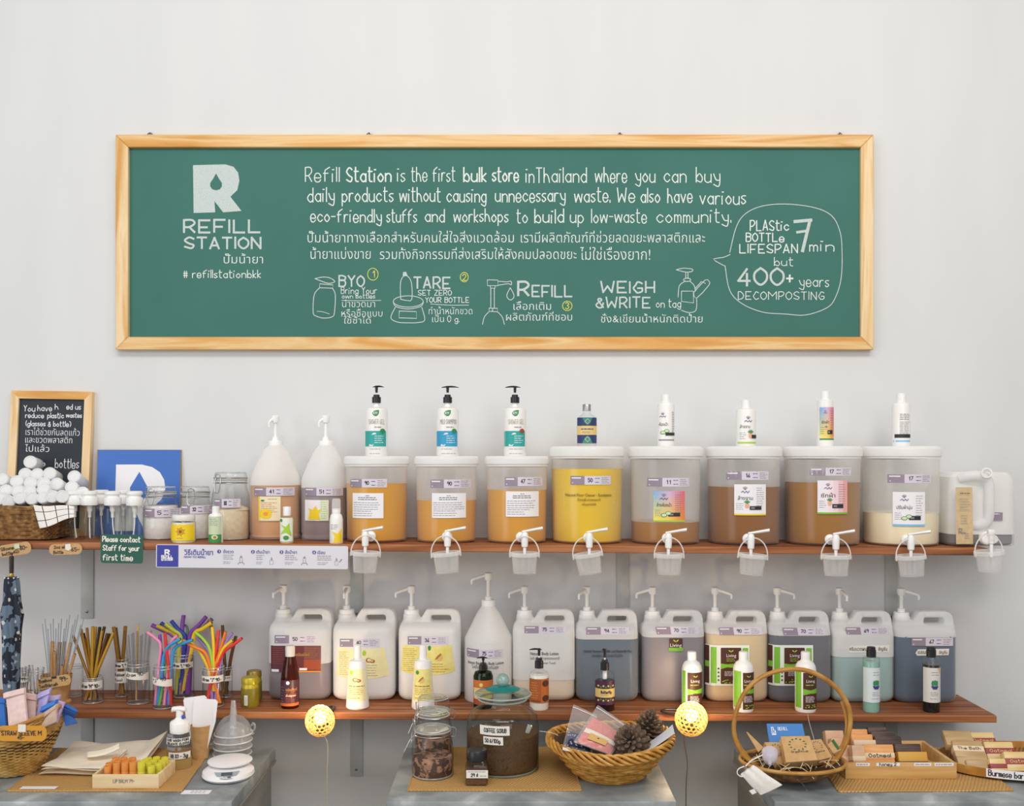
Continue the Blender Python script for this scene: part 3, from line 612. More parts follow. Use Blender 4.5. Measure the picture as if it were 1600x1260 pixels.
for i, p in enumerate(DP):
    dx = (568, 698, 820, 922, 1047, 1177, 1310, 1429)[i]
    # each dispenser is turned a little so that its tap points where the bucket hangs
    D = CD - .335; X = (dx - 800) * D / F; ry = abs(p.yv); ang = math.asin(max(-.9, min(.9, (X - p.loc.x) / ry)))
    tap = [c for c in COL.objects if c.parent == p.o and c.name.startswith('tap')][0]; tap.rotation_euler = (0, 0, ang)
    ti = radians((3, -5, 0, -8, 0, 5, 0, -4)[i])
    o = bucket('small clear plastic bucket hanging ' + BK[i], p, 0)
    Rr = ry - .006; x = p.loc.x + Rr * sin(ang); y = p.loc.y - Rr * cos(ang)
    zh = p.loc.z + .021 + .0075 + .0020
    # hang: the handle's crown rests on the pipe
    o.location = (x + .046 * sin(ti), min(y + .012, -.312), zh - .0460); o.rotation_euler = (0, ti, 0)
    DP[i].tapx = x

# ------------------------------------------------------------------ bottles standing on the lids
def lidz(i): return LIDTOP[i][0]
def pump_head(p, x0, x1, ytop, ycol0, ycol1, hwc, col, stem, side):
    c = MB().lathe([(hwc * p.k, p.z(ycol1)), (hwc * p.k, p.z(ycol0 + (ycol1 - ycol0) * .3)), (hwc * .72 * p.k, p.z(ycol0 + (ycol1 - ycol0) * .3) + .001), (hwc * .68 * p.k, p.z(ycol0))], col, 24); o = mk('pump', c, p.o)
    mk('stem', MB().lathe([(1.4 * p.k, p.z(ycol0) - .002), (1.4 * p.k, p.z(ytop + 6))], stem, 10), o)
    h = MB().lathe([(1.9 * p.k, p.z(ycol0) + .006), (2.4 * p.k, p.z(ytop + 3)), (2.6 * p.k, p.z(ytop + 1))], col, 14)
    L = []; k = p.k; n = 12
    for i in range(n + 1):
        u = i / n; x = (x0 + (x1 - x0) * u - p.px) * k; s = sin(pi * (.12 + .8 * u)); dz = -((u - .5) ** 2) * .010
        L.append([(x, .0055 * s * cos(a), p.z(ytop + 2) + dz + .0028 * s * sin(a)) for a in [2 * pi * j / 10 for j in range(10)]])
    h.loft(L, col); mk('head', h, o); return o
BOT = M('f1efec', .3, name='white_bottle_plastic')
TOP = []
for i, (px, x0, x1, title, band, lab_) in enumerate([(588.3, 582.5, 600, 'SHOWER GEL', 'teal', 'white pump bottle of shower gel with teal band, left of the shampoo'), (699.4, 690, 717, 'MILD SHAMPOO', 'blue', 'white pump bottle of mild shampoo with blue band and black pump'), (804.6, 789.5, 813.5, 'SHOWER GEL', 'teal', 'white teal banded pump bottle with brown seal, left of the navy labelled bottle')]):
    z, y = LIDTOP[i]; p = P('pump_bottle', lab_, 'bottle', px, y - .02, z, 'pump bottles standing on the dispensers'); h = 17.4
    p.lathe('bottle', BOT, [(h * .95, None), (h, 711), (h, 642), (h * .93, 639), (h * .6, 637), (6, 636), (5, 634), (5, 629)])
    pump_head(p, x0, x1, 602 + (i > 0) * .5, 617, 630, 7, BLACKP, WHITEP, 1)
    l = Lab(cyl(p, h * p.k), 3); a, b = px - h, px + h
    l.rect(px - 14.5, 674, px + 15.5, 698, COLR[band], 1); l.rect(px - 17, 674, px - 14, 698, COLR[band], 1)
    l.poly([(px + 6, 641.5), (px + 5.5, 647), (px + 3, 650.5), (px, 651), (px - 3.5, 649), (px - 4.5, 646), (px - 2, 643), (px + 2, 641.8)], COLR['logo'], 2); l.hand('KTY', px - 2.4, 648, 3.2, PAPER, .7, px + 3.4, 3)
    l.hand(title, px - 10.5, 663, 7, M('b9b3a6' if i != 1 else 'a9a3a6', .5), .55, px + 14); l.bars(px - 1, px + 11, 668, 668, 1, INKG, 1.2, var=.1)
    l.poly([(px - 6, 680), (px - 3, 677), (px + 1, 677), (px + 2, 679)], PAPER, 2); l.poly([(px - 10, 697.5), (px - 9, 694), (px - 6, 696), (px - 2, 694.5), (px - 4, 697.5)], PAPER, 2)
    l.bars(px - 1, px + 13, 682, 692, 4, PAPER, .9, var=.2)
    l.disc(px + 11, 674, 3.6, COLR['logo' if i < 2 else 'rust'], 3); l.bars(px - 9, px + 14, 702, 709, 2, INKG, .6)
    l.done('label', p.o)
z, y = LIDTOP[3]; p = P('screw_cap_bottle', 'clear bottle with silver cap and navy and cream label on the yellow dispenser', 'bottle', 916.8, y - .01, z)
p.lathe('bottle', GLASSC, [(14.5, None), (15.6, 692), (15.6, 655), (13, 651.5), (8, 648), (6, 646), (6, 642)]); p.lathe('contents', M('ead9a2', .3, name='pale_oil'), [(14, 693.5), (15, 691), (15, 656), (14, 654)]); p.lathe('cap', M('a9aaab', .35, .8, 'silver_cap'), [(6.6, 642.5), (6.6, 633), (6, 632)])
l = Lab(cyl(p, 15.7 * p.k), 3); l.rect(901.8, 653, 932, 666, COLR['navy']).rect(901.8, 666, 932, 680, COLR['gold']).rect(901.8, 680, 932, 693, COLR['navy'])
for yy, s in ((653, 1), (693, -1)): l.poly([(909, yy), (925, yy), (921, yy + 9 * s), (917, yy + 12 * s), (913, yy + 9 * s)], COLR['sea'], 2); l.line([(913, yy + 6 * s), (917, yy + 2 * s), (921, yy + 6 * s), (917, yy + 10 * s), (913, yy + 6 * s)], .8, COLR['gold'], 3)
l.bars(907, 927, 671, 671, 1, INKB, 1.6, var=.05).bars(909, 925, 675, 677, 2, INKG, .7).done('label', p.o)
for i, px, hw_, cap, ct, st, words_ in ((4, 1040.4, 13.2, 7, 616.5, 629.5, 'white flip cap bottle with green cucumber print, on the rainbow label dispenser'), (5, 1165.4, 15.4, 7, 625, 639, 'stout white bottle with pineapple print and lime stripe, on the dark brown dispenser'), (6, 1289.4, 13, 6.8, 612, 625, 'white bottle with rainbow coloured label, on the olive brown dispenser'), (7, 1408.2, 13.6, 7.4, 615, 630, 'white bottle with pale blue stripe and black print, on the cream softener dispenser')):
    z, y = LIDTOP[i]; p = P('flip_cap_bottle', words_, 'bottle', px, y - .01, z, 'white bottles standing on the dispensers')
    b0 = H - (p.loc.z - 0) ; p.lathe('bottle', BOT, [(hw_ * .94, None), (hw_, 695), (hw_ * (1 if i != 6 else .93), st + 5), (hw_ * .9, st + 1.5), (hw_ * .7, st), (5, st - 1), (5, st - 3)]); p.lathe('cap', WHITEG, [(cap, st - .5), (cap, ct + 4), (cap * .98, ct + 3.6), (cap * .97, ct + .8), (cap * .85, ct)])
    l = Lab(cyl(p, hw_ * p.k * (1 if i != 6 else .97)), 3); x0, x1 = px - hw_ * .9, px + hw_ * .92
    if i == 4: lily(l, 1034, 647, .7); l.text('ห้องน้ำ', 1029, 1042, 666, 6.5, INK); l.bars(1048.5, 1053, 645, 675, 12, INKG, .8, var=.1); cucumber(l, 1040, 674, .8); l.rect(1038, 676.5, x1 + .4, 681, COLR['black'], 5).rect(x0, 687, x1, 689, INKG)
    if i == 5: lily(l, 1166, 653, .9); l.text('ล้างจาน', 1154, 1169, 669.5, 7, INK); l.bars(1153.5, 1163, 677, 686, 4, INKG, .6); pineapple(l, 1170, 678, 1.0); l.rect(1171.5, 680, x1 + .3, 685.5, COLR['black'], 5).rect(x0, 691, x1, 693.5, COLR['lime'])
    if i == 6: brandlab(l, 1279, 637, 1301.5, 688, 'ซักผ้า', 'p', 'leaf', 'rainbow')
    if i == 7: l.bars(1402, 1417, 648, 656, 4, INKG, .9, var=.1).bars(1402, 1419, 660, 678, 9, INKG, .6).rect(1396, 679, 1419, 684.5, COLR['black'], 3).rect(1395.5, 688.5, 1419, 691, COLR['aqua'])
    l.done('label', p.o)

# ------------------------------------------------------------------ gallon jugs, preserving jars and small bottles on the left of the upper shelf
def big_pump(par, k, ang, zc, rcol, hcol, hstem, L, drop=.006, ccol=WHITEP):
    """screw collar, plunger and a long spout; zc is the collar's foot in the parent's frame"""
    o = mk('pump', MB().lathe([(rcol, zc), (rcol, zc + hcol * .82), (rcol * .93, zc + hcol), (rcol * .5, zc + hcol), (rcol * .47, zc + hcol + .011), (rcol * .3, zc + hcol + .012)], ccol, 26), par)
    zs = zc + hcol + .01; h = MB().lathe([(.0062, zs), (.0055, zs + .01), (.006, zs + hstem)], ccol, 14); zt_ = zs + hstem
    q = MB().lathe([(.0105, -.006), (.0125, .002), (.0125, .014), (.010, .0165)], ccol, 18)
    pts = [(.006, 0, .008), (L * .5, 0, .004), (L * .9, 0, -.002), (L, 0, -.0045), (L + .002, 0, -.012)]; q.tube(pts, lambda u: .0058 - .0022 * u, ccol, 10, smooth=4)
    q.tube([(L + .001, 0, -.006), (L + .001, 0, -.014 - drop)], .0036, ccol, 8)
    mk('stem', h, o); s = mk('spout', q, o); s.location = (0, 0, zt_); s.rotation_euler = (0, 0, ang); return o
for px, hw_, lq, lv, words_, ang in ((430.4, 39.5, 'peach', 758, 'milky gallon jug of peach liquid with white pump, next to the tall preserving jar', -2.3), (509, 37.5, 'mauve', 762, 'milky gallon jug of mauve liquid with white pump, left of the amber dispensers', -2.5)):
    p = P('gallon_jug', words_, 'jug', px, -.082, 'U', 'round gallon jugs with pumps'); k = p.k
    lo_ = [(36, None), (hw_ * .97, 845), (hw_, 840), (hw_ * .98, 836), (hw_ * .96, 833.5), (hw_, 830), (hw_, lv)]; hi_ = [(hw_, lv), (hw_, 752), (hw_ * .95, 745), (hw_ * .75, 726), (hw_ * .45, 703), (11.5, 697), (10.5, 695), (10.5, 690)]
    p.part('bottle', MB().lathe(p.prof(lo_), WETM, 40, caps=False).lathe(p.prof(hi_), JUGM, 40, caps=False))
    mk('liquid', MB().lathe([(34 * k, .003), (hw_ * .94 * k, .010), (hw_ * .95 * k, p.z(lv))], LQ[lq], 36), p.o)
    big_pump(p.o, k, ang, p.z(697), .0215, .016, .052, .022)
    l = Lab(cyl(p, hw_ * k * 1.003))
    if px < 450:
        price(l, 396, 762, 457, 775, '41'); l.done('price_label', p.o); l = Lab(cyl(p, hw_ * k * 1.003))
        l.rect(404, 776, 438.6, 814, CREAMP).rect(404, 776, 406.5, 814, COLR['yellow'], 2); l.disc(411, 782.5, 3.2, COLR['logo'], 2, 1.6).bars(420, 436, 780, 780, 1, INKG, .8).bars(408, 436, 786, 800, 6, COLR['orange2'], .7)
        for a in range(7): l.disc(416 + 5 * cos(a * .9), 803 + 4 * sin(a * .9), 5, COLR['yellow'], 2 + a % 2, 4.5)
        l.disc(416, 803, 4, COLR['orange'], 4, 3); l.done('product_label', p.o)
    else:
        price(l, 475, 762.5, 534, 775, '51'); l.done('price_label', p.o); l = Lab(cyl(p, hw_ * k * 1.003)); l.rect(475, 781.5, 514, 814, PAPER).rect(501, 781.5, 514, 814, M('dfe5c4', .5, name='pale_green_print'), 2)
        l.poly([(481, 812), (484, 800), (481, 794), (489, 797), (494, 790), (497, 797), (503, 796), (499, 803), (501, 812)], COLR['yellow'], 3); l.bars(503, 512, 785, 810, 8, COLR['leaf'], .6).done('product_label', p.o)
def kilner(name, label, px, y, z, hw_, base, neck, lidt, mat_in, lvl, group, inner=None, tilt=0):
    """preserving jar: glass body, glass lid, orange-white seal, wire bail with clip"""
    p = P(name, label, 'jar', px, y, z, group); k = p.k; nh = hw_ * .84
    p.lathe('body', GLASS, [(hw_ * .9, None), (hw_ * .985, base - 3), (hw_, base - 8), (hw_, neck + (base - neck) * .30), (hw_ * .96, neck + (base - neck) * .16), (nh, neck + 3), (nh, neck - 4), (nh * 1.03, neck - 5), (nh * 1.03, neck - 7), (nh * .96, neck - 7)], caps=False, seg=36)
    if mat_in: mk('contents', MB().lathe([(hw_ * .88 * k, .002), (hw_ * .955 * k, .008), (hw_ * .965 * k, p.z(neck + (base - neck) * .33) if p.z(lvl) > p.z(neck + (base - neck) * .33) else p.z(lvl) * .9), (hw_ * .93 * k, p.z(lvl))], mat_in, 32), p.o)
    s = p.lathe('seal', M('e9e4d6', .6, name='rubber_seal'), [(nh * 1.02, neck - 7), (nh * 1.07, neck - 7.6), (nh * 1.02, neck - 8.4)])
    p.lathe('lid', GLASS, [(nh * 1.03, neck - 8.4), (nh * 1.04, neck - 10), (nh * 1.0, lidt + 3), (nh * .9, lidt), (nh * .6, lidt), (nh * .55, lidt + 1.2), (.1, lidt + 1.2)], seg=36)
    q = MB(); [q.tube([(rr_ * k * cos(2 * pi * j / 40), rr_ * k * sin(2 * pi * j / 40), p.z(y_)) for j in range(40)], tr_, LIPG, 6, True) for rr_, y_, tr_ in ((nh * 1.0, neck - 6.5, .0020), (nh * 1.02, neck - 9.5, .0020), (nh * .95, lidt + 1.4, .0016), (nh * .58, lidt + .8, .0012))]; q.tube([(hw_ * .93 * k * cos(2 * pi * j / 40), hw_ * .93 * k * sin(2 * pi * j / 40), .0035) for j in range(40)], .002, LIPG, 6, True); mk('glass_lip', q, p.o)
    w = MB(); r = nh * 1.05 * k; zr = p.z(neck - 2); n = 32
    w.tube([(r * cos(2 * pi * i / n), r * sin(2 * pi * i / n), zr) for i in range(n)], .0013, STEEL, 6, True); zr2 = p.z(neck - 10)
    w.tube([(r * 1.01 * cos(2 * pi * i / n), r * 1.01 * sin(2 * pi * i / n), zr2) for i in range(n)], .0013, STEEL, 6, True)
    wb = mk('wire_bail', w, p.o); c = MB(); g = min(.009, hw_ * .26 * k); a0 = tilt
    def cp(u, zz, out): R = r + out; a = -pi / 2 + a0 + u / R; return (R * cos(a), R * sin(a), zz)
    zt_, zl_ = p.z(lidt + (neck - lidt) * .25), p.z(neck + (base - neck) * .13)
    c.tube([cp(-g, zr2, .002), cp(-g * .9, zt_, .004), cp(0, zt_ + .003, .005), cp(g * .9, zt_, .004), cp(g, zr2, .002)], .0014, STEEL, 6, smooth=4)
    c.tube([cp(-g, zr2, .003), cp(-g * 1.25, zr, .006), cp(-g * .8, zl_, .008), cp(0, zl_ - .002, .009), cp(g * .8, zl_, .008), cp(g * 1.25, zr, .006), cp(g, zr2, .003)], .0014, STEEL, 6, smooth=4)
    mk('clip', c, p.o); return p
POW = noisy('white_powder', ['e6e2dd', 'f1eeea'], (1, 1, 1), 90, 4, .95, .2); POWB = noisy('beige_powder', ['d9c8a6', 'e6d9bd'], (1, 1, 1), 90, 4, .95, .2)
p = kilner('preserving_jar', 'short clip top jar of white powder, right of the clear pump bottles', 251.3, -.115, 'U', 26.7, 843, 779, 760, POW, 790, 'clip top jars on the upper shelf', tilt=-.25)
price(Lab(cyl(p, 27.8 * p.k), 4), 225.5, 795, 276, 808.5, '5').done('price_label', p.o)
p = kilner('preserving_jar', 'short clip top jar of white powder, behind the yellow labelled tin', 305, -.100, 'U', 25.5, 843, 779, 760, POW, 800, 'clip top jars on the upper shelf', tilt=.05)
price(Lab(cyl(p, 25.8 * p.k), 4), 282, 790, 328, 803, '32').done('price_label', p.o)
p = kilner('preserving_jar', 'tall clip top jar of beige powder beside the first gallon jug', 360.5, -.110, 'U', 29, 846, 757, 738, POWB, 796, 'clip top jars on the upper shelf', tilt=-.5)
mk('heaped_powder', MB().lathe([(.053, p.z(797)), (.045, p.z(793)), (.02, p.z(789))], POWB, 24, (.004, 0, 0)), p.o); price(Lab(cyl(p, 29.3 * p.k), 4), 333.5, 780, 374, 793.5, '88').done('price_label', p.o)
p = P('candle_jar', 'small squat jar with yellow sun label and white lid', 'jar', 287, -.225, 'U'); p.lathe('jar', GLASSC, [(17.5, None), (18.5, 845), (18.5, 817), (16.5, 813.5)]); p.lathe('contents', M('f2ead0', .6, name='cream_balm'), [(17, None), (17.9, 844), (17.9, 816)])
p.lathe('lid', M('e6e4df', .35, name='off_white_lid'), [(17, 813.5), (17.6, 812), (17.6, 806), (16.5, 804.5)])
l = Lab(cyl(p, 18.7 * p.k), 3); l.rect(269.5, 819.4, 304.5, 844, COLR['yellow']); l.disc(287, 830, 2.6, COLR['rust'], 2)
for a in range(14): l.line([(287 + 3.6 * cos(a * pi / 7), 830 + 3.6 * sin(a * pi / 7)), (287 + (7 if a % 2 else 5.4) * cos(a * pi / 7), 830 + (7 if a % 2 else 5.4) * sin(a * pi / 7))], .9, COLR['rust'], 2)
l.bars(281, 293, 840, 840, 1, INKG, .7).done('label', p.o)
p = P('lotion_bottle', 'small pale green bottle with white cap in front of the tall preserving jar', 'bottle', 337.2, -.232, 'U'); p.lathe('bottle', BOT, [(10.6, None), (11, 848), (11, 806), (9, 803), (5, 802.5)]); p.lathe('cap', WHITEG, [(5.8, 803), (5.8, 792.5), (5, 791.5)])
l = Lab(cyl(p, 11.05 * p.k), 3); l.rect(327.5, 807, 347, 848, M('c9d9b4', .5, name='pale_green_print')).rect(327.5, 835, 347, 848, COLR['leaf'], 2).disc(338, 839, 5, M('d8e0a0', .5), 3, 3.6).disc(338.5, 839.2, 2.4, COLR['tan'], 4, 2).bars(330, 343, 811, 820, 4, INKG, .7).done('label', p.o)
p = P('lotion_bottle', 'small clear bottle with star fruit print and white cap, in front of the peach jug', 'bottle', 448.4, -.232, 'U'); p.lathe('bottle', GLASSC, [(10.6, None), (11, 848), (11, 811), (9, 807), (6, 805.5)]); p.lathe('contents', M('e2d49a', .4, name='pale_yellow_wash'), [(10, None), (10.4, 847), (10.4, 812)]); p.lathe('cap', WHITEG, [(6, 806), (6, 793), (5.4, 792)])
l = Lab(cyl(p, 11.1 * p.k), 3); l.rect(438.6, 809, 458, 846, M('e9ecdf', .5, name='label_white')).poly([(440, 835), (446, 826), (441, 820), (449, 823), (454, 817), (455, 828), (457.5, 838), (449, 832)], COLR['lime'], 2).disc(449, 840, 4.5, COLR['leaf'], 3, 3.5).disc(441, 813, 2.4, COLR['leaf'], 2).done('label', p.o)
p = P('spray_bottle', 'small white bottle with clear overcap and yellow star fruit print', 'bottle', 525.4, -.230, 'U'); p.lathe('bottle', BOT, [(10, None), (10.5, 848), (10.3, 812), (8.6, 805), (6, 802.5)]); p.lathe('collar', WHITEG, [(6.6, 802.5), (6.8, 796), (6.2, 795)]); p.lathe('overcap', frost('clear_overcap', 'fbfaf8', .4), [(6.9, 797), (6.5, 782), (5.4, 779.5)])
l = Lab(cyl(p, 10.5 * p.k), 3); l.poly([(522, 848), (525, 838), (520, 830), (529, 834), (534.5, 826), (534.8, 847)], COLR['yellow'], 2).bars(518, 531, 820, 826, 3, INKG, .7).done('label', p.o)
# clear pump bottles
PB = [(116.5, -.165, 768, 'first'), (140, -.172, 766, 'second'), (176, -.172, 766, 'third'), (210.5, -.172, 766, 'fourth')]
def clear_pump(px, y, lab_, first=[None]):
    if first[0] is None:
        p = P('clear_pump_bottle', lab_, 'bottle', px, y, 'U', 'clear plastic bottles with white pump caps'); k = p.k
        mk('bottle', MB().lathe([(13.8 * k, 0), (14.6 * k, .003), (14.6 * k, .09), (14 * k, .096), (10.6 * k, .1), (10.4 * k, .112)], GLASSC, 30, caps=False), p.o)
        mk('cap', MB().lathe([(12.4 * k, .105), (12.8 * k, .107), (12.8 * k, .126), (12.4 * k, .128), (9.8 * k, .129), (9.8 * k, .136), (12 * k, .138), (12 * k, .145), (10 * k, .148)], WHITEP, 28), p.o)
        t = MB().lathe([(4.2 * k, .106), (4.2 * k, .088), (2.6 * k, .084), (2.4 * k, .068)], WHITEP, 12); t.tube([(0, 0, .07), (.001, 0, .04), (.006, 0, .006)], .0019, WHITEP, 6, smooth=4); mk('dip_tube', t, p.o); first[0] = p.o; return
    X = (px - 800) * (CD + y) / F; dup(first[0], (X, y, zU(X)), lab_, (0, 0, px))
for px, y, _, w_ in PB: clear_pump(px, y, 'clear pump bottle with white cap, %s from the left in the front row' % w_)
for px, w_ in ((158, 'left one'), (192, 'right one')): clear_pump(px, -.085, 'clear pump bottle with white cap, %s of the two in the back row' % w_)

# ------------------------------------------------------------------ small blackboard and blue sign leaning on the wall
bb = thing('blackboard', 'small black chalkboard in a wooden frame leaning behind the wicker basket', 'chalkboard', (-1.468, -.032, zU(-1.47)), rot=(radians(-3.2), radians(1.0), 0))
bw, bh_, ft = .258, .458, .025
def brail(poly, m): mk('frame_rail', MB().prism(poly, -.011, .009, m), bb)
wd2 = bw / 2
brail([(-wd2, bh_), (wd2, bh_), (wd2 - ft, bh_ - ft), (-wd2 + ft, bh_ - ft)], PINEH); brail([(-wd2, 0), (-wd2 + ft, ft), (wd2 - ft, ft), (wd2, 0)], PINEH)
brail([(-wd2, 0), (-wd2, bh_), (-wd2 + ft, bh_ - ft), (-wd2 + ft, ft)], PINEV); brail([(wd2, 0), (wd2 - ft, ft), (wd2 - ft, bh_ - ft), (wd2, bh_)], PINEV)
mk('panel', MB().box((0, .001, bh_ / 2), (bw - .03, .008, bh_ - .03), SLATE), bb)
sB = (bw - 2 * ft) / 102.; l = Lab(lambda x, y, ly: ((x - 70.5) * sB, -.0032 - .0004 * ly, bh_ - ft - (y - 623.5) * sB))
for t, a, b, y, h in (('You', 26.5, 44, 643, 9), ('have', 48, 70, 642, 8.5), ('h', 75, 80, 639, 8), ('ed us', 93, 115, 639, 8), ('reduce', 29.5, 58, 653, 7.5), ('plastic', 64, 89, 653, 8), ('wastes', 93, 117, 651.5, 7), ('(glasses & bottle)', 30, 100.5, 666, 8), ('bottles', 79, 115.5, 730.5, 14), ('us', 102, 114, 755, 9), ('0', 60, 63, 728, 5)): l.hand(t, a, y, h, CHALKW, 1.15, b)
for t, a, b, y in (('เราได้ช่วยกันลดแก้ว', 31, 115, 680), ('และขวดพลาสติก', 31, 104, 692), ('ไปแล้ว', 31, 69, 706)): l.text(t, a, b, y, 14, CHALKW, off=-.004)
l.done('chalk_writing', bb)
bs = thing('blue_sign', 'blue square sign with a white letter and drop leaning on the wall', 'sign', ((212.5 - 800) * 3.12 / F, -.03, zU(-1.2)), rot=(radians(-5), 0, radians(4)))
mk('board', MB().box((0, 0, .137), (.262, .016, .274), M('a78350', .7, name='raw_plywood'), .001), bs); SBL = M('3f6fc0', .5, name='sign_blue'); l = Lab(lambda x, y, ly: ((x - 210.5) * .00202, -.008 - .0004 * ly, .274 - (y - 710.5) * .00202))
l.rect(147, 711, 274.5, 845, SBL); l.poly([(175.7, 734), (215, 734), (231, 738), (243, 746), (250, 758), (252, 772), (247, 788), (235, 800), (256, 838), (222, 838), (207, 808), (207, 838), (175.7, 838)], PAPER, 2)
l.poly([(211.7, 745.5), (218, 757), (225, 770), (225, 780), (219, 789), (211, 792), (203, 788), (198, 780), (198, 770), (205, 757)], SBL, 3).done('print', bs)

# ------------------------------------------------------------------ tags and signs on the edge of the upper shelf
def edge_tag(name, label, cat_, cx, cy, w, h, mat, draw, rot=0, r=6, thick=.0012, y=-.2685):
    D = CD + y; k = D / F; X, Z = (cx - 800) * k, H - (cy - HY) * k
    o = thing(name, label, cat_, (X, y, Z), rot=(0, rot, 0)); mk('card', MB().prism([(a * k, b * k) for a, b in rrect(-w / 2, -h / 2, w / 2, h / 2, r)], -thick, .0, mat), o)
    l = Lab(lambda x, yy, ly: ((x - cx) * k, -thick - OFF * ly, (cy - yy) * k)); draw(l); l.done('print', o); return o
GREENC = M('1f5a4b', .6, name='green_card')
edge_tag('price_tag', 'kraft price tag taped to the shelf edge under the wicker basket', 'tag', 23, 859, 52, 19, KRAFT, lambda l: (l.hand('Silicone', 2, 858, 5, INK, .9, 22), l.hand('bottle', 3, 866, 5, INK, .9, 19), l.hand('ml', 22, 865, 4, INK, .9, 29), l.hand('80-', 32, 861, 6, INK, 1.0, 43), l.rect(24, 851, 32, 858, M('cdd6b8', .6), 4)), radians(-9), 8)
edge_tag('price_tag', 'kraft price tag taped to the shelf edge under the clear pump bottles', 'tag', 102.7, 858.5, 51.5, 17, KRAFT, lambda l: (l.hand('2oz ml', 85, 857, 4.5, INK, .8, 101), l.hand('Bottle', 84, 865, 4.5, INK, .8, 99), l.hand('65-', 112, 862, 5.5, INK, .9, 124), l.poly([(103, 851), (111, 850), (112, 858), (108, 861), (103, 859)], TAPE, 4)), radians(-2), 8)
edge_tag('notice_card', 'green notice card asking customers to contact staff, on the shelf edge', 'sign', 190.7, 858, 66, 45, GREENC, lambda l: (l.hand('Please contact', 160.5, 847, 8, TAPE, 1.5, 219), l.hand('Staff for your', 161.5, 860.5, 8, TAPE, 1.5, 218), l.hand('first time', 161.5, 876, 9, TAPE, 1.5, 208)), radians(1), 4)
NB = M('3a3f9e', .5, name='indigo_print'); OW = M('dcdae2', .5, name='sign_white')
def refill_sign(l):
    c = lambda x: x
    l.rect(245.5, 853.3, 279, 887.2, NB); l.hand('R', 258.5, 867.5, 6.5, PAPER, 2.4, 264.5); l.hand('REFILL', 252.8, 873, 3.4, PAPER, 1.1, 270); l.hand('STATION', 252.8, 877.3, 3.4, PAPER, 1.1, 270)
    l.text('วิธีเติมน้ำยา', 288, 333, 868.2, 11.5, NB, off=.01); l.text('HOW TO REFILL', 288, 322, 873, 4.2, NB, off=.02)
    for cx, n, t, a, b, bars in ((342.6, '1', 'ชั่งขวด', 349, 365, 18), (395.3, '2', 'เติมน้ำยา', 400.6, 421.5, 14), (440, '3', 'ชั่งน้ำยา', 445.5, 464, 20), (491, '4', 'เขียน', 496, 508, 25)):
        l.disc(cx, 862.5, 2.9, NB, 2); l.hand(n, cx - .8, 864.2, 3.4, PAPER, .7, cx + .8, 3); l.text(t, a, b, 865, 7, NB, off=.005)
        l.bars(a, a + bars, 868, 874, 3, INKG, .8).bars(a, a + bars * .75, 878.5, 881, 2, INKG, .6)
        ic = b + (12 if n in '13' else 3) if n != '4' else 526
        if n in '13': l.line([(ic - 5, 882), (ic - 3, 879.5), (ic + 3, 879.5), (ic + 5, 882)], .9, INKG); l.line([(ic - 2, 879), (ic - 2, 873), (ic - 1, 870), (ic + 1, 870), (ic + 2, 873), (ic + 2, 879)], .5, INKG); l.poly([(ic - 1.6, 872), (ic, 868), (ic + 1.6, 872)], INKG)
        else: l.line([(ic - 2.6, 876), (ic - 2.6, 882), (ic + 2.6, 882), (ic + 2.6, 876), (ic - 2.6, 876)], .5, INKG); l.poly([(ic - 1.6, 875), (ic, 870), (ic + 1.6, 875)], INKG)
        if n == '4': l.line([(ic + 5, 877), (ic + 8, 873)], 1.4, INKG)
edge_tag('instruction_sign', 'long lilac-white sign with blue end explaining how to refill', 'sign', 394, 870.3, 300, 36, OW, refill_sign, radians(.55), 2.5)

# ------------------------------------------------------------------ reclining jug with a tap at the right end
rp = P('tap_jug', 'milky jug with moulded handle and tap at the right end of the upper shelf', 'jug', 1517, -.12, 'U'); k = rp.k
def jl(z, x0, x1, y0, y1, r): return [(a, b, z) for a, b in rrect(x0, y0, x1, y1, r, 5)]
Z = lambda py: rp.z(py); xw = lambda px: (px - 1517) * k
mk('body', MB().loft([jl(0, xw(1472), xw(1563), -.085, .09, .03), jl(.006, xw(1467), xw(1568), -.092, .098, .035), jl(Z(832), xw(1467), xw(1568), -.092, .098, .035)], WETM, caps=False).loft([jl(Z(832), xw(1467), xw(1568), -.092, .098, .035), jl(Z(765), xw(1467), xw(1568), -.092, .098, .035), jl(Z(745), xw(1470), xw(1566), -.086, .094, .034), jl(Z(738), xw(1478), xw(1560), -.075, .085, .03)], JUGM), rp.o)
mk('liquid', MB().loft([jl(.003, xw(1473), xw(1562), -.082, .088, .03), jl(.010, xw(1469.5), xw(1565.5), -.088, .094, .033), jl(Z(832.5), xw(1469.5), xw(1565.5), -.088, .094, .033)], LQ['grey']), rp.o)
jw = lambda x_, y_, dy: tuple(W(x_, y_, CD - .12 + dy) - rp.loc)
hm = MB().tube([jw(1500, 748, -.085), jw(1515, 744, -.100), jw(1535, 745, -.105), jw(1545, 756, -.106), jw(1546, 785, -.106), jw(1544, 812, -.102), jw(1532, 820, -.094), jw(1520, 822, -.085)], .0145, frost('milky_handle_grip', 'fafafa', .75), 12, smooth=5)
i0 = len(hm.v); hm.lathe([(.0145, 0), (.0155, .004), (.0155, .02), (.011, .02), (.010, .006)], frost('milky_neck', 'fdfcfb', .8), 20, caps=False); hm.xf(Matrix.Translation(jw(1541, 741, -.112)) @ Matrix.Rotation(radians(78), 4, 'X') @ Matrix.Rotation(radians(-20), 4, 'Y'), i0)
mk('handle', hm, rp.o)
l = Lab(flat(rp, -.0955)); l.rect(1548.5, 801, 1566.5, 814, PURP).bars(1550, 1562, 803.5, 803.5, 1, PAPER, 1.4, var=.05).done('price_label', rp.o)
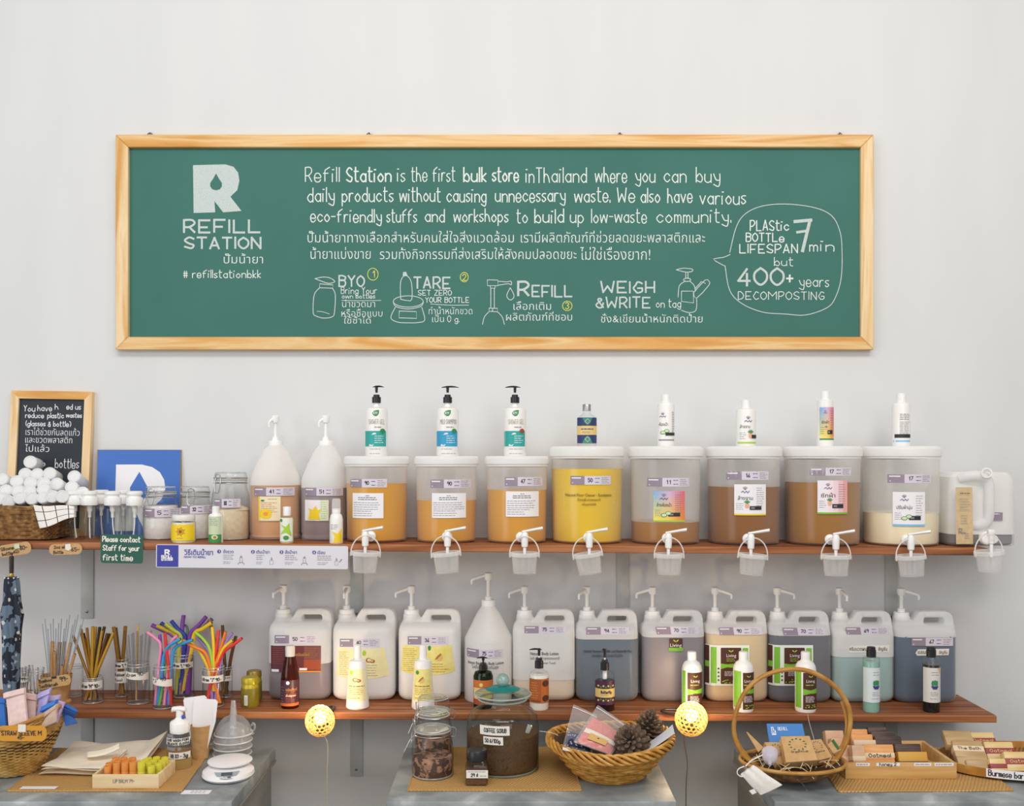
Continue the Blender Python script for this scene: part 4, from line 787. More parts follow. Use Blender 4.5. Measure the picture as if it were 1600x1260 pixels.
t = MB(); i0 = 0; t.lathe([(.019, 0), (.019, .016), (.0165, .018), (.0165, .034), (.012, .036), (.012, .060)], WHITEG, 24); t.xf(Matrix.Translation((jw(1538, 840, -.089)[0], -.089, .0275)) @ Matrix.Rotation(pi / 2, 4, 'X'), i0)
i0 = len(t.v); t.lathe([(.0155, 0), (.0155, .018), (.012, .022)], WHITEG, 22); t.xf(Matrix.Translation((jw(1538, 840, -.146)[0], -.146, .0275)) @ Matrix.Rotation(pi / 2, 4, 'X'), i0)
t.lathe([(.005, -.05), (.005, -.012), (.008, -.010), (.008, .016)], WHITEG, 14, (jw(1549, 840, -.172)[0], -.172, .0275)); t.box((jw(1548, 840, -.172)[0], -.172, .0505), (.018, .014, .014), WHITEG, .002); mk('tap', t, rp.o)
D = CD - .23; o = thing('hang_tag', 'long kraft paper tag hanging in front of the milky jug', 'tag', W(1506.5, 806, D))
mk('card', MB().grid(lambda u, v: ((u - .5) * .050, .002 * cos(v * 3) - .001, (.5 - v) * .168), 2, 10, noisy('pale_kraft_tag', ['cbb086', 'd6bd94'], (1, 1, 1), 60, 3, .8)), o)
l = Lab(lambda x, y, ly: ((x - 1506.5) * D / F, -.004 - OFF * ly, (806 - y) * D / F)); l.bars(1499, 1515, 771, 771, 1, INK, 1, var=.05).bars(1498, 1515, 780, 797, 5, INKG, .7, var=.4).bars(1500, 1515, 806, 818, 4, INKG, .7).hand('R', 1497.5, 834, 8, INKG, 1.2, 1502).hand('m', 1503, 834, 4, INKG, 1, 1507).bars(1506, 1514, 834, 841, 3, INKG, .7).done('print', o)
bk = bucket('small clear plastic bucket hanging from the tap of the milky jug', DP[0], 0); bk.location = (rp.loc.x + jw(1545, 840, -.195)[0], -.315, rp.loc.z + .0275 + .0175 - .046); bk.rotation_euler = (0, radians(-5), radians(5))

# ------------------------------------------------------------------ wicker basket of white bottles, with a checked cloth
def woven(mb, prof, mat, nrow, shape, amp=.0022, r=.0025, nst=28, seg=5, seglen=None, zoff=None):
    """rows of withies weaving in and out of upright stakes; shape(theta, scale) gives the plan"""
    n = nst * 4
    for i in range(nrow):
        u = (i + .5) / nrow; sc_, z = prof(u); pts = []
        for j in range(n):
            t = 2 * pi * j / n; x, y = shape(t, sc_); d = sqrt(x * x + y * y) or 1; a = amp * (1 if i % 2 else -1) * sin(nst * t / 2)
            pts.append((x + x / d * a, y + y / d * a, z + (zoff(t, u) if zoff else 0)))
        mb.tube(pts, r, mat, seg, True)
    return mb
def se(a, b, e=4): return lambda t, s: (s * a * abs(cos(t)) ** (2 / e) * (1 if cos(t) > 0 else -1), s * b * abs(sin(t)) ** (2 / e) * (1 if sin(t) > 0 else -1))
bk = P('wicker_basket', 'brown rectangular wicker basket of white bottles at the left end of the shelf', 'basket', 34, -.130, 'U'); k = bk.k
sh = se(67 * k, .085, 7); hB = bk.z(790)
w = woven(MB(), lambda u: (.94 + .06 * u, .004 + (hB - .008) * u), WICKER, 15, sh, .0026, .0042, 44)
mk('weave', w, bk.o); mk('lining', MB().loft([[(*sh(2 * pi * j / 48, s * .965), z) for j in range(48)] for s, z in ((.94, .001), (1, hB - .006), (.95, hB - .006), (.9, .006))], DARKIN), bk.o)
rim = MB()
for q in range(2): rim.tube([(*sh(2 * pi * j / 96, 1.0 + .012 * sin(24 * 2 * pi * j / 96 + q * pi)), hB - .002 + .003 * cos(24 * 2 * pi * j / 96 + q * pi)) for j in range(96)], .004, WICKER, 6, True)
mk('rim', rim, bk.o)
def silicone(px, py, D, ang, el, lab_, first=[None]):
    if first[0] is None:
        o = thing('small_bottle', lab_, 'bottle', (0, 0, 0), 'white bottles piled in the wicker basket')
        mk('body', MB().lathe([(.0165, -.09), (.019, -.086), (.019, -.012), (.0175, -.006), (.0155, -.004)], SILIC, 22), o); mk('cap', MB().lathe([(.0185, -.014), (.0195, -.012), (.0195, -.001), (.0180, .001), (.0150, .0005), (.0140, -.001)], frost('milky_cap', 'ffffff', .8), 22), o); first[0] = o; r = o
    else: r = dup(first[0], (0, 0, 0), lab_)
    r.location = W(px, py, D); r.rotation_mode = 'QUATERNION'; d = Vector((sin(ang) * cos(el), -cos(ang) * cos(el), -sin(el))); r.rotation_quaternion = d.to_track_quat('Z', 'Y'); return r
rows = [('top', [(47, 722)]), ('second', [(39, 741), (58, 741), (77.5, 740), (115.5, 744.5), (3, 749)]), ('third', [(26, 752), (47.5, 755), (68, 755.5), (88, 756), (111.5, 761)]), ('fourth', [(8, 767), (26.5, 767), (67, 764), (46, 768), (128, 770)]), ('bottom', [(0, 779), (31, 778), (50, 779), (67, 777), (81, 776), (97, 776), (13, 784)])]
rows = [(a, sorted(b)) for a, b in rows]; ordw = ['first', 'second', 'third', 'fourth', 'fifth', 'sixth', 'seventh']
for ri, (rn, L) in enumerate(rows):
    for j, (x, y) in enumerate(L):
        silicone(x, y, CD - (.105, .125, .150, .175, .195)[ri], random.uniform(-.12, .25), random.uniform(-.42, -.1), 'milky white bottle in the basket, ' + ('alone on top of the pile' if ri == 0 else '%s from left in the pile\'s %s row' % (ordw[j], rn)))
def chk(u, v):
    px = 52 + 64 * u + 10 * v * (1 - u); py = 789 + 3 * u + v * (37 - 20 * u) + 1.5 * sin(u * 6)
    q = W(px, py, CD - .2265 - .008 * v - .003 * sin(u * 9)); return q - Vector((-1.46, -.22, 1.45))
ck = thing('checked_cloth', 'white cloth with thin black check draped over the basket front', 'cloth', (-1.46, -.22, 1.45)); CW = noisy('white_cotton', ['ebe6df', 'f3efe9'], (1, 1, 1), 160, 3, .9, .05)
mk('fabric', MB().grid(chk, 44, 30, CW, pick=lambda i, j: INK if i % 14 == 9 or j % 12 == 8 else CW), ck); m = ck.children[0].modifiers.new('s', 'SOLIDIFY') if ck.children else None
if m: m.thickness = .0016; m.offset = 0
# ------------------------------------------------------------------ jerrycans on the lower shelf
def can_mesh():
    b = MB(); u = .00038; cx = lambda x: (x - 332) * u; cz = lambda y: (1030 - y) * u
    def rl(z, hx, hy, r, dx=0): return [(a + dx, c, z) for a, c in rrect(-hx, -hy, hx, hy, r, 6)]
    b.loft([rl(0, .078, .046, .03), rl(.004, .087, .054, .03), rl(.014, .0945, .0605, .03), rl(.024, .096, .062, .03), rl(.205, .096, .062, .03), rl(.216, .0955, .060, .03), rl(.228, .093, .050, .03), rl(.236, .088, .036, .028)], WHITEP)
    def pr(poly, hy):
        n = len(poly); k = .8
        cxm = sum(p[0] for p in poly) / n; czm = sum(p[1] for p in poly) / n
        b.prism([(cx(x), cz(y)) for x, y in poly], -hy, hy, WHITEP)
    pr([(205, 480), (250, 395), (292, 322), (312, 303), (340, 300), (340, 480)], .024)
    pr([(300, 303), (520, 300), (555, 312), (576, 345), (576, 354), (300, 354)], .021)
    pr([(505, 310), (545, 308), (572, 335), (583, 380), (585, 480), (505, 480)], .026)
    pr([(230, 408), (580, 408), (585, 490), (220, 490)], .034)
    b.lathe([(.034, .19), (.030, .222), (.0265, .236), (.026, .262)], WHITEP, 24, (cx(177), 0, 0))
    me = bpy.data.meshes.new('can'); me.from_pydata(b.v, [], b.f); o = bpy.data.objects.new('can', me); COL.objects.link(o)
    r = o.modifiers.new('r', 'REMESH'); r.mode = 'VOXEL'; r.voxel_size = .0036
    s = o.modifiers.new('s', 'SMOOTH'); s.factor = .5; s.iterations = 7
    dg = bpy.context.evaluated_depsgraph_get(); m2 = bpy.data.meshes.new_from_object(o.evaluated_get(dg)); bpy.data.objects.remove(o)
    m2.materials.clear(); m2.materials.append(CANM); m2.shade_smooth(); m2.name = 'jerrycan_body'; return m2
CANB = can_mesh(); CY = -.068; CFD = CD + CY - .062
LC = {k: liquid('can_liquid_' + k, c, .05) for k, c in dict(mauve='8b7f8a', white='f3f1ee', slate='5b6a7b', lilac='8f858b', butter='ddc398', ink='62626d', teal='a3bfbf', navy='4e6178', ivory='f0dfc8').items()}
LOTM = frost('milky_lotion_can', 'f9f7f5', .85, .15, .4)
def can(px, lq, lv, label, ang):
    X = (px - 800) * 3.045 / F; z = zL(X); o = thing('jerrycan', label, 'jerrycan', (X, CY, z), 'jerrycans with pumps on the lower shelf')
    zq = H - (lv - HY) * CFD / F - z; me = CANB.copy(); me.materials.append(LOTM if lq == 'white' else WETM); me.materials[0] = LOTM if lq == 'white' else CANM; me.polygons.foreach_set('material_index', [1 if q.center.z < zq else 0 for q in me.polygons]); mko('body', me, o); q = MB()
    def rl(zz, hx, hy, r): return [(a, c, zz) for a, c in rrect(-hx, -hy, hx, hy, r, 6)]
    L = [rl(.005, .083, .050, .028), rl(.014, .0915, .0575, .028), rl(.024, .0932, .0592, .028)]
    L += [rl(min(zq, .205), .0932, .0592, .028)]
    if zq > .206: L += [rl(zq, .0925, .057, .028)]
    mk('liquid', q.loft(L, LC[lq]), o)
    pu = big_pump(o, 1, ang, .250, .0235, .0225, .048, .050, .004); pu.location = (-.0589, 0, 0)
    return o
def canl(o, step=5):
    X, Z = o.location.x, o.location.z; k = CFD / F
    def f(px, py, ly):
        x = (px - 800) * k - X; z = H - (py - HY) * k - Z; r = .030; e = max(0, abs(x) - (.0955 - r)); e = min(e, r * .985)
        return (x, -.0620 + r - sqrt(r * r - e * e) - .0003 - OFF * ly + max(0, (z - .205)) * .16, z)
    return Lab(f, step)
CANS = [
    (467, 'mauve', 1037, 'jerrycan of mauve liquid with a maroon label, first from the left', -2.0), (567.5, 'white', 1004, 'jerrycan of white lotion with cream label and nuts, second from the left', -pi / 2), (670.5, 'white', 1004, 'jerrycan of white lotion with yellow label, left of the conical jug', -2.75),
    (850, 'ivory', 1064, 'jerrycan with a little ivory lotion, right of the conical jug', -2.8), (949, 'slate', 999, 'jerrycan of blue grey shampoo behind the purple labelled pump bottle', -2.15), (1053, 'lilac', 996, 'jerrycan of lilac grey liquid with small brown square label', -3.0),
    (1152.5, 'butter', 992, 'jerrycan of butter coloured liquid with brown and green label', -.35), (1251.5, 'ink', 994, 'jerrycan of dark grey liquid with brown and green label, behind the hoop basket', -.3), (1350.5, 'teal', 1028, 'jerrycan of pale teal liquid with handwritten paper strip', -1.45), (1448.5, 'navy', 996, 'jerrycan of dark blue liquid with paper strip, last at the right end', -.3)]
CO = [can(*c) for c in CANS]
for o, a in zip(CO, [(429, 993, 496, 1005.6, '50', 0), (531, 998.6, 592.5, 1011, '40', 0), (637, 994.6, 700, 1007.4, '36', 0), (819.6, 979, 884.8, 990, '75', 0), (916, 980.6, 983, 992, '94', 0), (1024.6, 980, 1091.5, 991.6, '70', 1.5), (1123, 981, 1190, 992.4, '90', 1.5), (1223, 981.6, 1290.5, 993, '70', 1.5), (1321.6, 981, 1389, 992, '69', 1.5), (1424, 997, 1489.6, 1009.6, '67', 0)]):
    price(canl(o), *a).done('price_label', o)
def fruit(l, x, y, s=1):
    l.disc(x, y, 4.2 * s, COLR['tan'], 3, 3.4 * s); l.disc(x + .8 * s, y - .3 * s, 2.8 * s, M('f0dcae', .5), 4, 2.2 * s); l.disc(x + 5.5 * s, y + 1.5 * s, 3.6 * s, COLR['rust'], 3, 2.4 * s); l.disc(x + 5 * s, y + 1.2 * s, 2.2 * s, M('ecc88f', .5), 4, 1.3 * s)
def almond(l, x, y, s=1):
    l.poly([(x - 5 * s, y + 4 * s), (x - 2 * s, y - 1 * s), (x + 3 * s, y - 5 * s), (x + 4 * s, y - 3 * s), (x, y + 2 * s)], COLR['tan'], 3); l.poly([(x - 3 * s, y + 5 * s), (x, y + 1 * s), (x + 4.5 * s, y - 3 * s), (x + 5.5 * s, y + 1 * s), (x + 3 * s, y + 4.5 * s)], M('e2bb78', .5), 4)
MAR = M('6a2f33', .5, name='maroon_print')
l = canl(CO[0]); l.rect(422.6, 1009.4, 501.6, 1050.6, MAR).rect(422.6, 1009.4, 446, 1050.6, COLR['maroon'], 2).rect(475, 1010, 501.6, 1031, M('7d4648', .5, name='dusty_maroon'), 2).rect(475, 1031, 501.6, 1047, COLR['rust'], 2).rect(464, 1048.5, 501.6, 1050.6, COLR['orange'], 3)
l.hand('antioxidant', 462, 1025, 5, COLR['tan'], .9, 484, 4).bars(425, 444, 1013, 1037, 8, COLR['rust'], .7, ly=3).bars(477, 499, 1013, 1028, 6, COLR['tan'], .6, ly=3).rect(424, 1046, 436, 1050, PAPER, 4).rect(468, 1044, 480, 1047.5, PAPER, 4).done('product_label', CO[0])
YEL = noisy('cream_yellow_label', ['f0e4a8', 'f3e9bb'], (1, 1, 1), 60, 3, .6); YEL2 = noisy('lemon_label', ['e7d873', 'efe49a'], (1, 1, 1), 70, 3, .6)
def fan(l, x0, x1, xa, xb, y0, y1, mat, bow=7):
    n = 16
    for i in range(n):
        u, v = i / n, (i + 1) / n; b = lambda t: bow * 4 * t * (1 - t)
        l.poly([(x0 + (x1 - x0) * u, y0 + b(u) * .4), (x0 + (x1 - x0) * v, y0 + b(v) * .4), (xa + (xb - xa) * v, y1 - bow + b(v)), (xa + (xb - xa) * u, y1 - bow + b(u))], mat, 1)
    return l
l = fan(canl(CO[1]), 529, 601, 525, 608, 1012, 1062, YEL); fruit(l, 576, 1032, 1.1); l.bars(530, 546, 1019, 1054, 12, COLR['tan'], .6).bars(573, 592, 1040, 1056, 5, INKG, .7).disc(569, 1021, 3, COLR['lime'], 3, 4).done('product_label', CO[1])
l = fan(canl(CO[2]), 629, 705, 626, 711, 1008, 1056, YEL2); almond(l, 685, 1027, 1.2); l.bars(630, 652, 1014, 1048, 12, COLR['tan'], .6).bars(675, 702, 1038, 1050, 4, COLR['tan'], .8).disc(671, 1013, 2.4, COLR['logo'], 3, 4).done('product_label', CO[2])
l = canl(CO[3]); l.text('Natural Body Lotion', 828.6, 872.6, 1024, 8.5, INK, off=.01).text('โลชั่นบำรุงผิวสูตรธรรมชาติ', 828, 874, 1031, 7, INK).text('Summer Touch', 843, 868, 1038, 6.5, INK).done('product_label', CO[3])
l = canl(CO[4]); l.text('Herbal Shampoo Kaffir and Butterfly Pea', 912, 987, 1020, 8, INK, off=.012).text('แชมพูมะกรูดและอัญชัน', 925, 973, 1027, 7, INK).done('product_label', CO[4])
BRN = M('4f2a22', .5, name='brown_print'); GRN = M('7cbb35', .5, name='fresh_green_print')
def leaves2(l, x, y, s=1):
    l.poly([(x, y + 2 * s), (x - 4 * s, y - .5 * s), (x - 4 * s, y - 2.5 * s), (x - 1 * s, y - 1 * s)], COLR['lime'], 4); l.poly([(x, y + 2 * s), (x + 4 * s, y - .5 * s), (x + 4 * s, y - 2.5 * s), (x + 1 * s, y - 1 * s)], COLR['lime'], 4)
l = canl(CO[5]); l.rr(1045.6, 998, 1066.4, 1013.5, 1, BRN).rr(1044.6, 1012.5, 1067.4, 1018, .8, GRN, 2); leaves2(l, 1056, 1002, 1.0); l.text('Living', 1047, 1065, 1011, 7.5, PAPER, 3).done('product_label', CO[5])
def living(o, x0):
    l = canl(o, 3); a = lambda x: x0 + x
    l.rect(a(0), 1008.5, a(67), 1072, M('e9eee6', .5, name='label_white')); l.rect(a(0), 1009.5, a(5), 1069, BRN, 2).rect(a(0), 1034, a(5), 1043, GRN, 3)
    l.rect(a(7), 1011.5, a(15.5), 1068, GRN, 2).rr(a(22), 1012.5, a(54), 1069, 1.2, BRN, 2).rr(a(56), 1013, a(65), 1069, 1.2, GRN, 2)
    l.poly([(a(22), 1037), (a(32), 1038.5), (a(54), 1036.5), (a(54), 1045), (a(32), 1043), (a(22), 1046)], GRN, 3); leaves2(l, a(38), 1018, .9); l.text('Living', a(31), a(46), 1027, 7, PAPER, 3)
    l.bars(a(31), a(45), 1030, 1033, 2, COLR['lime'], .8, ly=3, var=.1).bars(a(28), a(50), 1050, 1056, 4, PAPER, .6, ly=3)
    for q in range(4): l.disc(a(18.5), 1045 + q * 6, 1.6, COLR['dgreen'], 3, n=8)
    for q in range(16): l.disc(a(24 + random.random() * 28), 1062 + random.random() * 6, 1.3, COLR['lime'], 3, .7, n=6)
    l.done('product_label', o)
living(CO[6], 1104); living(CO[7], 1203.3)
def strip(o, x0, y0, x1, y1, words_):
    l = canl(o); l.poly([(x0, y0 + 6), (x0 + 4, y0), (x1, y0 - 1), (x1 - 1, y1 - 1), (x0 + 3, y1)], TAPE, 1)
    for t, a, b in words_: l.text(t, a, b, y1 - 3, 8, INK, 2, off=.01)
    l.done('name_strip', o)
strip(CO[8], 1325, 1009.5, 1390, 1020, [('ครีมนวดผม', 1327, 1354, ), ('อัญชัน', 1372, 1386)]); strip(CO[9], 1430, 1015, 1483, 1025, [('แชมพู', 1434, 1452), ('อัญชัน', 1467, 1480)])
p = P('gallon_jug', 'white conical gallon jug of lotion with tall pump, between the jerrycans', 'jug', 763, -.080, 'L'); k = p.k; LOT = frost('milky_lotion_jug', 'f9f7f5', .8, .2, .4)
p.lathe('bottle', LOT, [(34, None), (36.7, 1094), (37.4, 1088), (37.4, 1000), (37, 995), (30, 982), (19, 960), (11.5, 948), (10.6, 946), (10.6, 940)], seg=40); mk('liquid', MB().lathe([(33 * k, .003), (35.5 * k, .010), (36 * k, p.z(1003))], LC['white'], 36), p.o)
big_pump(p.o, k, -2.85, p.z(948), .0215, .021, .058, .052, .004)
price(Lab(cyl(p, 37.8 * k)), 729, 1015, 786.5, 1028, '75').done('price_label', p.o); l = Lab(cyl(p, 37.8 * k)); l.text('Insect Repellent Body Lotion', 731, 787, 1038.5, 8, INK, off=.01).text('โลชั่นบำรุงผิวกันยุง', 737, 779, 1045, 7, INK).line([(729, 1031), (793, 1031), (793, 1050)], .35, CREAMP).done('product_label', p.o)

# ------------------------------------------------------------------ bottles standing in front of the jerrycans
p = P('flip_cap_bottle', 'dark brown tapering bottle with purple label in front of the first jerrycan', 'bottle', 453.3, -.205, 'L')
pr = [(13, None), (14.3, 1101), (14.3, 1062), (13, 1050), (10, 1036), (7.8, 1026), (6, 1025)]; p.lathe('bottle', glass('amber_bottle', (205, 160, 120), .4, (60, 30, 20)), pr); p.lathe('contents', M('5a2410', .25, name='brown_shampoo'), [(h * .94, y) for h, y in pr[:-1]]); p.lathe('cap', M('d8d2cc', .3, name='frosted_cap'), [(7.4, 1025.5), (7.6, 1012), (6.6, 1009)])
PL = M('4a2537', .45, name='plum_label'); l = Lab(cyl(p, 14.6 * p.k), 3); l.rect(439.3, 1061, 467.3, 1099, PL).rect(439.3, 1096.5, 467.3, 1101, COLR['orange2'], 2).disc(452.5, 1065, 2.8, PAPER, 2).hand('antioxidant', 449.5, 1077, 4, COLR['tan'], .8, 465.5).bars(450, 465, 1079, 1082, 2, COLR['rust'], 1.2, var=.1).hand('shampoo', 449.5, 1086, 3.6, COLR['peach'], .8, 464).bars(440.5, 446, 1072, 1094, 6, INKG, .7).bars(449, 464, 1089, 1094, 3, COLR['rust'], .7).done('label', p.o)
def lotion(px, lab_, mat, art, hid=0):
    p = P('tapered_lotion_bottle', lab_, 'bottle', px, -.205, 'L', 'white tapered lotion bottles'); pr = [(16.5, None), (18, 1104), (17.6, 1096), (13.4, 1036), (12.6, 1032), (6.5, 1030.5), (6, 1028)]
    p.lathe('bottle', BOT, pr, seg=32); p.lathe('cap', WHITEG, [(6.2, 1031), (6, 1012), (5.4, 1008)]); R = lambda z: p.k * (18 + .15 - 4.7 * max(0, min(1, (z - p.z(1100)) / (p.z(1036) - p.z(1100)))))
    l = Lab(cyl(p, R), 3)
    for i in range(12):
        y0 = 1044 + i * 4; w0 = 13.2 + (y0 - 1044) * .068; l.rect(px - w0 * .93, y0, px + w0 * .93, y0 + 4.1, mat)
    l.disc(px - 8, 1049, 2.6, COLR['lime'] if art == 'n' else COLR['logo'], 3, 3.2)
    (fruit if art == 'n' else almond)(l, px - 2, 1060, 1.0); l.bars(px - 12, px + 12, 1070, 1070, 1, COLR['tan'], 1.6, var=.05).bars(px - 12, px + 12, 1074, 1082, 4, COLR['tan'], .7, var=.2).bars(px - 12, px + 6, 1088, 1088, 1, COLR['tan'], .9, var=.1).done('label', p.o)
lotion(558.7, 'white tapered lotion bottle with cream label and nuts, in front of the second jerrycan', YEL, 'n'); lotion(661, 'white tapered lotion bottle with yellow label, partly behind the clip top jars', YEL2, 'a')
p = P('pump_bottle', 'green and brown pump bottle behind the big coffee jar', 'bottle', 755, -.192, 'L'); p.lathe('bottle', glass('green_bottle', (120, 150, 110), .3, (40, 60, 40)), [(14.5, None), (15.3, 1096), (15.3, 1056), (13, 1050), (8, 1048), (6.4, 1047)]); p.lathe('contents', M('3f5c2f', .3, name='green_wash'), [(14, 1101), (14.7, 1096), (14.7, 1056), (13, 1052)])
pump_head(p, 745, 762, 1025.5, 1036, 1049, 6.6, BLACKP, BLACKP, 1); l = Lab(cyl(p, 15.4 * p.k), 3); l.rect(740.5, 1061, 769.7, 1073, COLR['orange2']).rect(740.5, 1073, 769.7, 1090, COLR['gold'], 1).rect(740.5, 1090, 769.7, 1099, COLR['rust']).bars(745, 766, 1078, 1085, 3, INKG, .8).disc(752, 1068, 3, COLR['gold'], 2).done('label', p.o)
p = P('pump_bottle', 'clear pump bottle of white lotion with orange label, right of the coffee jar', 'bottle', 842.3, -.205, 'L'); p.lathe('bottle', GLASSC, [(14.6, None), (15.4, 1105), (15.4, 1056), (13.5, 1050), (7, 1047), (6.6, 1043)]); p.lathe('contents', M('f0ece4', .4, name='white_lotion'), [(14, None), (14.8, 1105), (14.8, 1056), (14, 1054)])
pump_head(p, 827, 847, 1012.5, 1028, 1044, 6.8, BLACKP, WHITEP, -1); l = Lab(cyl(p, 15.5 * p.k), 3); OR = M('a85a2c', .5, name='burnt_orange_label'); l.rect(827.4, 1059, 857.2, 1096, OR).rect(845, 1059, 857.2, 1096, COLR['orange2'], 2).disc(852, 1066, 5, BRN, 3).disc(852, 1089, 5, BRN, 3).bars(829, 843, 1065, 1088, 7, COLR['orange'], .7).bars(831, 844, 1093, 1093, 1, INK, 1.4, var=.05).done('label', p.o)
p = P('pump_bottle', 'clear pump bottle of dark shampoo with purple and cream label', 'bottle', 945, -.215, 'L'); p.lathe('bottle', GLASSC, [(14.6, None), (15.4, 1108), (15.4, 1058), (13, 1051), (7, 1048), (6.6, 1046)]); p.lathe('contents', M('24141d', .2, name='dark_shampoo'), [(14, None), (14.8, 1108), (14.8, 1063)])
p.lathe('dip_tube', WHITEP, [(3.4, 1061), (3.4, 1046)]); pump_head(p, 940.5, 946, 1013, 1031, 1047, 6.8, BLACKP, WHITEP, 1); l = Lab(cyl(p, 15.5 * p.k), 3); l.rect(930, 1062, 960, 1099, COLR['plum']).rect(930, 1074, 960, 1087.5, COLR['gold'], 2).hand('Butterfly', 938, 1081, 4, INK, .9, 954, 3).bars(938, 953, 1084, 1084, 1, INKG, .8)
for a in range(7): l.disc(934 + a * 3.8, 1069.5 + (a % 2) * 1.6, 1.5, COLR['leaf' if a % 2 else 'gold'], 3, n=8); l.disc(934 + a * 3.8, 1092 - (a % 2) * 1.6, 1.5, COLR['leaf' if a % 2 else 'gold'], 3, n=8)
l.done('label', p.o)
for px, hw_, base, dx, words_ in ((1081, 15.6, 1108, 4, 'white flip cap bottle with brown and green label, above the right bamboo lamp'), (1161.6, 15.8, 1109, 9, 'white flip cap bottle with wide green band, inside the left of the hoop handle'), (1258.6, 16.2, 1110, 6, 'white flip cap bottle with brown and green label, seen through the hoop handle')):
    p = P('flip_cap_bottle', words_, 'bottle', px, -.215, 'L', 'white bottles with brown and green labels'); p.lathe('bottle', BOT, [(hw_ * .93, None), (hw_, base - 3), (hw_, 1046), (hw_ * .93, 1040), (hw_ * .75, 1035), (hw_ * .5, 1032.5), (hw_ * .45, 1031)], seg=32); p.lathe('cap', WHITEG, [(7.1, 1033), (7.2, 1021), (7, 1020.5), (6.9, 1019.5), (6.3, 1018.5)])
    l = Lab(cyl(p, hw_ * 1.005 * p.k), 2.5); a = lambda x: px - hw_ * .97 + x; e = px + hw_ * .97
    l.rect(a(.2), 1047, a(dx), 1104, GRN).rect(a(dx + 2.4), 1049, e, 1106, BRN); lx = px + (e - a(dx + 2.4)) * .02 + dx * .45
    l.poly([(a(dx + 2.4), 1074), (lx, 1076), (e, 1074), (e, 1082), (lx, 1081), (a(dx + 2.4), 1084)], GRN, 2); leaves2(l, lx + 1, 1055, .8); l.text('Living', lx - 6, min(lx + 8, e - .4), 1064, 6.5, PAPER, 3).bars(lx - 7, min(lx + 7, e - 1), 1068, 1068, 1, COLR['lime'], 1.2, var=.05, ly=3).bars(lx - 7, min(lx + 8, e - 1), 1086, 1094, 5, PAPER, .7, ly=3, var=.2)
    for q in range(12): l.disc(a(dx + 4) + random.random() * (e - a(dx + 5)), 1098 + random.random() * 6, 1.2, COLR['lime'], 3, .7, n=6)
    l.done('label', p.o)
CACT = M('2f8f5a', .5, name='cactus_green')
for px, lq, hi, orange, words_ in ((1361.2, ('8fbfb0', 1034), 1030, 0, 'slim bottle of pale teal cream with black cap, in front of the teal jerrycan'), (1455, ('141416', 1038), 1036, 1, 'slim bottle of black liquid with black cap, in front of the last jerrycan')):
    p = P('flip_cap_bottle', words_, 'bottle', px, -.215, 'L', 'slim clear bottles with black caps'); p.lathe('bottle', GLASSC, [(12.4, None), (12.9, 1109), (12.9, 1029), (11.5, 1027), (6, 1026.5), (5.6, 1025)]); p.lathe('contents', M(lq[0], .3, name='bottle_contents'), [(11.9, None), (12.4, 1109), (12.4, lq[1])])
    c = p.lathe('cap', BLACKP, [(7.3, 1026.5), (7.3, 1016), (6.6, 1015.5), (6.4, 1011.5), (5.6, 1011)]); WL = M('d5e2e4' if not orange else 'dcdad4', .5, name='pale_label')
    l = Lab(cyl(p, 13.05 * p.k), 2.5); l.rect(px - 12.5, 1042, px + 12.6, 1096, WL)
    if orange: l.poly([(px + 6, 1042), (px + 12.6, 1042), (px + 12.6, 1052), (px + 9, 1049)], COLR['peach'], 2)
    x = px + (4 if not orange else 1); l.bars(x - 5, x + 6, 1049, 1053, 2, INKG, .8, var=.1)
    for da in (-.75, 0, .7): l.disc(x + 4.6 * sin(da), 1068 - 3 * cos(da), 2.1, CACT, 3, 4.4)
    l.poly([(x - 6, 1070), (x + 6, 1070), (x + 3, 1075), (x - 3, 1075)], INKB, 4); l.bars(x - 6, x + 6, 1080, 1085, 3, INKG, .7).bars(x - 7, x + 6, 1090, 1090, 1, INKG, .7).done('label', p.o)
OLV = noisy('olive_gold_label', ['6e6316', '8b7d22'], (1, 1, 1), 40, 3, .35); GOLDL = M('b7a425', .35, .3, 'yellow_gold_lid')
for px, y, hw_, top, words_ in ((397, -.125, 12, 1048, 'rear olive gold jar, mostly hidden behind its twin on the lower shelf'), (390.8, -.195, 13.8, 1058, 'front olive gold jar with barcode sticker, right of the straw jars')):
    p = P('screw_jar', words_, 'jar', px, y, 'L', 'olive gold screw top jars'); b = 1105 if y < -.15 else 1096; s = b - top
    p.lathe('jar', OLV, [(hw_ * .92, None), (hw_, b - 4), (hw_, top + s * .36), (hw_ * .93, top + s * .30)]); p.lathe('shoulder', GOLDL, [(hw_ * .99, top + s * .36), (hw_ * .9, top + s * .22), (hw_ * .86, top + s * .2)]); p.lathe('lid', M('8d7c2c', .35, .4, 'bronze_lid') if y > -.15 else GOLDL, [(hw_ * .95, top + s * .20), (hw_ * .95, top + 2), (hw_ * .85, top)])
    if y < -.15: l = Lab(cyl(p, hw_ * 1.01 * p.k), 3); l.rect(384.5, 1084.5, 390, 1100, PAPER).bars(385.3, 389.3, 1087, 1098, 8, INKG, .6, var=.05).done('barcode_sticker', p.o)

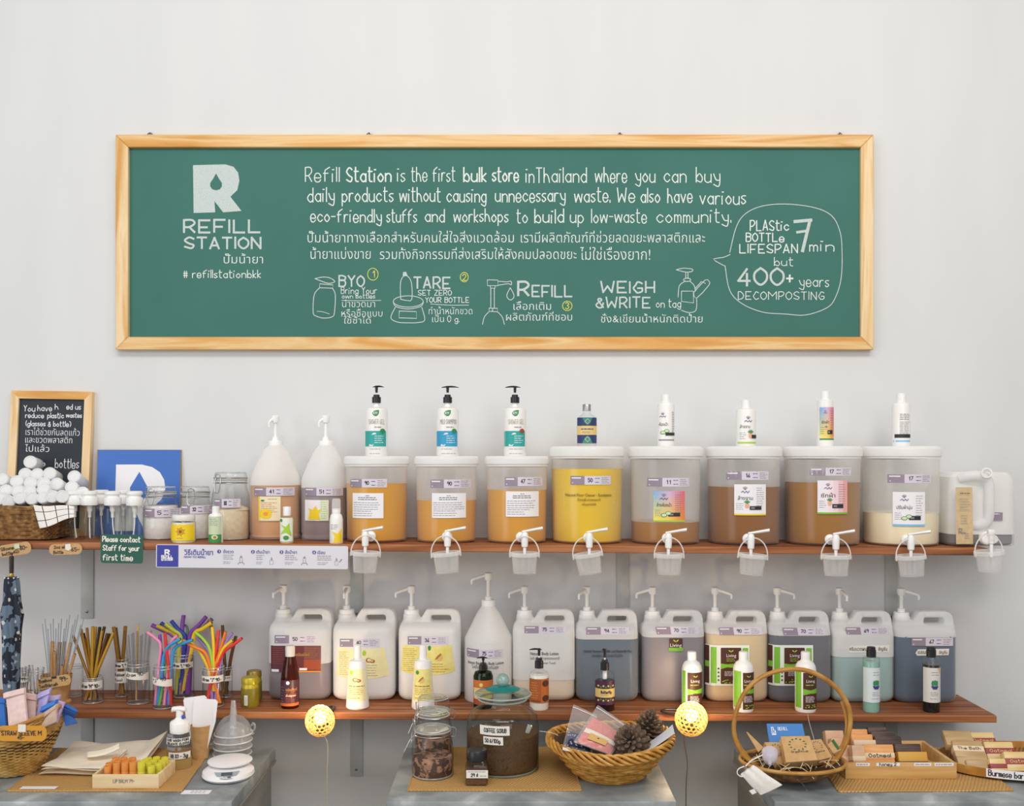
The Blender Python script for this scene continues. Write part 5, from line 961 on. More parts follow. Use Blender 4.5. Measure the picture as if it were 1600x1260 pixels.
# ------------------------------------------------------------------ jars of straws and brushes
def tumbler(name, label, px, y, hw_, top, group='glass jars of straws', cat_='jar', tape=None, words_='', mat=None, rot=0):
    p = P(name, label, cat_, px, y, 'L', group); k = p.k; m = mat or GLASS; h = p.z(top); r = hw_ * k
    mk('glass', MB().lathe([(r * .9, 0), (r * .98, .002), (r, .006), (r, h * .88), (r * .93, h * .93), (r * .95, h), (r * .92, h), (r * .90, h * .93), (r * .965, h * .86), (r * .965, .008), (r * .88, .005)], m, 30, caps=False), p.o)
    q = MB(); [q.tube([(rr_ * cos(2 * pi * j / 36), rr_ * sin(2 * pi * j / 36), zz_) for j in range(36)], .0013, LIPG, 6, True) for rr_, zz_ in ((r * .94, h), (r * .93, h * .93), (r * .93, .0035))]; mk('glass_lip', q, p.o)
    mk('base', MB().lathe([(r * .9, .0005), (r * .95, .004), (r * .9, .007)], m, 24), p.o)
    if tape:
        y0, y1, s = tape; l = Lab(cyl(p, r * 1.02), 3); x0, x1 = px - hw_ * .95, px + hw_ * .95
        for i in range(8):
            u, v = i / 8, (i + 1) / 8; l.poly([(x0 + (x1 - x0) * u, y0 + s * u), (x0 + (x1 - x0) * v, y0 + s * v), (x0 + (x1 - x0) * v, y1 + s * v), (x0 + (x1 - x0) * u, y1 + s * u)], TAPE, 1)
        if words_: l.hand(words_, x0 + 2, y1 - 3.2 + s * .2, (y1 - y0) * .48, INK, .9, x1 - 2, rot=-s / (x1 - x0) if s else 0)
        l.done('tape_label', p.o)
    return p
STR = {k: M(c, .45, name='silicone_' + k) for k, c in dict(pink='f08fb5', purple='7d3fa0', lilac='9a78c8', red='e2362f', blue='2f9bd6', navy='1f3f9c', lime='9ccf3a', green='6fae4a', yellow='ecc81f', gold='c9a727', olive='bcc04a', orange='f0822a').items()}
METG = M('a97a2e', .35, .45, 'gold_steel'); METD = M('6b4a2c', .35, .45, 'bronze_steel'); METY = M('cfa13c', .35, .45, 'yellow_gold_steel'); METS = M('c6c4c2', .3, .3, 'bright_steel'); METK = M('33302e', .35, .3, 'black_steel'); GLS = glass('straw_glass', (235, 236, 238), .3, (130, 130, 135)); BAM = M('cfa05a', .55, name='bamboo_stick'); WOODH = noisy('bamboo_handle', ['b78550', 'cda06a'], (1, 1, 6), 30, 3, .6); WIRE = M('a5adb3', .45, .2, 'grey_wire')
def straws(p, specs, where, rpx, kind, group, sm=5, catg='straw'):
    """specs: (colour words, material, [photo points], dy) ; ordinals run left to right by the top end"""
    od = ['first', 'second', 'third', 'fourth', 'fifth', 'sixth', 'seventh', 'eighth', 'ninth', 'tenth', 'eleventh', 'twelfth', 'thirteenth', 'fourteenth', 'fifteenth', 'sixteenth', 'seventeenth', 'eighteenth']
    specs = sorted(specs, key=lambda s: s[2][0][0])
    for i, s in enumerate(specs):
        cw, mat, pts, dy = s[:4]; D0 = p.D; Q = []
        for j, (x, y) in enumerate(pts):
            u = j / (len(pts) - 1); Q.append(W(x, y, D0 + dy * (1 - 2 * u * .5) * (1 if u < .5 else .6)))
        base = Q[-1]; zmin = p.loc.z + .009
        if base.z < zmin: base.z = zmin
        mb = MB(); r = (s[4] if len(s) > 4 else rpx) * p.k
        mb.tube([q - base for q in Q], r, mat, 10, smooth=sm if len(Q) > 2 else 0)
        mb.tube([(Q[0] - base) + (Q[0] - Q[1]).normalized() * .0002, (Q[0] - base) + (Q[0] - Q[1]).normalized() * .0004], r * .7, BLACKP, 10)  # black disc on the top end stands in for the dark hollow
        o = mk(kind, mb, None, base); tag(o, '%s, %s from the left %s' % (cw, od[i], where), catg, group)
a = lambda x, y: (20 + x / 7.875, 960 + y / 7.875)
pj = tumbler('glass_jar', 'round glass jar of gold and brown metal straws with a paper band', 145, -.160, 16, 1058, tape=(1063.5, 1075.5, -1), words_='straw "M" 90-')
S = []
for i, (x, y, m) in enumerate([(740, 262, METG), (835, 182, METG), (868, 235, METK), (912, 170, METG), (905, 300, METG), (985, 155, METY), (1022, 158, METY), (1070, 160, METK), (1128, 155, METD), (1100, 200, METY), (1062, 420, METS), (1165, 240, METD), (1192, 240, METD), (1242, 222, METY)]):
    t = a(x, y); bx = 136 + (i * 5.3) % 18; bx = 145 + (145 - t[0]) * .30 + ((i * 7) % 5 - 2) * 1.2; S.append(({METG: 'gold', METK: 'black', METY: 'bright gold', METD: 'bronze', METS: 'silver'}[m] + ' metal straw', m, [t, (max(133, min(157, bx)), 1101 - (i % 3))], (.012, -.008, .016, 0)[i % 4], 2.6 if i % 3 else 2.2))
straws(pj, S, 'in the jar with the M band', 2.1, 'metal_straw', 'metal straws in the gold straw jar')
pj = tumbler('glass_jar', 'narrow glass of dark gold straws behind the others, with two paper bands', 190.5, -.085, 10.2, 1030, tape=(1035, 1044, -1), words_='straw "L"')
l = Lab(cyl(pj, 10.5 * pj.k), 3); l.rect(181, 1048, 200, 1066, TAPE).hand('Rubber', 182.5, 1055, 4.5, INK, .8, 198).hand('tool', 183, 1063, 4, INK, .8, 194).done('tape_label', pj.o)
straws(pj, [('dark gold metal straw', METG, [(177.5, 980), (192, 1085)], .006, 2.9), ('bronze metal straw', METD, [(181, 981), (193, 1084)], .016, 2.4), ('black tipped gold straw', METG, [(196, 979), (188, 1085)], -.004, 2.9)], 'in the narrow glass at the back', 2.6, 'metal_straw', 'dark gold straws in the narrow glass')
pj = tumbler('glass_jar', 'wide glass jar of clear glass straws with a paper band', 216, -.165, 17.6, 1036, tape=(1047, 1058, 3), words_='straw 90-')
S = [('clear glass straw', GLS, [(195 + i * 4.6 + (i % 3), 986 + (i * 7) % 9), (206 + i * 2.2, 1098)], (.012, -.01, 0)[i % 3]) for i in range(10)]
straws(pj, S, 'in the wide glass jar', 1.5, 'glass_straw', 'glass straws in the wide jar')
straws(pj, [('bamboo stick with a pale knob', BAM, [(215.7, 976), (213, 1099)], .004, 1.5)], 'in the wide glass jar', 1.5, 'bamboo_stick', 'sticks in the wide glass jar', catg='stick')
b3 = lambda *q: [(200 + x / 6.3, 920 + y / 6.3) for x, y in q]
pj = tumbler('glass_jar', 'glass jar of pink, blue and red straws with a tilted paper band', 255, -.222, 15.2, 1040, tape=(1056, 1067, 5), words_='"J" 90-')
straws(pj, [('pink silicone straw bent left', STR['pink'], b3((192, 432), (270, 490), (322, 560), (305, 760), (265, 1150)), .01), ('purple silicone straw', STR['purple'], b3((313, 455), (330, 640), (395, 1150)), .022), ('red silicone straw', STR['red'], b3((363, 435), (380, 620), (400, 800), (425, 1150)), -.012), ('blue silicone straw bent right', STR['blue'], b3((518, 495), (405, 565), (355, 660), (330, 860), (285, 1170)), -.016), ('light blue silicone straw bent right', STR['blue'], b3((640, 508), (520, 550), (450, 610), (428, 760), (400, 1140)), .004), ('pink silicone straw bent right', STR['pink'], b3((490, 462), (420, 530), (400, 640), (390, 850), (355, 1165)), .0), ('green silicone straw', STR['green'], b3((400, 560), (370, 800), (308, 1175)), .014)], 'in the tilted band jar', 2.5, 'silicone_straw', 'silicone straws in the front left jar')
pj = tumbler('glass_jar', 'tall glass jar of thick silicone straws standing behind two others', 287, -.085, 16, 1022, tape=(1034, 1043, -1), words_='straw "L" 90-')
straws(pj, [('upright purple thick straw', STR['purple'], b3((548, 262), (530, 480), (540, 1040)), .014), ('navy thick straw bent left', STR['navy'], b3((425, 318), (500, 410), (560, 470), (550, 640), (500, 1050)), 0), ('olive yellow thick straw bent left', STR['olive'], b3((368, 348), (450, 410), (520, 470), (500, 640), (480, 1045)), -.006), ('gold thick straw bent left', STR['gold'], b3((285, 368), (380, 410), (450, 445), (510, 560), (520, 1050)), .006), ('purple thick straw bent left', STR['purple'], b3((235, 360), (340, 410), (430, 455), (500, 560), (530, 1045)), .014), ('navy thick straw bent left', STR['navy'], b3((325, 340), (400, 400), (470, 450), (520, 560), (545, 1045)), .02), ('purple thick straw bent right', STR['purple'], b3((770, 278), (690, 370), (625, 430), (600, 560), (585, 1050)), 0), ('lilac thick straw bent right', STR['purple'], b3((828, 300), (740, 390), (650, 450), (625, 600), (600, 1050)), .012), ('yellow thick straw bent right', STR['yellow'], b3((825, 335), (730, 400), (655, 445), (620, 640), (535, 1055)), -.010), ('dark green thick straw', M('5c6f69', .5), b3((562, 360), (590, 460), (575, 1040)), .018, 2.0)], 'in the tall rear jar', 3.3, 'silicone_straw', 'thick silicone straws in the rear jar')
pj = tumbler('glass_jar', 'glass jar of orange, red and yellow straws with a paper band', 333.5, -.195, 17, 1042, tape=(1054.5, 1065, -1), words_='straw "J" 90-')
straws(pj, [('orange silicone straw bent left', STR['orange'], b3((540, 510), (640, 570), (750, 625), (800, 740), (905, 1150)), -.014), ('yellow silicone straw bent left', STR['yellow'], b3((560, 520), (680, 590), (740, 680), (790, 790), (850, 1010)), .004), ('green silicone straw bent left', STR['lime'], b3((660, 430), (740, 500), (800, 590), (830, 740), (850, 1000)), .012), ('lilac silicone straw bent left', STR['lilac'], b3((680, 480), (750, 560), (800, 660), (830, 1130)), .02), ('straight yellow silicone straw', STR['yellow'], b3((828, 380), (845, 600), (850, 1000)), .018), ('red silicone straw leaning right', STR['red'], b3((893, 410), (870, 600), (790, 1050)), .02), ('orange silicone straw leaning right', STR['orange'], b3((962, 425), (900, 640), (860, 800), (890, 1140)), .008), ('yellow silicone straw bent right', STR['yellow'], b3((1030, 510), (940, 590), (900, 690), (870, 840), (840, 1000)), -.006), ('red silicone straw bent right', STR['red'], b3((1122, 490), (1030, 560), (950, 620), (890, 740), (785, 1090)), -.016), ('lilac silicone straw leaning right', STR['lilac'], b3((1025, 435), (950, 560), (910, 740), (855, 1150)), .014)], 'in the jar of orange straws', 2.5, 'silicone_straw', 'silicone straws in the front right jar')
pj = tumbler('glass_jar', 'small rear glass jar of brown straws, behind the orange and red straws', 352, -.085, 11, 1042, tape=(1055, 1063, 0), words_='40-')
straws(pj, [('bronze metal straw', METD, b3((930, 362), (950, 700), (975, 1050)), .004), ('brown metal straw', METD, b3((1062, 470), (1010, 700), (960, 1050)), -.004), ('dull gold straw', METG, b3((800, 300), (880, 640), (945, 1050)), .008)], 'in the small rear jar', 2.6, 'metal_straw', 'brown straws in the rear jar')
pj = tumbler('drinking_glass', 'left short glass of silver metal straws by the umbrella', 38, -.165, 10.2, 1046, tape=(1056, 1065, 0), words_='se 99-')
straws(pj, [('short silver metal straw', METS, [(29 + i * 5.5, 1039 + (i * 5) % 7), (34 + i * 2.2, 1086)], (.006, -.004)[i % 2]) for i in range(4)], 'in the left short glass', 1.8, 'metal_straw', 'silver straws in the left short glass')
pj = tumbler('drinking_glass', 'right short glass of silver straws beside the kraft cup', 58, -.190, 10.2, 1048, tape=(1079, 1086, 0), words_='fr 96-')
straws(pj, [('silver metal straw', METS, [(50 + i * 9, 1040 + (i * 4) % 5), (54 + i * 3.2, 1094)], (.004, -.004)[i % 2]) for i in range(3)], 'in the right short glass', 1.8, 'metal_straw', 'silver straws in the right short glass')
pj = tumbler('glass_jar', 'tall clear jar standing behind the kraft cup of toothbrushes', 118, -.085, 11.5, 1040)
pc = P('kraft_cup', 'kraft paper cup of bamboo toothbrushes with a kraft price tag', 'cup', 88, -.190, 'L'); k = pc.k
mk('cup', MB().lathe([(17 * k, 0), (17.5 * k, .002), (23 * k, pc.z(1056)), (23.6 * k, pc.z(1055)), (22.6 * k, pc.z(1054.5)), (16.5 * k, .004), (.0001, .004)], KRAFTD, 32, caps=False), pc.o)
straws(pc, [('bamboo toothbrush handle', WOODH, [(x, y), (bx, 1094)], dy, r) for x, y, bx, dy, r in ((82, 1003, 81, .010, 3.2), (85, 1018, 86, -.012, 2.2), (93, 1004, 86, .018, 3.4), (101, 1003, 92, .014, 3.2), (110, 1005, 92, 0, 2.6), (117, 1022, 96, -.008, 2.2), (97, 1040, 94, -.018, 2.0))], 'in the kraft cup', 2.4, 'bamboo_toothbrush', 'bamboo toothbrushes in the kraft cup', catg='toothbrush')
straws(pc, [('thin grey wire brush', WIRE, [(66 + i * 4.3, 975 - 9 * sin(i * 2.1) - (6 if i > 8 else 0)), (80 + i * 1.2, 1092)], .02 - .002 * i, .8) for i in range(16)], 'in the kraft cup', .5, 'wire_brush', 'wire brushes in the kraft cup', catg='brush')
tg = thing('price_tag', 'kraft price tag leaning on the kraft cup of toothbrushes', 'tag', W(84, 1066, pc.D - .045), rot=(radians(0), radians(-10), 0)); kk = (pc.D - .045) / F
mk('card', MB().prism([(x * kk, y * kk) for x, y in rrect(-27, -8.5, 27, 8.5, 7)], -.0012, 0, KRAFT), tg); l = Lab(lambda x, y, ly: ((x - 84) * kk, -.0012 - OFF * ly, (1066 - y) * kk)); l.hand('Bamboo', 62, 1064, 5, INK, .9, 82).hand('Toothbrush', 61, 1072, 5, INK, .9, 90).hand('99-', 95, 1067, 6.5, INK, 1.1, 107).rect(82, 1057.5, 90, 1061, INK).done('print', tg)

# ------------------------------------------------------------------ folded umbrella hanging from the upper shelf
NAVYF = None
def umb():
    m, nt, N, L, b = nmat('floral_umbrella_fabric'); tc = N.new('ShaderNodeTexCoord'); v = N.new('ShaderNodeTexVoronoi'); v.inputs['Scale'].default_value = 42; n = N.new('ShaderNodeTexNoise'); n.inputs['Scale'].default_value = 30
    L.new(tc.outputs['Object'], n.inputs[0]); L.new(tc.outputs['Object'], v.inputs[0]); c1_ = N.new('ShaderNodeValToRGB'); e = c1_.color_ramp.elements; e[0].position = .47; e[0].color = lin('1b2333'); e[1].position = .5; e[1].color = lin('66788c'); e[0].color = lin('1b2333'); c1_.color_ramp.interpolation = 'CONSTANT'
    c2_ = N.new('ShaderNodeValToRGB'); e = c2_.color_ramp.elements; e[0].position = 0; e[0].color = (1, 1, 1, 1); e[1].position = .26; e[1].color = (0, 0, 0, 1); c2_.color_ramp.interpolation = 'CONSTANT'
    L.new(n.outputs[0], c1_.inputs[0]); L.new(v.outputs['Distance'], c2_.inputs[0]); mx = N.new('ShaderNodeMix'); mx.data_type = 'RGBA'; L.new(c2_.outputs[0], mx.inputs[0]); L.new(c1_.outputs[0], mx.inputs[6]); mx.inputs[7].default_value = lin('c9c8c2'); L.new(mx.outputs[2], b.inputs['Base Color']); b.inputs['Roughness'].default_value = .7; return m
pu = P('umbrella', 'folded navy floral umbrella hanging from the left end of the upper shelf', 'umbrella', 18, -.302, 1.0); k = pu.k; zz = lambda py: H - (py - HY) * k - 1.0
mk('handle', MB().lathe([(3.2 * k, zz(896)), (3.4 * k, zz(880)), (3.4 * k, zz(872)), (3.0 * k, zz(869))], M('2a211c', .4, name='dark_wood'), 14), pu.o)
mk('cord_loop', MB().tube([(0, 0, zz(870)), (.002, .012, zz(862)), (0, .04, zU(-1.42) - .0215 - 1.0)], .0012, BLACKP, 6, smooth=3), pu.o)
mk('ferrule', MB().lathe([(2.6 * k, zz(903)), (3.6 * k, zz(900)), (2.6 * k, zz(896))], M('c5a54a', .3, .8, 'brass'), 14), pu.o)
mk('canopy', MB().lathe([(9 * k, zz(902)), (10 * k, zz(912)), (11.5 * k, zz(940)), (15 * k, zz(962)), (12.5 * k, zz(985)), (12 * k, zz(1010)), (11.5 * k, zz(1060)), (9 * k, zz(1100)), (5 * k, zz(1150)), (2 * k, zz(1180))], umb(), 48, wob=lambda t, z: .16 * sin(7 * 2 * pi * t + z * 18) + .06 * sin(13 * 2 * pi * t + z * 31)), pu.o)
tips = MB()
for i in range(8): tips.ball((10 * k * cos(i * pi / 4), 10 * k * sin(i * pi / 4), zz(903)), .0028, M('d9d3c4', .4, name='rib_tip'), 8, 5)
mk('rib_tips', tips, pu.o)
# ------------------------------------------------------------------ bamboo clip lamps on the lower shelf
SHADE = None
def shade_mat():
    m, nt, N, L, b = nmat('bamboo_lattice'); out = N['Material Output']; c = lin('e5ca90'); b.inputs['Base Color'].default_value = c; b.inputs['Roughness'].default_value = .6
    t = N.new('ShaderNodeBsdfTranslucent'); t.inputs[0].default_value = lin('f4d697'); mx = N.new('ShaderNodeMixShader'); mx.inputs[0].default_value = .5; L.new(b.outputs[0], mx.inputs[1]); L.new(t.outputs[0], mx.inputs[2]); L.new(mx.outputs[0], out.inputs[0]); return m
SHADE = shade_mat(); BULB = emit('warm_bulb', 'fff4e0', 22)
def lattice(r):
    bm = bmesh.new(); bmesh.ops.create_icosphere(bm, subdivisions=3, radius=r); bm.normal_update(); mb = MB(); t = .0016
    for v in bm.verts:
        if v.co.z < -r * .86: continue
        fs = [f.calc_center_median() for f in v.link_faces]; n = v.co.normalized(); ax = n.orthogonal().normalized(); ay = n.cross(ax)
        fs.sort(key=lambda q: math.atan2((q - v.co).dot(ay), (q - v.co).dot(ax))); m = len(fs); sc = lambda q, rr: q.normalized() * rr
        inn = [v.co + (q - v.co) * .70 for q in fs]; vs = [sc(q, r) for q in fs] + [sc(q, r) for q in inn] + [sc(q, r - t) for q in inn] + [sc(q, r - t) for q in fs]
        mb.add(vs, [[i, (i + 1) % m, m + (i + 1) % m, m + i] for i in range(m)] + [[m + i, m + (i + 1) % m, 2 * m + (i + 1) % m, 2 * m + i] for i in range(m)] + [[2 * m + i, 2 * m + (i + 1) % m, 3 * m + (i + 1) % m, 3 * m + i] for i in range(m)], SHADE)
    bm.free(); return mb
def lamp(label, px, py, rpx, cord, arm):
    y = -.345; D = CD + y; r = rpx * D / F; c = W(px, py, D); o = thing('clip_lamp', label, 'lamp', c, 'bamboo clip lamps on the lower shelf')
    mk('shade', lattice(r).xf(Matrix.Rotation(radians(25), 4, 'X') @ Matrix.Diagonal((.94, .94, 1.04, 1))), o, ang=60); mk('bulb', MB().ball((0, 0, .010), .017, BULB, 16, 10), o); mk('socket', MB().lathe([(.009, -.034), (.011, -.03), (.011, -.012), (.008, -.008)], BLACKP, 14), o)
    z = zL(c.x) - c.z; yb = -.265 - y; cl = MB()
    for zz_ in (.0045, -.026): cl.box((arm * .012, yb - .012 + .028, z + zz_), (.020, .068, .006), BLACKP, .0015)
    cl.box((arm * .012, yb - .016, z - .011), (.018, .010, .040), BLACKP, .002); cl.tube([(arm * .012, yb - .018, z - .012), (arm * .006, yb - .032, z - .02), (0, .012, -.030)], .004, BLACKP, 8, smooth=3)
    if arm < 0: cl.tube([(arm * .016, yb + .01, z + .009), (arm * .05, yb + .012, z + .011), (arm * .07, yb + .004, z + .011), (arm * .07, yb - .006, z + .008), (arm * .045, yb - .014, z + .004), (arm * .014, yb - .012, z + .004)], .0035, BLACKP, 8, smooth=4)
    mk('clamp', cl, o); mk('cord', MB().tube([W(a, b, D + .02) - c for a, b in cord], .0014, M('c9b9a0' if arm > 0 else '7a6248', .5, name='lamp_cord'), 6, smooth=4), o)
    l = bpy.data.lights.new('bulb_light', 'POINT'); l.energy = 2.6; l.color = (1, .76, .46); l.shadow_soft_size = .018; q = bpy.data.objects.new('bulb_light', l); COL.objects.link(q); q.parent = o; q.location = (0, -.004, .034)
lamp('round bamboo lattice clip lamp on the shelf edge, left of the clip top jars', 500, 1127, 24.5, [(506, 1150), (512, 1165), (511, 1215), (511, 1300), (511, 1500), (520, 1750)], 1)
lamp('round bamboo lattice clip lamp with black clamp, right of the pine cone basket', 1080, 1124, 27, [(1069, 1150), (1070, 1165), (1074, 1195), (1072, 1230), (1072, 1320), (1074, 1500), (1080, 1750)], -1)

# ------------------------------------------------------------------ galvanised tables
def table(label, x0, x1, sticker):
    y0, y1 = DT(1253) - CD, -.228; o = thing('metal_cabinet', label, 'cabinet', ((x0 + x1) / 2, (y0 + y1) / 2, 0), 'galvanised cabinets used as tables'); w, d = x1 - x0, y1 - y0
    mk('top', MB().box((0, 0, ZT - .018), (w, d, .036), GALV, .003).box((0, 0, ZT - .040), (w + .004, d + .004, .008), GALVD, .002), o)
    b = MB().box((0, 0, (ZT - .044 + .09) / 2), (w - .02, d - .02, ZT - .044 - .09), GALVD, .002); mk('body', b, o)
    for sx in (-1, 1): mk('door', MB().box((sx * w * .245, -d / 2 + .007, .40), (w * .47, .012, .56), GALVD, .003), o)
    for sx in (-1, 1):
        for sy in (-1, 1): mk('leg', MB().box((sx * (w / 2 - .04), sy * (d / 2 - .04), .046), (.04, .04, .092), GALVD, .003), o)
    mk('sticker', MB().box((sticker - (x0 + x1) / 2, -d / 2 - .0026, ZT - .040), (.036, .0012, .0075), PAPER), o); return o
table('left galvanised metal cabinet with the straw sleeve basket and kitchen scale', -1.45, -.700, -1.07); table('middle galvanised metal cabinet with the coffee jar and pine cone basket', -.315, .411, .066); table('right galvanised metal cabinet with the soaps and hoop basket', .656, 1.74, 1.035)
def tz(px, py, up=0): D = (H - ZT - up) * F / (py - HY); return W(px, py, D)
def mat_(label, fl, fr, bl_, br):
    A, B, C_, E_ = [tz(*q) for q in (fl, fr, bl_, br)]; c = (A + B + C_ + E_) / 4; c.z = ZT; o = thing('seagrass_mat', label, 'mat', c, 'seagrass place mats on the cabinets')
    def f(u, v): q = (A * (1 - u) + B * u) * (1 - v) + (C_ * (1 - u) + E_ * u) * v - c; return Vector((q.x, q.y, .0032 + .0006 * sin(u * 40) * sin(v * 30)))
    mb = MB().grid(f, 30, 24, SEAGRASS); n = len(mb.v); ring_ = [i for i in range(31)] + [j * 31 + 30 for j in range(1, 25)] + [24 * 31 + i for i in range(29, -1, -1)] + [j * 31 for j in range(23, 0, -1)]
    low = [(mb.v[i][0], mb.v[i][1], .0003) for i in ring_]; o2 = len(mb.v); mb.v += low; m = len(ring_)
    for i in range(m): mb.f.append([ring_[i], ring_[(i + 1) % m], o2 + (i + 1) % m, o2 + i]); mb.mi.append(0)
    mk('plait', mb, o); ed = MB()
    loop = [Vector(mb.v[i]) for i in ring_]; ed.tube([q + Vector((0, 0, -.001)) for q in loop], .0024, SEAGRASS, 6, True); mk('binding', ed, o); return o
def bxy(px, D): return ((px - 800) * D / F)
def pyD(D): return (H - ZT) * F / D + HY
mat_('seagrass mat under the cloth bags and lip balm tray', (12, 1238), (284, 1238), (94, 1171), (331, 1171)); mat_('seagrass mat under the coffee jar', (637, 1237), (908, 1237), (660, 1169.5), (888, 1169.5)); mat_('seagrass mat under the soap tray', (1311, 1239), (1583, 1237), (1263, 1171), (1495, 1171))

# ------------------------------------------------------------------ things on the middle cabinet
class Q(P):
    """a thing standing on a table: centre column, row of its front foot, half width in pixels"""
    def __init__(s, name, label, category, px, base, hw_, group=None, rot=None, z=ZT + .0036):
        Df = (H - z) * F / (base - HY); D = Df / (1 - hw_ / F); P.__init__(s, name, label, category, px, D - CD, z, group, rot)
COF = noisy('ground_coffee', ['4b3120', '6b4a30', '5a3b26'], (1, 1, 1), 160, 5, .9, .3); COFC = noisy('coffee_on_glass', ['b48c72', '96705a', '4a372e', '5c443a'], (1, 1, 1), 48, 4, .8, .1, stops=[.3, .46, .52, .75], dist=1.0); COFD = M('3b2216', .8, name='dark_grounds')
def ktable(label, px, base, hw_, neck, lidt, y=None):
    D = (H - ZT - .0036) * F / (base - HY) / (1 - hw_ / F); p = kilner('preserving_jar', label, px, D - CD, ZT + .0036, hw_, base, neck, lidt, COFC, neck + (base - neck) * .42, 'clip top jars of coffee grounds', tilt=-1.15)
    mk('bail_lever', MB().tube([(-p.k * hw_ * .86, -.012, p.z(neck)), (-p.k * hw_ * 1.05, -.016, p.z(neck + 6)), (-p.k * hw_ * 1.32, -.018, p.z(neck + 24))], .0013, STEEL, 6, smooth=3), p.o); mk('side_clip', MB().tube([(p.k * hw_ * .9, -.005, p.z(neck - 12)), (p.k * hw_ * 1.12, -.005, p.z(neck - 10)), (p.k * hw_ * 1.1, -.005, p.z(neck + 2)), (p.k * hw_ * .88, -.005, p.z(neck + 2))], .0013, STEEL, 6, smooth=3), p.o); return p
ktable('front clip top jar crusted with coffee grounds', 676, 1221.5, 32.5, 1148, 1115); ktable('rear clip top jar of coffee grounds, behind its twin', 677.5, 1195, 29, 1120, 1089)
p = Q('glass_canister', 'large glass canister of coffee scrub with teal centred glass lid', 'jar', 785.5, 1218, 57); k = p.k
p.lathe('body', GLASSG, [(52, None), (55.5, 1214), (56.5, 1209), (56.5, 1135), (54, 1119), (47, 1109), (37, 1103), (34, 1099), (34, 1095), (37.5, 1092.5), (37.5, 1091), (34, 1091)], caps=False, seg=48)
mk('contents', MB().lathe([(50 * k, .003), (54 * k, .008), (55.3 * k, .014), (55.3 * k, p.z(1143)), (30 * k, p.z(1139)), (.001, p.z(1141))], COF, 44), p.o)
lo = p.lathe('lid', GLASSG, [(33, 1096), (33, 1091), (43, 1087), (44, 1084), (42, 1082), (32, 1079), (20, 1075.5), (8, 1074), (5, 1071)], seg=40)
lip = MB()
for rr_, y_ in ((37.5, 1092), (44, 1084.5), (52, 1216)): lip.tube([(rr_ * k * cos(2 * pi * j / 48), rr_ * k * sin(2 * pi * j / 48), p.z(y_) + (.003 if y_ > 1200 else 0)) for j in range(48)], .0024, LIPG, 7, True)
mk('glass_lip', lip, p.o)
TEAL = frost('teal_glass', '2f9d98', .75, .3, .15, .2); mk('teal_disc', MB().lathe([(27 * k, p.z(1078.5) + .003), (18 * k, p.z(1075) + .003), (9 * k, p.z(1074) + .003)], TEAL, 30), lo); KNG = frost('aqua_glass_knob', '9fcfc8', .45, .4, .06, .4); mk('knob', MB().ball((0, 0, p.z(1063)), 10.4 * k, KNG, 22, 14).lathe([(6 * k, p.z(1075)), (4.6 * k, p.z(1072))], KNG, 16), lo)
l = Lab(cyl(p, 57 * k)); l.rect(749.5, 1134, 796, 1148.5, TAPE, 1, .5).hand('COFFEE SCRUB', 756, 1144, 6, INK, 1.1, 791).rect(755, 1151, 786, 1163.5, TAPE, 1, .5).hand('50 $/100g.', 758, 1160, 6, INK, 1.1, 782).done('tape_label', p.o)
sc = thing('scoop', 'clear plastic scoop stuck in the coffee grounds inside the canister', 'scoop', (p.loc.x + .048, p.loc.y - .030, p.loc.z + p.z(1150))); mk('handle', MB().tube([(0, 0, -.045), (.010, 0, -.01), (.027, .004, .036)], lambda u: .004 + .003 * u, frost('milky_scoop', 'e9e6e2', .7), 10, smooth=3), sc)
p = Q('square_jar', 'small square jar of coffee grounds with a black lid', 'jar', 745, 1229, 17); k = p.k; s_ = 17.5 * k
def sq(z, a, r): return [(x, y, z) for x, y in rrect(-a, -a, a, a, r, 4)]
mk('jar', MB().loft([sq(0, s_ * .96, .004), sq(.003, s_, .004), sq(p.z(1196), s_, .004), sq(p.z(1190), s_ * .86, .010), sq(p.z(1186), s_ * .74, .012)], GLASS), p.o); mk('contents', MB().loft([sq(.003, s_ * .9, .004), sq(p.z(1199), s_ * .94, .004)], COF), p.o)
p.lathe('lid', BLACKP, [(15.4, 1187), (16.2, 1186), (16.2, 1173), (15, 1171)]); l = Lab(flat(p, -s_ - .0008)); l.rect(728.6, 1204, 762.5, 1216.5, TAPE).bars(731, 760, 1206.5, 1206.5, 1, INKG, .9, var=.1).hand('29 $', 736, 1214, 5, INK, 1.1, 747).bars(750, 760, 1213, 1213, 1, INKG, 1).done('label', p.o)
# honey wicker basket with bags and pine cones
bk = thing('wicker_basket', 'round honey coloured wicker basket of cloth bags and pine cones', 'basket', (0, 0, 0)); D = 2.705; bk.location = ((953 - 800) * D / F, D - CD - .012, ZT + .0002); ell = lambda t, s: (s * .163 * cos(t), s * .158 * sin(t)); kB = D / F
def bprof(u): return (.56 + .44 * (u ** .8), .006 + .078 * u)
lift = lambda t, u: .012 * u * cos(t) ** 2 + .004 * u * cos(t)
w = woven(MB(), bprof, WICKERY, 9, ell, .0035, .0043, 22, 6, zoff=lift); w.lathe([(.094, .001), (.096, .006), (.09, .008)], WICKERY, 30); mk('weave', w, bk)
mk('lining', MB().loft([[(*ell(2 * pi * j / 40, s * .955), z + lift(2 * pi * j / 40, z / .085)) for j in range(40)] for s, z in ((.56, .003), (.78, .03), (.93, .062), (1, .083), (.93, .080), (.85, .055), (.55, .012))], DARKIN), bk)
rim = MB()
for q in range(5): rim.tube([(*ell(t, 1.0 + .040 * sin(9 * t + q * 2 * pi / 5) + .02), .086 + .012 * cos(9 * t + q * 2 * pi / 5) + lift(t, 1)) for t in [2 * pi * j / 180 for j in range(180)]], .0042, WICKERY, 6, True)
mk('braided_rim', rim, bk)
bl0 = bk.location.copy()
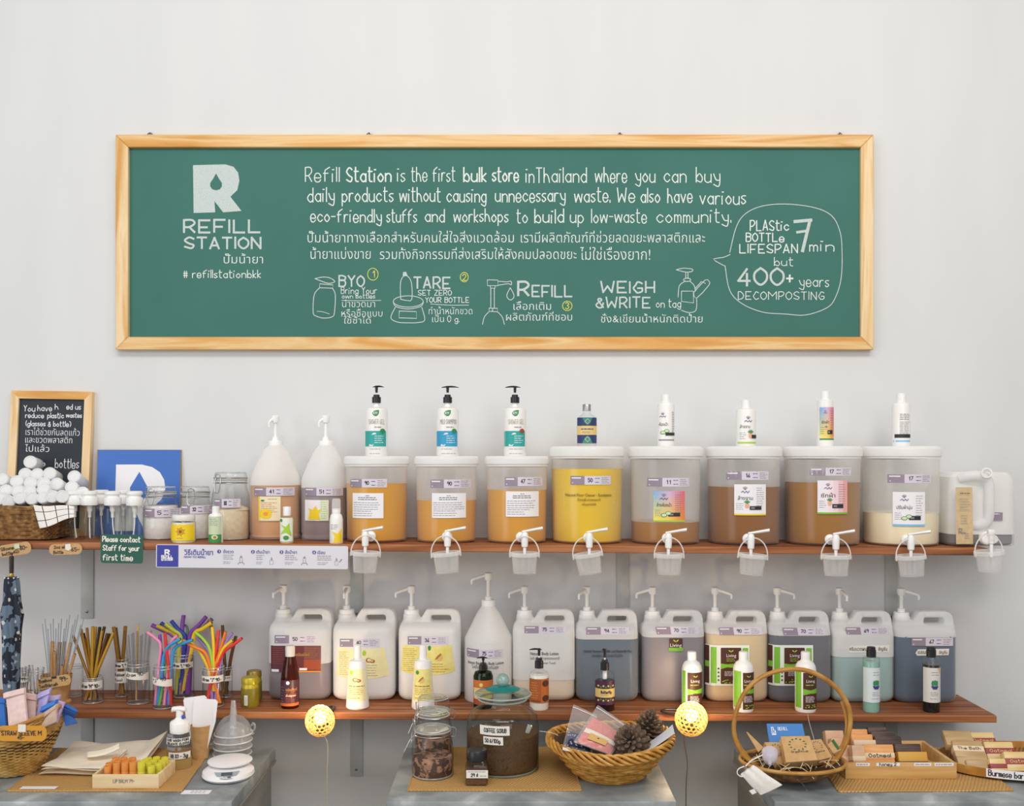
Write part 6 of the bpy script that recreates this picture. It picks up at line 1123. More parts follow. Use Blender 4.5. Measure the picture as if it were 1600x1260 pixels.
def quadbag(name, label, px_quad, D0, D1, inner, tagk):
    A, B, C_, E_ = px_quad; pts = [W(A[0], A[1], D1), W(B[0], B[1], D1), W(C_[0], C_[1], D0), W(E_[0], E_[1], D0)]; c = sum(pts, Vector()) / 4; o = thing(name, label, 'bag', c, 'zip bags of folded cloths in the wicker basket'); nrm = (pts[1] - pts[0]).cross(pts[3] - pts[0]).normalized(); nrm = nrm if nrm.y < 0 else -nrm
    def sp(u, v, e): b = (pts[0] * (1 - u) + pts[1] * u) * (1 - v) + (pts[3] * (1 - u) + pts[2] * u) * v; return b - c + nrm * e
    puff = lambda u, v: .013 * (sin(pi * u) ** .5) * (sin(pi * max(0, min(1, v * 1.0))) ** .6) * (.35 + .65 * min(1, v * 1.8))
    f = MB(); f.grid(lambda u, v: sp(u, v, puff(u, v) + .0008 * sin(17 * u + 9 * v)), 14, 14, BAGM); f.grid(lambda u, v: sp(u, v, -puff(u, v) * .8), 14, 14, BAGM); mk('film', f, o)
    z_ = MB(); z_.tube([sp(u / 8, .07, puff(u / 8, .07) + .001) for u in range(9)], .0011, M('f4f2f2', .4), 6); mk('zip', z_, o)
    (u0, u1, v0, v1), mt = inner
    def pad(uu, vv): return sp(u0 + (u1 - u0) * uu, v0 + (v1 - v0) * vv, 0)
    pm = MB(); n = 8; gr = lambda sg: (lambda a_, b_: pad(a_, b_) + nrm * sg * .0085 * (sin(pi * a_) ** .35) * (sin(pi * b_) ** .35)); pm.grid(gr(1), 10, 10, mt); pm.grid(gr(-1), 10, 10, mt); po = mk('folded_cloth', pm, o)
    if tagk:
        bd_ = MB().grid(lambda a_, b_: pad(a_ * .99 + .005, .46 + .16 * b_ + .05 * a_) + nrm * (.0088 * (sin(pi * max(.02, min(.98, a_))) ** .35) + .0012), 12, 3, M('efe4d4', .8, name='cream_band')); mk('band', bd_, po)
        mk('paper_label', MB().grid(lambda a_, b_: pad(.18 + .55 * a_, .60 + .23 * b_) + nrm * .0112, 2, 2, M('dcb16e', .7, name='kraft_label')).grid(lambda a_, b_: pad(.42 + .06 * a_, .665 + .03 * b_) + nrm * .0118, 1, 1, BRN), po)
    return o
NVF = None
def dots(name, c1_, c2_, sc):
    m, nt, N, L, b = nmat(name); tc = N.new('ShaderNodeTexCoord'); v = N.new('ShaderNodeTexVoronoi'); v.inputs['Scale'].default_value = sc; L.new(tc.outputs['Object'], v.inputs[0]); r = N.new('ShaderNodeValToRGB'); r.color_ramp.interpolation = 'CONSTANT'; e = r.color_ramp.elements; e[0].color = lin(c2_); e[1].color = lin(c1_); e[1].position = .28; L.new(v.outputs['Distance'], r.inputs[0]); L.new(r.outputs[0], b.inputs['Base Color']); b.inputs['Roughness'].default_value = .85; return m
quadbag('zip_bag', 'clear zip bag with navy floral folded cloth, left in the round wicker basket', [(896, 1101), (933, 1118), (925, 1177), (879, 1168)], 2.66, 2.755, ((.05, .95, .62, .98), dots('navy_floral_cloth', '28304d', 'b9a9b9', 120)), False)
quadbag('zip_bag', 'clear zip bag with pink folded cloth and kraft label in the round wicker basket', [(934, 1102), (984, 1136), (955, 1181), (896, 1160)], 2.615, 2.72, ((.06, .96, .30, .98), noisy('pink_cloth', ['db7f78', 'e59189'], (1, 1, 1), 120, 3, .9)), True)
def cone(label, px, py, D, s, el, az):
    o = thing('pine_cone', label, 'pine cone', W(px, py, D), 'pine cones in the wicker basket', rot=(el, 0, az)); m = noisy('pine_cone_scale', ['4a3a30', '75604f', '8d7a69'], (1, 1, 60), 1.2, 4, .8, 0); mb = MB(); R = random.Random(int(px)); n = 86
    core = MB().lathe([(.004, -.045 * s), (.018 * s, -.03 * s), (.017 * s, 0), (.006 * s, .045 * s)], M('3d2f27', .9, name='cone_core'), 14); mk('core', core, o)
    for i in range(n):
        u = i / n; t = i * 2.39996; z = (-.040 + .088 * u) * s; r = (.034 * sin(pi * (.22 + .74 * u)) ** .8) * s; w_ = .0075 * s * (1 - .45 * u); d = Vector((cos(t), sin(t), 0)); sd = Vector((-sin(t), cos(t), 0)); up = Vector((0, 0, 1)); tip = d * r + up * (z + .006 * s); rt = d * .008 * s + up * (z - .004 * s); vs = []
        for q, ww, hh in ((rt, w_ * .5, .0015), (tip * .72 + rt * .28, w_, .003 * s), (tip, w_ * .9, .0042 * s), (tip + d * .003 * s + up * .002 * s, w_ * .35, .0015 * s)):
            vs.append([q + sd * ww - up * 0, q + up * hh, q - sd * ww, q - up * hh * .8])
        mb.loft(vs, m)
    mk('scales', mb, o); return o
cone('front pine cone lying in the round wicker basket', 988, 1162, 2.64, 1.32, radians(55), radians(-20)); cone('rear pine cone standing behind the front one in the basket', 1012, 1143, 2.71, 1.15, radians(15), radians(30))
pp = thing('paper_sheet', 'white paper sheet sticking out over the right rim of the wicker basket', 'paper', W(1020, 1163, 2.62)); c = pp.location.copy()
mk('sheet', MB().grid(lambda u, v: W(992 + 62 * u - 3 * v, 1184 - 38 * u + 5 * v * (1 - u) - 14 * v + 3 * sin(3 * u), 2.60 + .07 * v) - c, 10, 4, M('e6e7ee', .6, name='paper_sheet_white')), pp)
pp = thing('paper_note', 'white paper note tucked along the left front rim of the wicker basket', 'paper', W(905, 1178, 2.6)); c = pp.location.copy(); mk('sheet', MB().grid(lambda u, v: W(879 + 55 * u, 1168 + 11 * u + 4.5 * v, 2.585 - .02 * v) - c, 8, 2, PAPER).grid(lambda u, v: W(881 + 7 * u, 1169 + 1.5 * u + 2 * v, 2.5835) - c, 1, 1, INK), pp)
tw = thing('string', 'thin white string from the coffee canister to the wicker basket', 'string', W(855, 1148, 2.70)); c = tw.location.copy(); mk('thread', MB().tube([W(843, 1143, 2.70) - c, W(852, 1144, 2.69) - c, W(862, 1145.5, 2.68) - c, W(872, 1150, 2.68) - c], .0008, M('ded8cc', .7), 5, smooth=4), tw)

# ------------------------------------------------------------------ things on the left cabinet
bk = thing('wicker_basket', 'bamboo basket of straw sleeves with orange price tag at the left edge', 'basket', (0, 0, 0)); D = 2.71; bk.location = ((18 - 800) * D / F, D - CD, ZT + .0002); kB = D / F
ell = lambda t, s: (s * .147 * cos(t), s * .125 * sin(t))
def sad(t, u): return u * u * (.042 * cos(t) ** 2 - .004)
def bprof(u): return (.44 + .56 * u ** .75, .004 + .144 * u)
w = woven(MB(), bprof, BAMBOOB, 33, ell, .0016, .0034, 40, 5, zoff=sad); mk('weave', w, bk)
mk('lining', MB().loft([[(*ell(2 * pi * j / 48, s * .965), z + sad(2 * pi * j / 48, min(1, z / .146))) for j in range(48)] for s, z in ((.44, .002), (.74, .055), (.88, .09), (1, .146), (.93, .140), (.72, .06), (.44, .012))], DARKIN), bk)
mk('rim', MB().tube([(*ell(2 * pi * j / 96, 1.01), .151 + sad(2 * pi * j / 96, 1)) for j in range(96)], .0055, RATTAN, 8, True), bk)
def sleeve(label, px_quad, D0, D1, col, th_=.006):
    D0 += .115; D1 += .115; A, B, C_, E_ = px_quad; pts = [W(A[0], A[1], D1), W(B[0], B[1], D1), W(C_[0], C_[1], D0), W(E_[0], E_[1], D0)]; c = sum(pts, Vector()) / 4; o = thing('straw_sleeve', label, 'straw sleeve', c, 'fabric straw sleeves in the bamboo basket'); n = (pts[1] - pts[0]).cross(pts[3] - pts[0]).normalized()
    m = noisy('felt_' + col, [col, '%02x%02x%02x' % tuple(min(255, int(int(col[i:i + 2], 16) * 1.08)) for i in (0, 2, 4))], (1, 1, 1), 90, 4, .92, .15); mb = MB(); L = []
    for i in range(11):
        v = i / 10; row = []
        for s_, ang_ in [(s, a_) for s, a_ in ((-1, 0), (-.93, .8), (-.5, 1), (0, 1.1), (.5, 1), (.93, .8), (1, 0), (.93, -.8), (.5, -1), (0, -1.1), (-.5, -1), (-.93, -.8))]:
            u = .5 + s_ * .5; e = ang_ * th_ * (1.0 - .25 * v) * (.75 if i in (0, 10) else 1) + .0025 * sin(5 * v + 3 * u) ; row.append((pts[0] * (1 - u) + pts[1] * u) * (1 - v) + (pts[3] * (1 - u) + pts[2] * u) * v - c + n * e)
        L.append(row)
    mb.loft(L, m); mk('fabric', mb, o); fl = MB(); R_ = []
    for s_ in range(9):
        u = s_ / 8; q = pts[0] * (1 - u) + pts[1] * u - c; d = (pts[3] - pts[0]).normalized(); nn = n if n.y < 0 else -n; R_.append([q + nn * (th_ * 1.1) + d * .004, q + nn * (th_ * 1.5) + d * .003, q + nn * (th_ * 1.6) + d * .016, q + nn * (th_ * 1.05) + d * .018, q + nn * (th_ * .7) + d * .010])
    fl.loft(R_, m); mk('folded_flap', fl, o); return o
sleeve('blue felt straw sleeve at the left edge of the bamboo basket', [(-30, 1090), (9, 1091), (12, 1150), (-20, 1150)], 2.53, 2.57, '3c70bb'); sleeve('large dusty pink straw sleeve at the front of the bamboo basket', [(8, 1083), (40, 1075), (46, 1146), (16, 1148)], 2.505, 2.545, 'dcc2bd', .007)
sleeve('second dusty pink straw sleeve behind the large one', [(38, 1082), (58, 1086), (56, 1148), (42, 1148)], 2.545, 2.575, 'd2b2ac'); sleeve('lilac straw sleeve standing upright in the bamboo basket', [(62, 1083), (81, 1075), (66, 1140), (54, 1142)], 2.56, 2.585, 'b6aee0'); sleeve('pale lilac straw sleeve fanned right of the upright one', [(74, 1089), (96, 1086), (82, 1136), (64, 1138)], 2.585, 2.62, 'c6b3dc')
sleeve('bright blue straw sleeve in the middle of the bamboo basket', [(68, 1104), (91, 1093), (82, 1132), (58, 1140)], 2.535, 2.56, '4478c4'); sleeve('pinkish lilac straw sleeve leaning far right in the basket', [(88, 1094), (103, 1098), (90, 1130), (76, 1132)], 2.56, 2.58, 'bfa6d6'); sleeve('beige straw sleeve leaning over the right rim of the basket', [(74, 1112), (92, 1099), (88, 1128), (64, 1140)], 2.515, 2.53, 'bfa896', .005)
sleeve('upper blue straw sleeve hanging out over the right rim', [(94, 1099), (121, 1112), (118, 1118), (92, 1112)], 2.60, 2.58, '3a69b2', .005); sleeve('lower blue straw sleeve drooping out over the right rim', [(94, 1108), (106, 1108), (121, 1130), (103, 1135)], 2.585, 2.60, '3f6fb8', .005)
tg = thing('price_tag', 'orange card price tag taped to the front of the bamboo basket', 'tag', W(36, 1146.5, 2.586)); kk = 2.586 / F; OT = M('d7962c', .6, name='orange_card'); mk('card', MB().prism([(x * kk, z_ * kk) for x, z_ in rrect(-40, -12, 37, 12, 9)], -.001, .001, OT), tg)
l = Lab(lambda x, y, ly: ((x - 36) * kk, -.001 - OFF * ly, (1146.5 - y) * kk)); l.hand('STRAW SLEEVE M', 3, 1149, 6.5, INK, 1.1, 65).hand('45-', 28, 1155, 5, INK, 1.0, 38).rect(29, 1132, 41, 1144, TAPE, 3).done('print', tg)
def cloth(label, poly, z0, layers, wav, name='cloth_bag'):
    A, B, C_, E_ = [tz(x, y, z0) for x, y in poly]; c = (A + B + C_ + E_) / 4; c.z = ZT + .0036; o = thing(name, label, 'cloth bag', c, 'cream cloth bags on the seagrass mat'); mb = MB()
    for q in range(layers):
        zz = z0 - .003 + q * .005
        f = lambda u, v, s: Vector(((A * (1 - u) + B * u) * (1 - v) + (C_ * (1 - u) + E_ * u) * v - c).to_tuple()[:2] + (zz + s * .0022 * (1 if 0 < u < 1 and 0 < v < 1 else .3) + wav * (sin(4.3 * u + 2.2 * v + q) + .6 * sin(7 * u - 5 * v + q * 2) + .8) * .5 + (.018 * max(0, u - .82) / .18 if wav > .006 else 0) * v * 1.6,))
        mb.grid(lambda u, v: f(u, v, 1), 26, 16, CLOTH); mb.grid(lambda u, v: f(u, v, -1), 26, 16, CLOTH)
    mk('fabric', mb, o); return o
cloth('large cream cloth bag spread at the back of the left mat', [(86, 1199), (222, 1199), (116, 1164), (262, 1164)], .010, 2, .010); cloth('cream cloth bag with a rounded strap end folded over the larger one', [(64, 1205), (165, 1206), (112, 1178), (200, 1176)], .022, 2, .006)
st = thing('cloth_strap', 'cream cloth strap lying over the folded bags', 'strap', tz(160, 1186, .04)); c = st.location.copy(); mk('fabric', MB().grid(lambda u, v: W(136 + 50 * u, 1178 - 13 * u * u + (v - .5) * 9, 2.74 - .03 * v) - c, 10, 4, CLOTH), st).modifiers.new('s', 'SOLIDIFY').thickness = .003
cloth('thin cream cloth bag peeping out beneath the others', [(60, 1211), (165, 1212), (90, 1196), (180, 1196)], .007, 1, .003)
FR = DT(1235); o = thing('wooden_tray', 'small pale pine tray of lip balm tubes with handwritten front', 'tray', ((196 - 800) * FR / F, FR - CD + .0635, ZT + .0036)); tw_, td, thh = 104 * FR / F, .127, .036
def tray(o, w, d, h, t, mat, lip=0):
    mk('front', MB().box((0, -d / 2 + t / 2, h / 2), (w, t, h), mat, .001), o); mk('back', MB().box((0, d / 2 - t / 2, h / 2), (w, t, h), mat, .001), o)
    for s_ in (-1, 1): mk('side', MB().box((s_ * (w / 2 - t / 2), 0, h / 2), (t, d - 2 * t, h), mat, .001), o)
    mk('bottom', MB().box((0, 0, .003), (w - 2 * t, d - 2 * t, .006), mat), o)
tray(o, tw_, td, thh, .007, PALEW); l = Lab(lambda x, y, ly: ((x - 196) * FR / F, -td / 2 - .0002 - OFF * ly, (1235 - y) * FR / F)); l.hand('LIP BALM 79-', 177, 1225.5, 5, INKG, .8, 210).done('handwriting', o); to = o
TO = noisy('orange_tube_card', ['d9883a', 'e39a4e'], (1, 1, 1), 50, 3, .6); TY = noisy('yellow_tube_card', ['cfc62f', 'ddd64a'], (1, 1, 1), 50, 3, .6)
def tubes(specs, mat, word, proto=None):
    for label, px, top, rowy in specs:
        y = to.location.y - td / 2 + rowy; D = CD + y; X = (px - 800) * D / F; zt_ = H - (top - HY) * D / F; zb_ = to.location.z + .0065; h = zt_ - zb_; k = D / F; o = thing('lip_balm_tube', label, 'lip balm', (X, y, zb_), word + ' lip balm tubes in the tray')
        r = 5.6 * k; mk('tube', MB().lathe([(r * .97, 0), (r, .001), (r, h * .56), (r * .985, h * .565), (r, h * .57), (r, h - .001), (r * .94, h), (r * .85, h), (r * .84, h - .003), (.0001, h - .003)], mat, 20), o)
        mk('print', Lab(lambda x, yy, ly: (x, -sqrt(max((r + .0004) ** 2 - x * x, 1e-8)), yy), 99).poly([(-r * .3, h * .1), (r * .3, h * .1), (r * .3, h * .36), (-r * .3, h * .36)], M('ece2c8', .6)).mb, o)
tubes([('orange lip balm tube, first from left in the front row', 168.5, 1197.5, .018), ('orange lip balm tube, second from left in the front row', 182.5, 1191.5, .018), ('orange lip balm tube, third from left in the front row', 195.5, 1190.5, .018), ('orange lip balm tube, last of the oranges in the front row', 208, 1190.5, .018), ('orange lip balm tube, first from left in the middle row', 171, 1192.5, .048), ('orange lip balm tube, second from left in the middle row', 184.5, 1188, .048), ('orange lip balm tube, third from left in the middle row', 197.5, 1187.5, .048), ('orange lip balm tube, left of the back row', 181, 1184.5, .078), ('orange lip balm tube, middle of the orange back row', 193.5, 1184.5, .078), ('orange lip balm tube, right of the orange back row', 207, 1184.5, .078)], TO, 'orange')
tubes([('yellow lip balm tube beside the oranges in the front row', 221, 1190.5, .018), ('short yellow lip balm tube with printed white band, at the front right', 236.5, 1197.5, .0175), ('yellow lip balm tube, left in the second yellow row', 231.5, 1191.5, .042), ('yellow lip balm tube, right in the second yellow row', 247.5, 1193, .040), ('yellow lip balm tube, first from left in the third yellow row', 227.5, 1187, .066), ('yellow lip balm tube, second from left in the third yellow row', 240, 1188, .066), ('yellow lip balm tube, right end of the third yellow row', 253, 1188.5, .066), ('yellow lip balm tube, left of the yellow back row', 232, 1185, .092), ('yellow lip balm tube, middle of the yellow back row', 244.5, 1183.5, .092), ('yellow lip balm tube, right corner of the yellow back row', 257.5, 1184, .092)], TY, 'yellow')
p = Q('foam_pump_bottle', 'clear foam pump bottle with white top and handwritten tapes', 'bottle', 280.6, 1204, 19); k = p.k
p.lathe('bottle', GLASSC, [(17, None), (18.7, 1202), (18.7, 1148), (17, 1143), (14.5, 1141)], seg=32); p.lathe('contents', frost('amber_soap', 'e9c47c', .45, .3, .2), [(16.5, None), (18.1, 1202), (18.1, 1184)]); p.lathe('cap', WHITEP, [(14.6, 1144), (14.8, 1130), (13.5, 1127), (8, 1124), (5.5, 1121), (5.2, 1110)])
pm = mk('pump_head', MB().loft([[(x * k, .0065 * w_ * cos(a_), p.z(y) + h_ * k * sin(a_)) for a_ in [2 * pi * j / 12 for j in range(12)]] for x, y, w_, h_ in ((-12, 1110, .8, 4), (-10, 1108.5, 1, 4), (0, 1107.5, 1.6, 4.2), (9, 1108.5, 1.5, 4), (10.5, 1109.5, 1.1, 2.8))], WHITEP), p.o)
mk('lock_clip', MB().box((6.6 * k, -.004, p.z(1120)), (.008, .010, .010), M('3553b5', .4, name='blue_clip'), .002), p.o)
l = Lab(cyl(p, 19 * k), 3); l.rect(264.5, 1144, 276, 1149, INKG).rect(263, 1150, 298.5, 1161, TAPE, 2, -1).hand('LIQUID WASH FOR', 265, 1154.5, 3.4, INK, .9, 297, 3).hand('DELICATE CLOTH', 266, 1160, 3.4, INK, .9, 297, 3).rect(264, 1164, 279, 1169, INKG).rect(283, 1164, 288, 1169, INKG).rect(268, 1172, 298.5, 1182, TAPE, 2).hand('HB 83 - 3g', 272, 1180, 5.5, INK, 1.1, 296, 3).done('tape_label', p.o)
p = Q('kraft_cup', 'plain kraft paper cup holding white paper cards on the left cabinet', 'cup', 313.5, 1188, 12); k = p.k
mk('cup', MB().lathe([(11.5 * k, 0), (12 * k, .002), (15.5 * k, p.z(1134)), (16 * k, p.z(1133)), (15 * k, p.z(1132.6)), (11 * k, .004), (.0001, .004)], KRAFTD, 32, caps=False), p.o)
for i, (dx, t_, dy, rz) in enumerate(((-8, 1090, .004, .05), (2, 1093, -.004, -.1), (6, 1092, -.011, .12))):
    o = thing('paper_card', ('rear white paper card in the kraft cup', 'middle white paper card in the kraft cup', 'front white paper card in the kraft cup')[i], 'card', (p.loc.x + dx * k * .25, p.loc.y + dy, p.loc.z + .03), 'white cards in the kraft cup', rot=(radians(-4), radians(dx * .9), rz)); hh = p.z(t_) - .03
    mk('card', MB().prism([(-.019, 0), (.019, 0), (.034, hh * .55), (.034, hh - .006), (.028, hh), (-.028, hh), (-.032, hh - .006), (-.030, hh * .55)], -.0008, .0008, PAPER), o)
FUN = frost('milky_funnel_plastic', 'eceef1', .22, .5, .2)
for i, (lab_, dz) in enumerate((('bottom plastic funnel of the upturned stack beside the scale', 0), ('second plastic funnel from the bottom of the upturned stack', .019), ('third plastic funnel, just under the top one of the stack', .038), ('top plastic funnel of the upturned stack, its spout pointing up', .058))):
    if i == 0:
        fp = Q('funnel', lab_, 'funnel', 363, 1186, 26, 'stacked plastic funnels', z=ZT + .0004); k = fp.k; f0 = fp.o; s = .052
        mk('bowl', MB().lathe([(s + .003, 0), (s + .003, .002), (s, .003), (s * .95, .016), (s * .80, .032), (s * .55, .046), (s * .25, .053), (.010, .055), (.0075, .082), (.0060, .096), (.0050, .096), (.0065, .082), (.009, .056)], FUN, 36, caps=False), f0)
        mk('hang_tab', MB().tube([(s * .96, 0, .010), (s + .010, 0, .012), (s + .012, 0, .026), (s + .006, 0, .032), (s + .003, 0, .024)], .0028, FUN, 8, smooth=3).box((s + .004, 0, .001), (.010, .016, .002), FUN, .0005), f0)
        mk('rim', MB().tube([((s + .002) * cos(2 * pi * j / 40), (s + .002) * sin(2 * pi * j / 40), .0022) for j in range(40)], .0019, HANDM, 6, True), f0)
    else: dup(f0, fp.loc + Vector((.001 * i, 0, dz)), lab_, (0, 0, (3.3, 2.6, -.1)[i - 1]))
f0.rotation_euler = (0, 0, 3.0)
sp_ = thing('kitchen_scale', 'white digital kitchen scale with round plate on the left cabinet', 'scale', tz(357, 1213) + Vector((0, 0, .0)), rot=(0, 0, radians(12))); sp_.scale = (1.1, 1.1, 1.12); SW = M('eeebec', .35, name='scale_white')
def ov(z, a_, b_, cy=0): return [(a_ * cos(t), cy + b_ * sin(t) * (1 + .12 * cos(t) * 0), z) for t in [2 * pi * j / 40 for j in range(40)]]
mk('body', MB().loft([ov(.002, .058, .062, -.004), ov(.008, .0625, .068, -.005), ov(.016, .061, .064, -.003), ov(.024, .048, .048, .004), ov(.026, .03, .03, .006)], SW), sp_)
mk('plate', MB().lathe([(.030, .026), (.050, .030), (.0535, .032), (.0535, .035), (.050, .0365), (.001, .0365)], SW, 40, (.003, .012, 0)), sp_)
mk('display_panel', MB().grid(lambda u, v: Vector(((-.030 + .060 * u) * (1 - .35 * (1 - v)), -.0705 + .0190 * v + .006 * (2 * u - 1) ** 2, .0135 + .0115 * v)), 10, 4, M('a9adb3', .4, .3, 'silver_panel')).grid(lambda u, v: Vector((-.013 + .026 * u, -.0610 + .0080 * v, .0198 + .0048 * v)), 2, 1, M('4c545b', .3, name='lcd')), sp_)
for x in (-.012, .006): mk('button', MB().box((x, -.0655, .0172), (.0085, .004, .003), M('d8d6cf' if x < 0 else '5d6066', .4), .001, rot=(.5, 0, 0)), sp_)
for nm, lab_, q, tx in (('paper_label', 'worn white strip label on the front edge of the left mat', ((36, 1229.5), (86, 1233.5)), None), ('paper_label', 'small handwritten label strip beside the right corner of the left mat', ((288, 1233), (326, 1239)), 1)):
    A, B = tz(*q[0], .0045), tz(*q[1], .0045); c = (A + B) / 2; c.z = ZT + (.0044 if not tx else .0003); o = thing(nm, lab_, 'label', c, 'strip labels on the left cabinet'); d = abs(A.y - B.y) / 2; w_ = (B.x - A.x) / 2; mb = MB().box((0, 0, .0004), (2 * w_, 2 * d, .0008), PAPER)
    if tx: [mb.box((-w_ * .3 + i * w_ * .28, d * (.35 if j else -.35), .00095), (w_ * .2, d * .22, .0002), INKG) for i in range(4) for j in range(2)]
    mk('strip', mb, o)

# ------------------------------------------------------------------ things on the right cabinet
D = 2.63; hb = thing('hoop_basket', 'round cane hoop basket with tall ring handle holding kraft boxes', 'basket', ((1238 - 800) * D / F, D - CD, ZT + .0002)); kh = D / F; c = hb.location.copy()
ht_ = W(1238, 1046, D).z - c.z; hv = (ht_ - .0075) / 2; hr = 92 * kh; hc = Vector((0, 0, .0075 + hv))
mk('handle', MB().tube([hc + Vector((hr * cos(t) + .002 * sin(5 * t), .006 * cos(t), hv * sin(t))) for t in [2 * pi * j / 72 for j in range(72)]], .0062, RATTAN, 8, True).tube([hc + Vector(((hr - .006) * cos(t), .018 + .008 * sin(t * 2), (hv - .004) * sin(t) - .001)) for t in [-2.9 + 3.3 * j / 40 for j in range(41)]], .0045, RATTAN, 8), hb)
zr = .050; e2 = lambda t, s: (s * .134 * cos(t), s * .106 * sin(t) - .002)
TWIG = noisy('dark_twig_weave', ['5a3f26', '7c5a36', '9c774a'], (1, 1, 1), 50, 4, .7)
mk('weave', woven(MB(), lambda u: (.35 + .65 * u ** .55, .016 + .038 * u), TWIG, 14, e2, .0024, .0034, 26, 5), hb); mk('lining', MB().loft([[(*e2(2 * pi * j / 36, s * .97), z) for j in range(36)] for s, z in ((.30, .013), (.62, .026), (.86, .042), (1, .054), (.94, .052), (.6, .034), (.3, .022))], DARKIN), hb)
mk('rim', MB().tube([(*e2(2 * pi * j / 72, 1.02), .056) for j in range(72)], .005, RATTAN, 8, True), hb)
def kbox(name, label, cat_, corners, D0, D1, th_, mat, draw=None, group=None):
    """box given by its face's four picture corners (top left, top right, foot right, foot left), leaning from D1 at the head to D0 at the foot"""
    A, B, C_, E_ = [W(x, y, d) for (x, y), d in zip(corners, (D1, D1, D0, D0))]; c = (A + B + C_ + E_) / 4; o = thing(name, label, cat_, c, group); n = (B - A).cross(E_ - A).normalized(); n = n if n.y < 0 else -n
    vs = [q - c for q in (A, B, C_, E_)] + [q - c - n * th_ for q in (A, B, C_, E_)]; bm = MB().add(vs, [[0, 1, 2, 3], [7, 6, 5, 4], [0, 4, 5, 1], [1, 5, 6, 2], [2, 6, 7, 3], [3, 7, 4, 0]], mat); q = mk('box', bm, o); m = q.modifiers.new('b', 'BEVEL'); m.width = .0012; m.segments = 2
    if draw:
        f = lambda u, v, ly: ((A * (1 - u) + B * u) * (1 - v) + (E_ * (1 - u) + C_ * u) * v - c + n * OFF * (ly + .5)); l = Lab(f, .3); draw(l); l.done('print', o)
    return o
def cupbox(l):
    for i in range(12):
        t = 2 * pi * i / 12; x, y = .5 + .27 * cos(t), .34 + .22 * sin(t); dx, dy = .05 * cos(t + .5), .042 * sin(t + .5); l.poly([(x - dx, y - dy), (x - dy * .9, y + dx * .6), (x + dx, y + dy), (x + dy * .9, y - dx * .6)], COLR['dgreen'])
    l.hand('OrganiCup', .24, .66, .08, INK, .012, .78).bars(.38, .72, .74, .74, 1, INKG, .02, var=.1)
GB = 'kraft boxes in the hoop basket'
kbox('booklet', 'blue booklet with white print standing at the back of the hoop basket', 'booklet', [(1198, 1131), (1254, 1131), (1260, 1160), (1203, 1167)], 2.67, 2.70, .006, M('2f7bc4', .5, name='booklet_blue'), lambda l: (l.rect(.10, .16, .22, .52, PAPER), l.hand('R', .13, .46, .24, M('2f7bc4', .5, name='booklet_blue'), .02, .19, 3), l.hand('REFILL', .29, .33, .15, PAPER, .014, .55), l.bars(.29, .75, .48, .48, 1, PAPER, .10, var=.1), l.bars(.32, .78, .66, .80, 2, PAPER, .05, var=.1)))
kbox('kraft_box', 'rear left kraft box with leaf ring print in the hoop basket', 'box', [(1194, 1160), (1225, 1160), (1231, 1193), (1214, 1195)], 2.615, 2.67, .024, KRAFT, cupbox, GB); kbox('kraft_box', 'rear right kraft box with leaf ring print in the hoop basket', 'box', [(1262, 1157), (1283, 1155), (1301, 1183), (1272, 1190)], 2.615, 2.67, .024, KRAFT, cupbox, GB)
kbox('kraft_box', 'front kraft box with green leaf ring and printed name in the hoop basket', 'box', [(1220, 1151), (1265, 1150), (1278, 1188), (1228, 1192)], 2.575, 2.635, .026, KRAFT, cupbox, GB)
kbox('kraft_box', 'small kraft box with green corner at the right of the hoop basket', 'box', [(1292, 1164), (1303, 1155), (1314, 1172), (1302, 1178)], 2.63, 2.66, .014, KRAFT, lambda l: l.poly([(.62, .0), (.95, .0), (.98, .9), (.65, .9)], COLR['dgreen']), GB)
kbox('kraft_card', 'kraft card standing at the left of the hoop basket', 'card', [(1166, 1144), (1168, 1144), (1193, 1168), (1185, 1176)], 2.625, 2.67, .002, KRAFT)
cp_ = thing('menstrual_cup', 'translucent silicone cup lying in the hoop basket beside the front box', 'cup', W(1203, 1185, 2.575), rot=(radians(-65), radians(35), 0)); mk('cup', MB().lathe([(.003, -.030), (.005, -.018), (.014, -.012), (.0195, .002), (.021, .018), (.0215, .022), (.019, .022), (.018, .004), (.012, -.008)], frost('silicone_cup', 'e9e6f0', .75), 24, caps=False), cp_)
sr = MB(); R = random.Random(5)
for i in range(46):
    t = R.uniform(0, 2 * pi); s = R.uniform(.45, .97); x, y = e2(t, s); d = Vector((R.uniform(-1, 1), R.uniform(-1, 1), R.uniform(-.1, .5))).normalized() * R.uniform(.015, .035); q = Vector((x, y, .050 + R.uniform(0, .012))); sr.tube([q - d, q + Vector((0, 0, .004)), q + d], .0011, M('d9bf92', .8, name='paper_shred'), 5, smooth=2)
o = mk('shredded_straw', sr, None, hb.location); tag(o, 'loose shredded straw filling the hoop basket around the boxes', 'packing straw'); o['kind'] = 'stuff'
A = W(1182, 1212, 2.505); db = thing('drawstring_bag', 'small white cotton drawstring bag hanging over the front of the hoop basket', 'bag', A)
q4 = [W(*q, 2.50) - A for q in ((1157, 1211), (1177, 1196), (1222, 1227), (1188, 1243))]
def bagp(u, v, sg): return (q4[0] * (1 - u) + q4[1] * u) * (1 - v) + (q4[3] * (1 - u) + q4[2] * u) * v + Vector((.001 * sin(9 * v), sg * .007 * (sin(pi * u) ** .5) * (.35 + .65 * sin(pi * min(1, v * .9 + .1))) + .0015 * sin(14 * u) * (1 - v), 0))
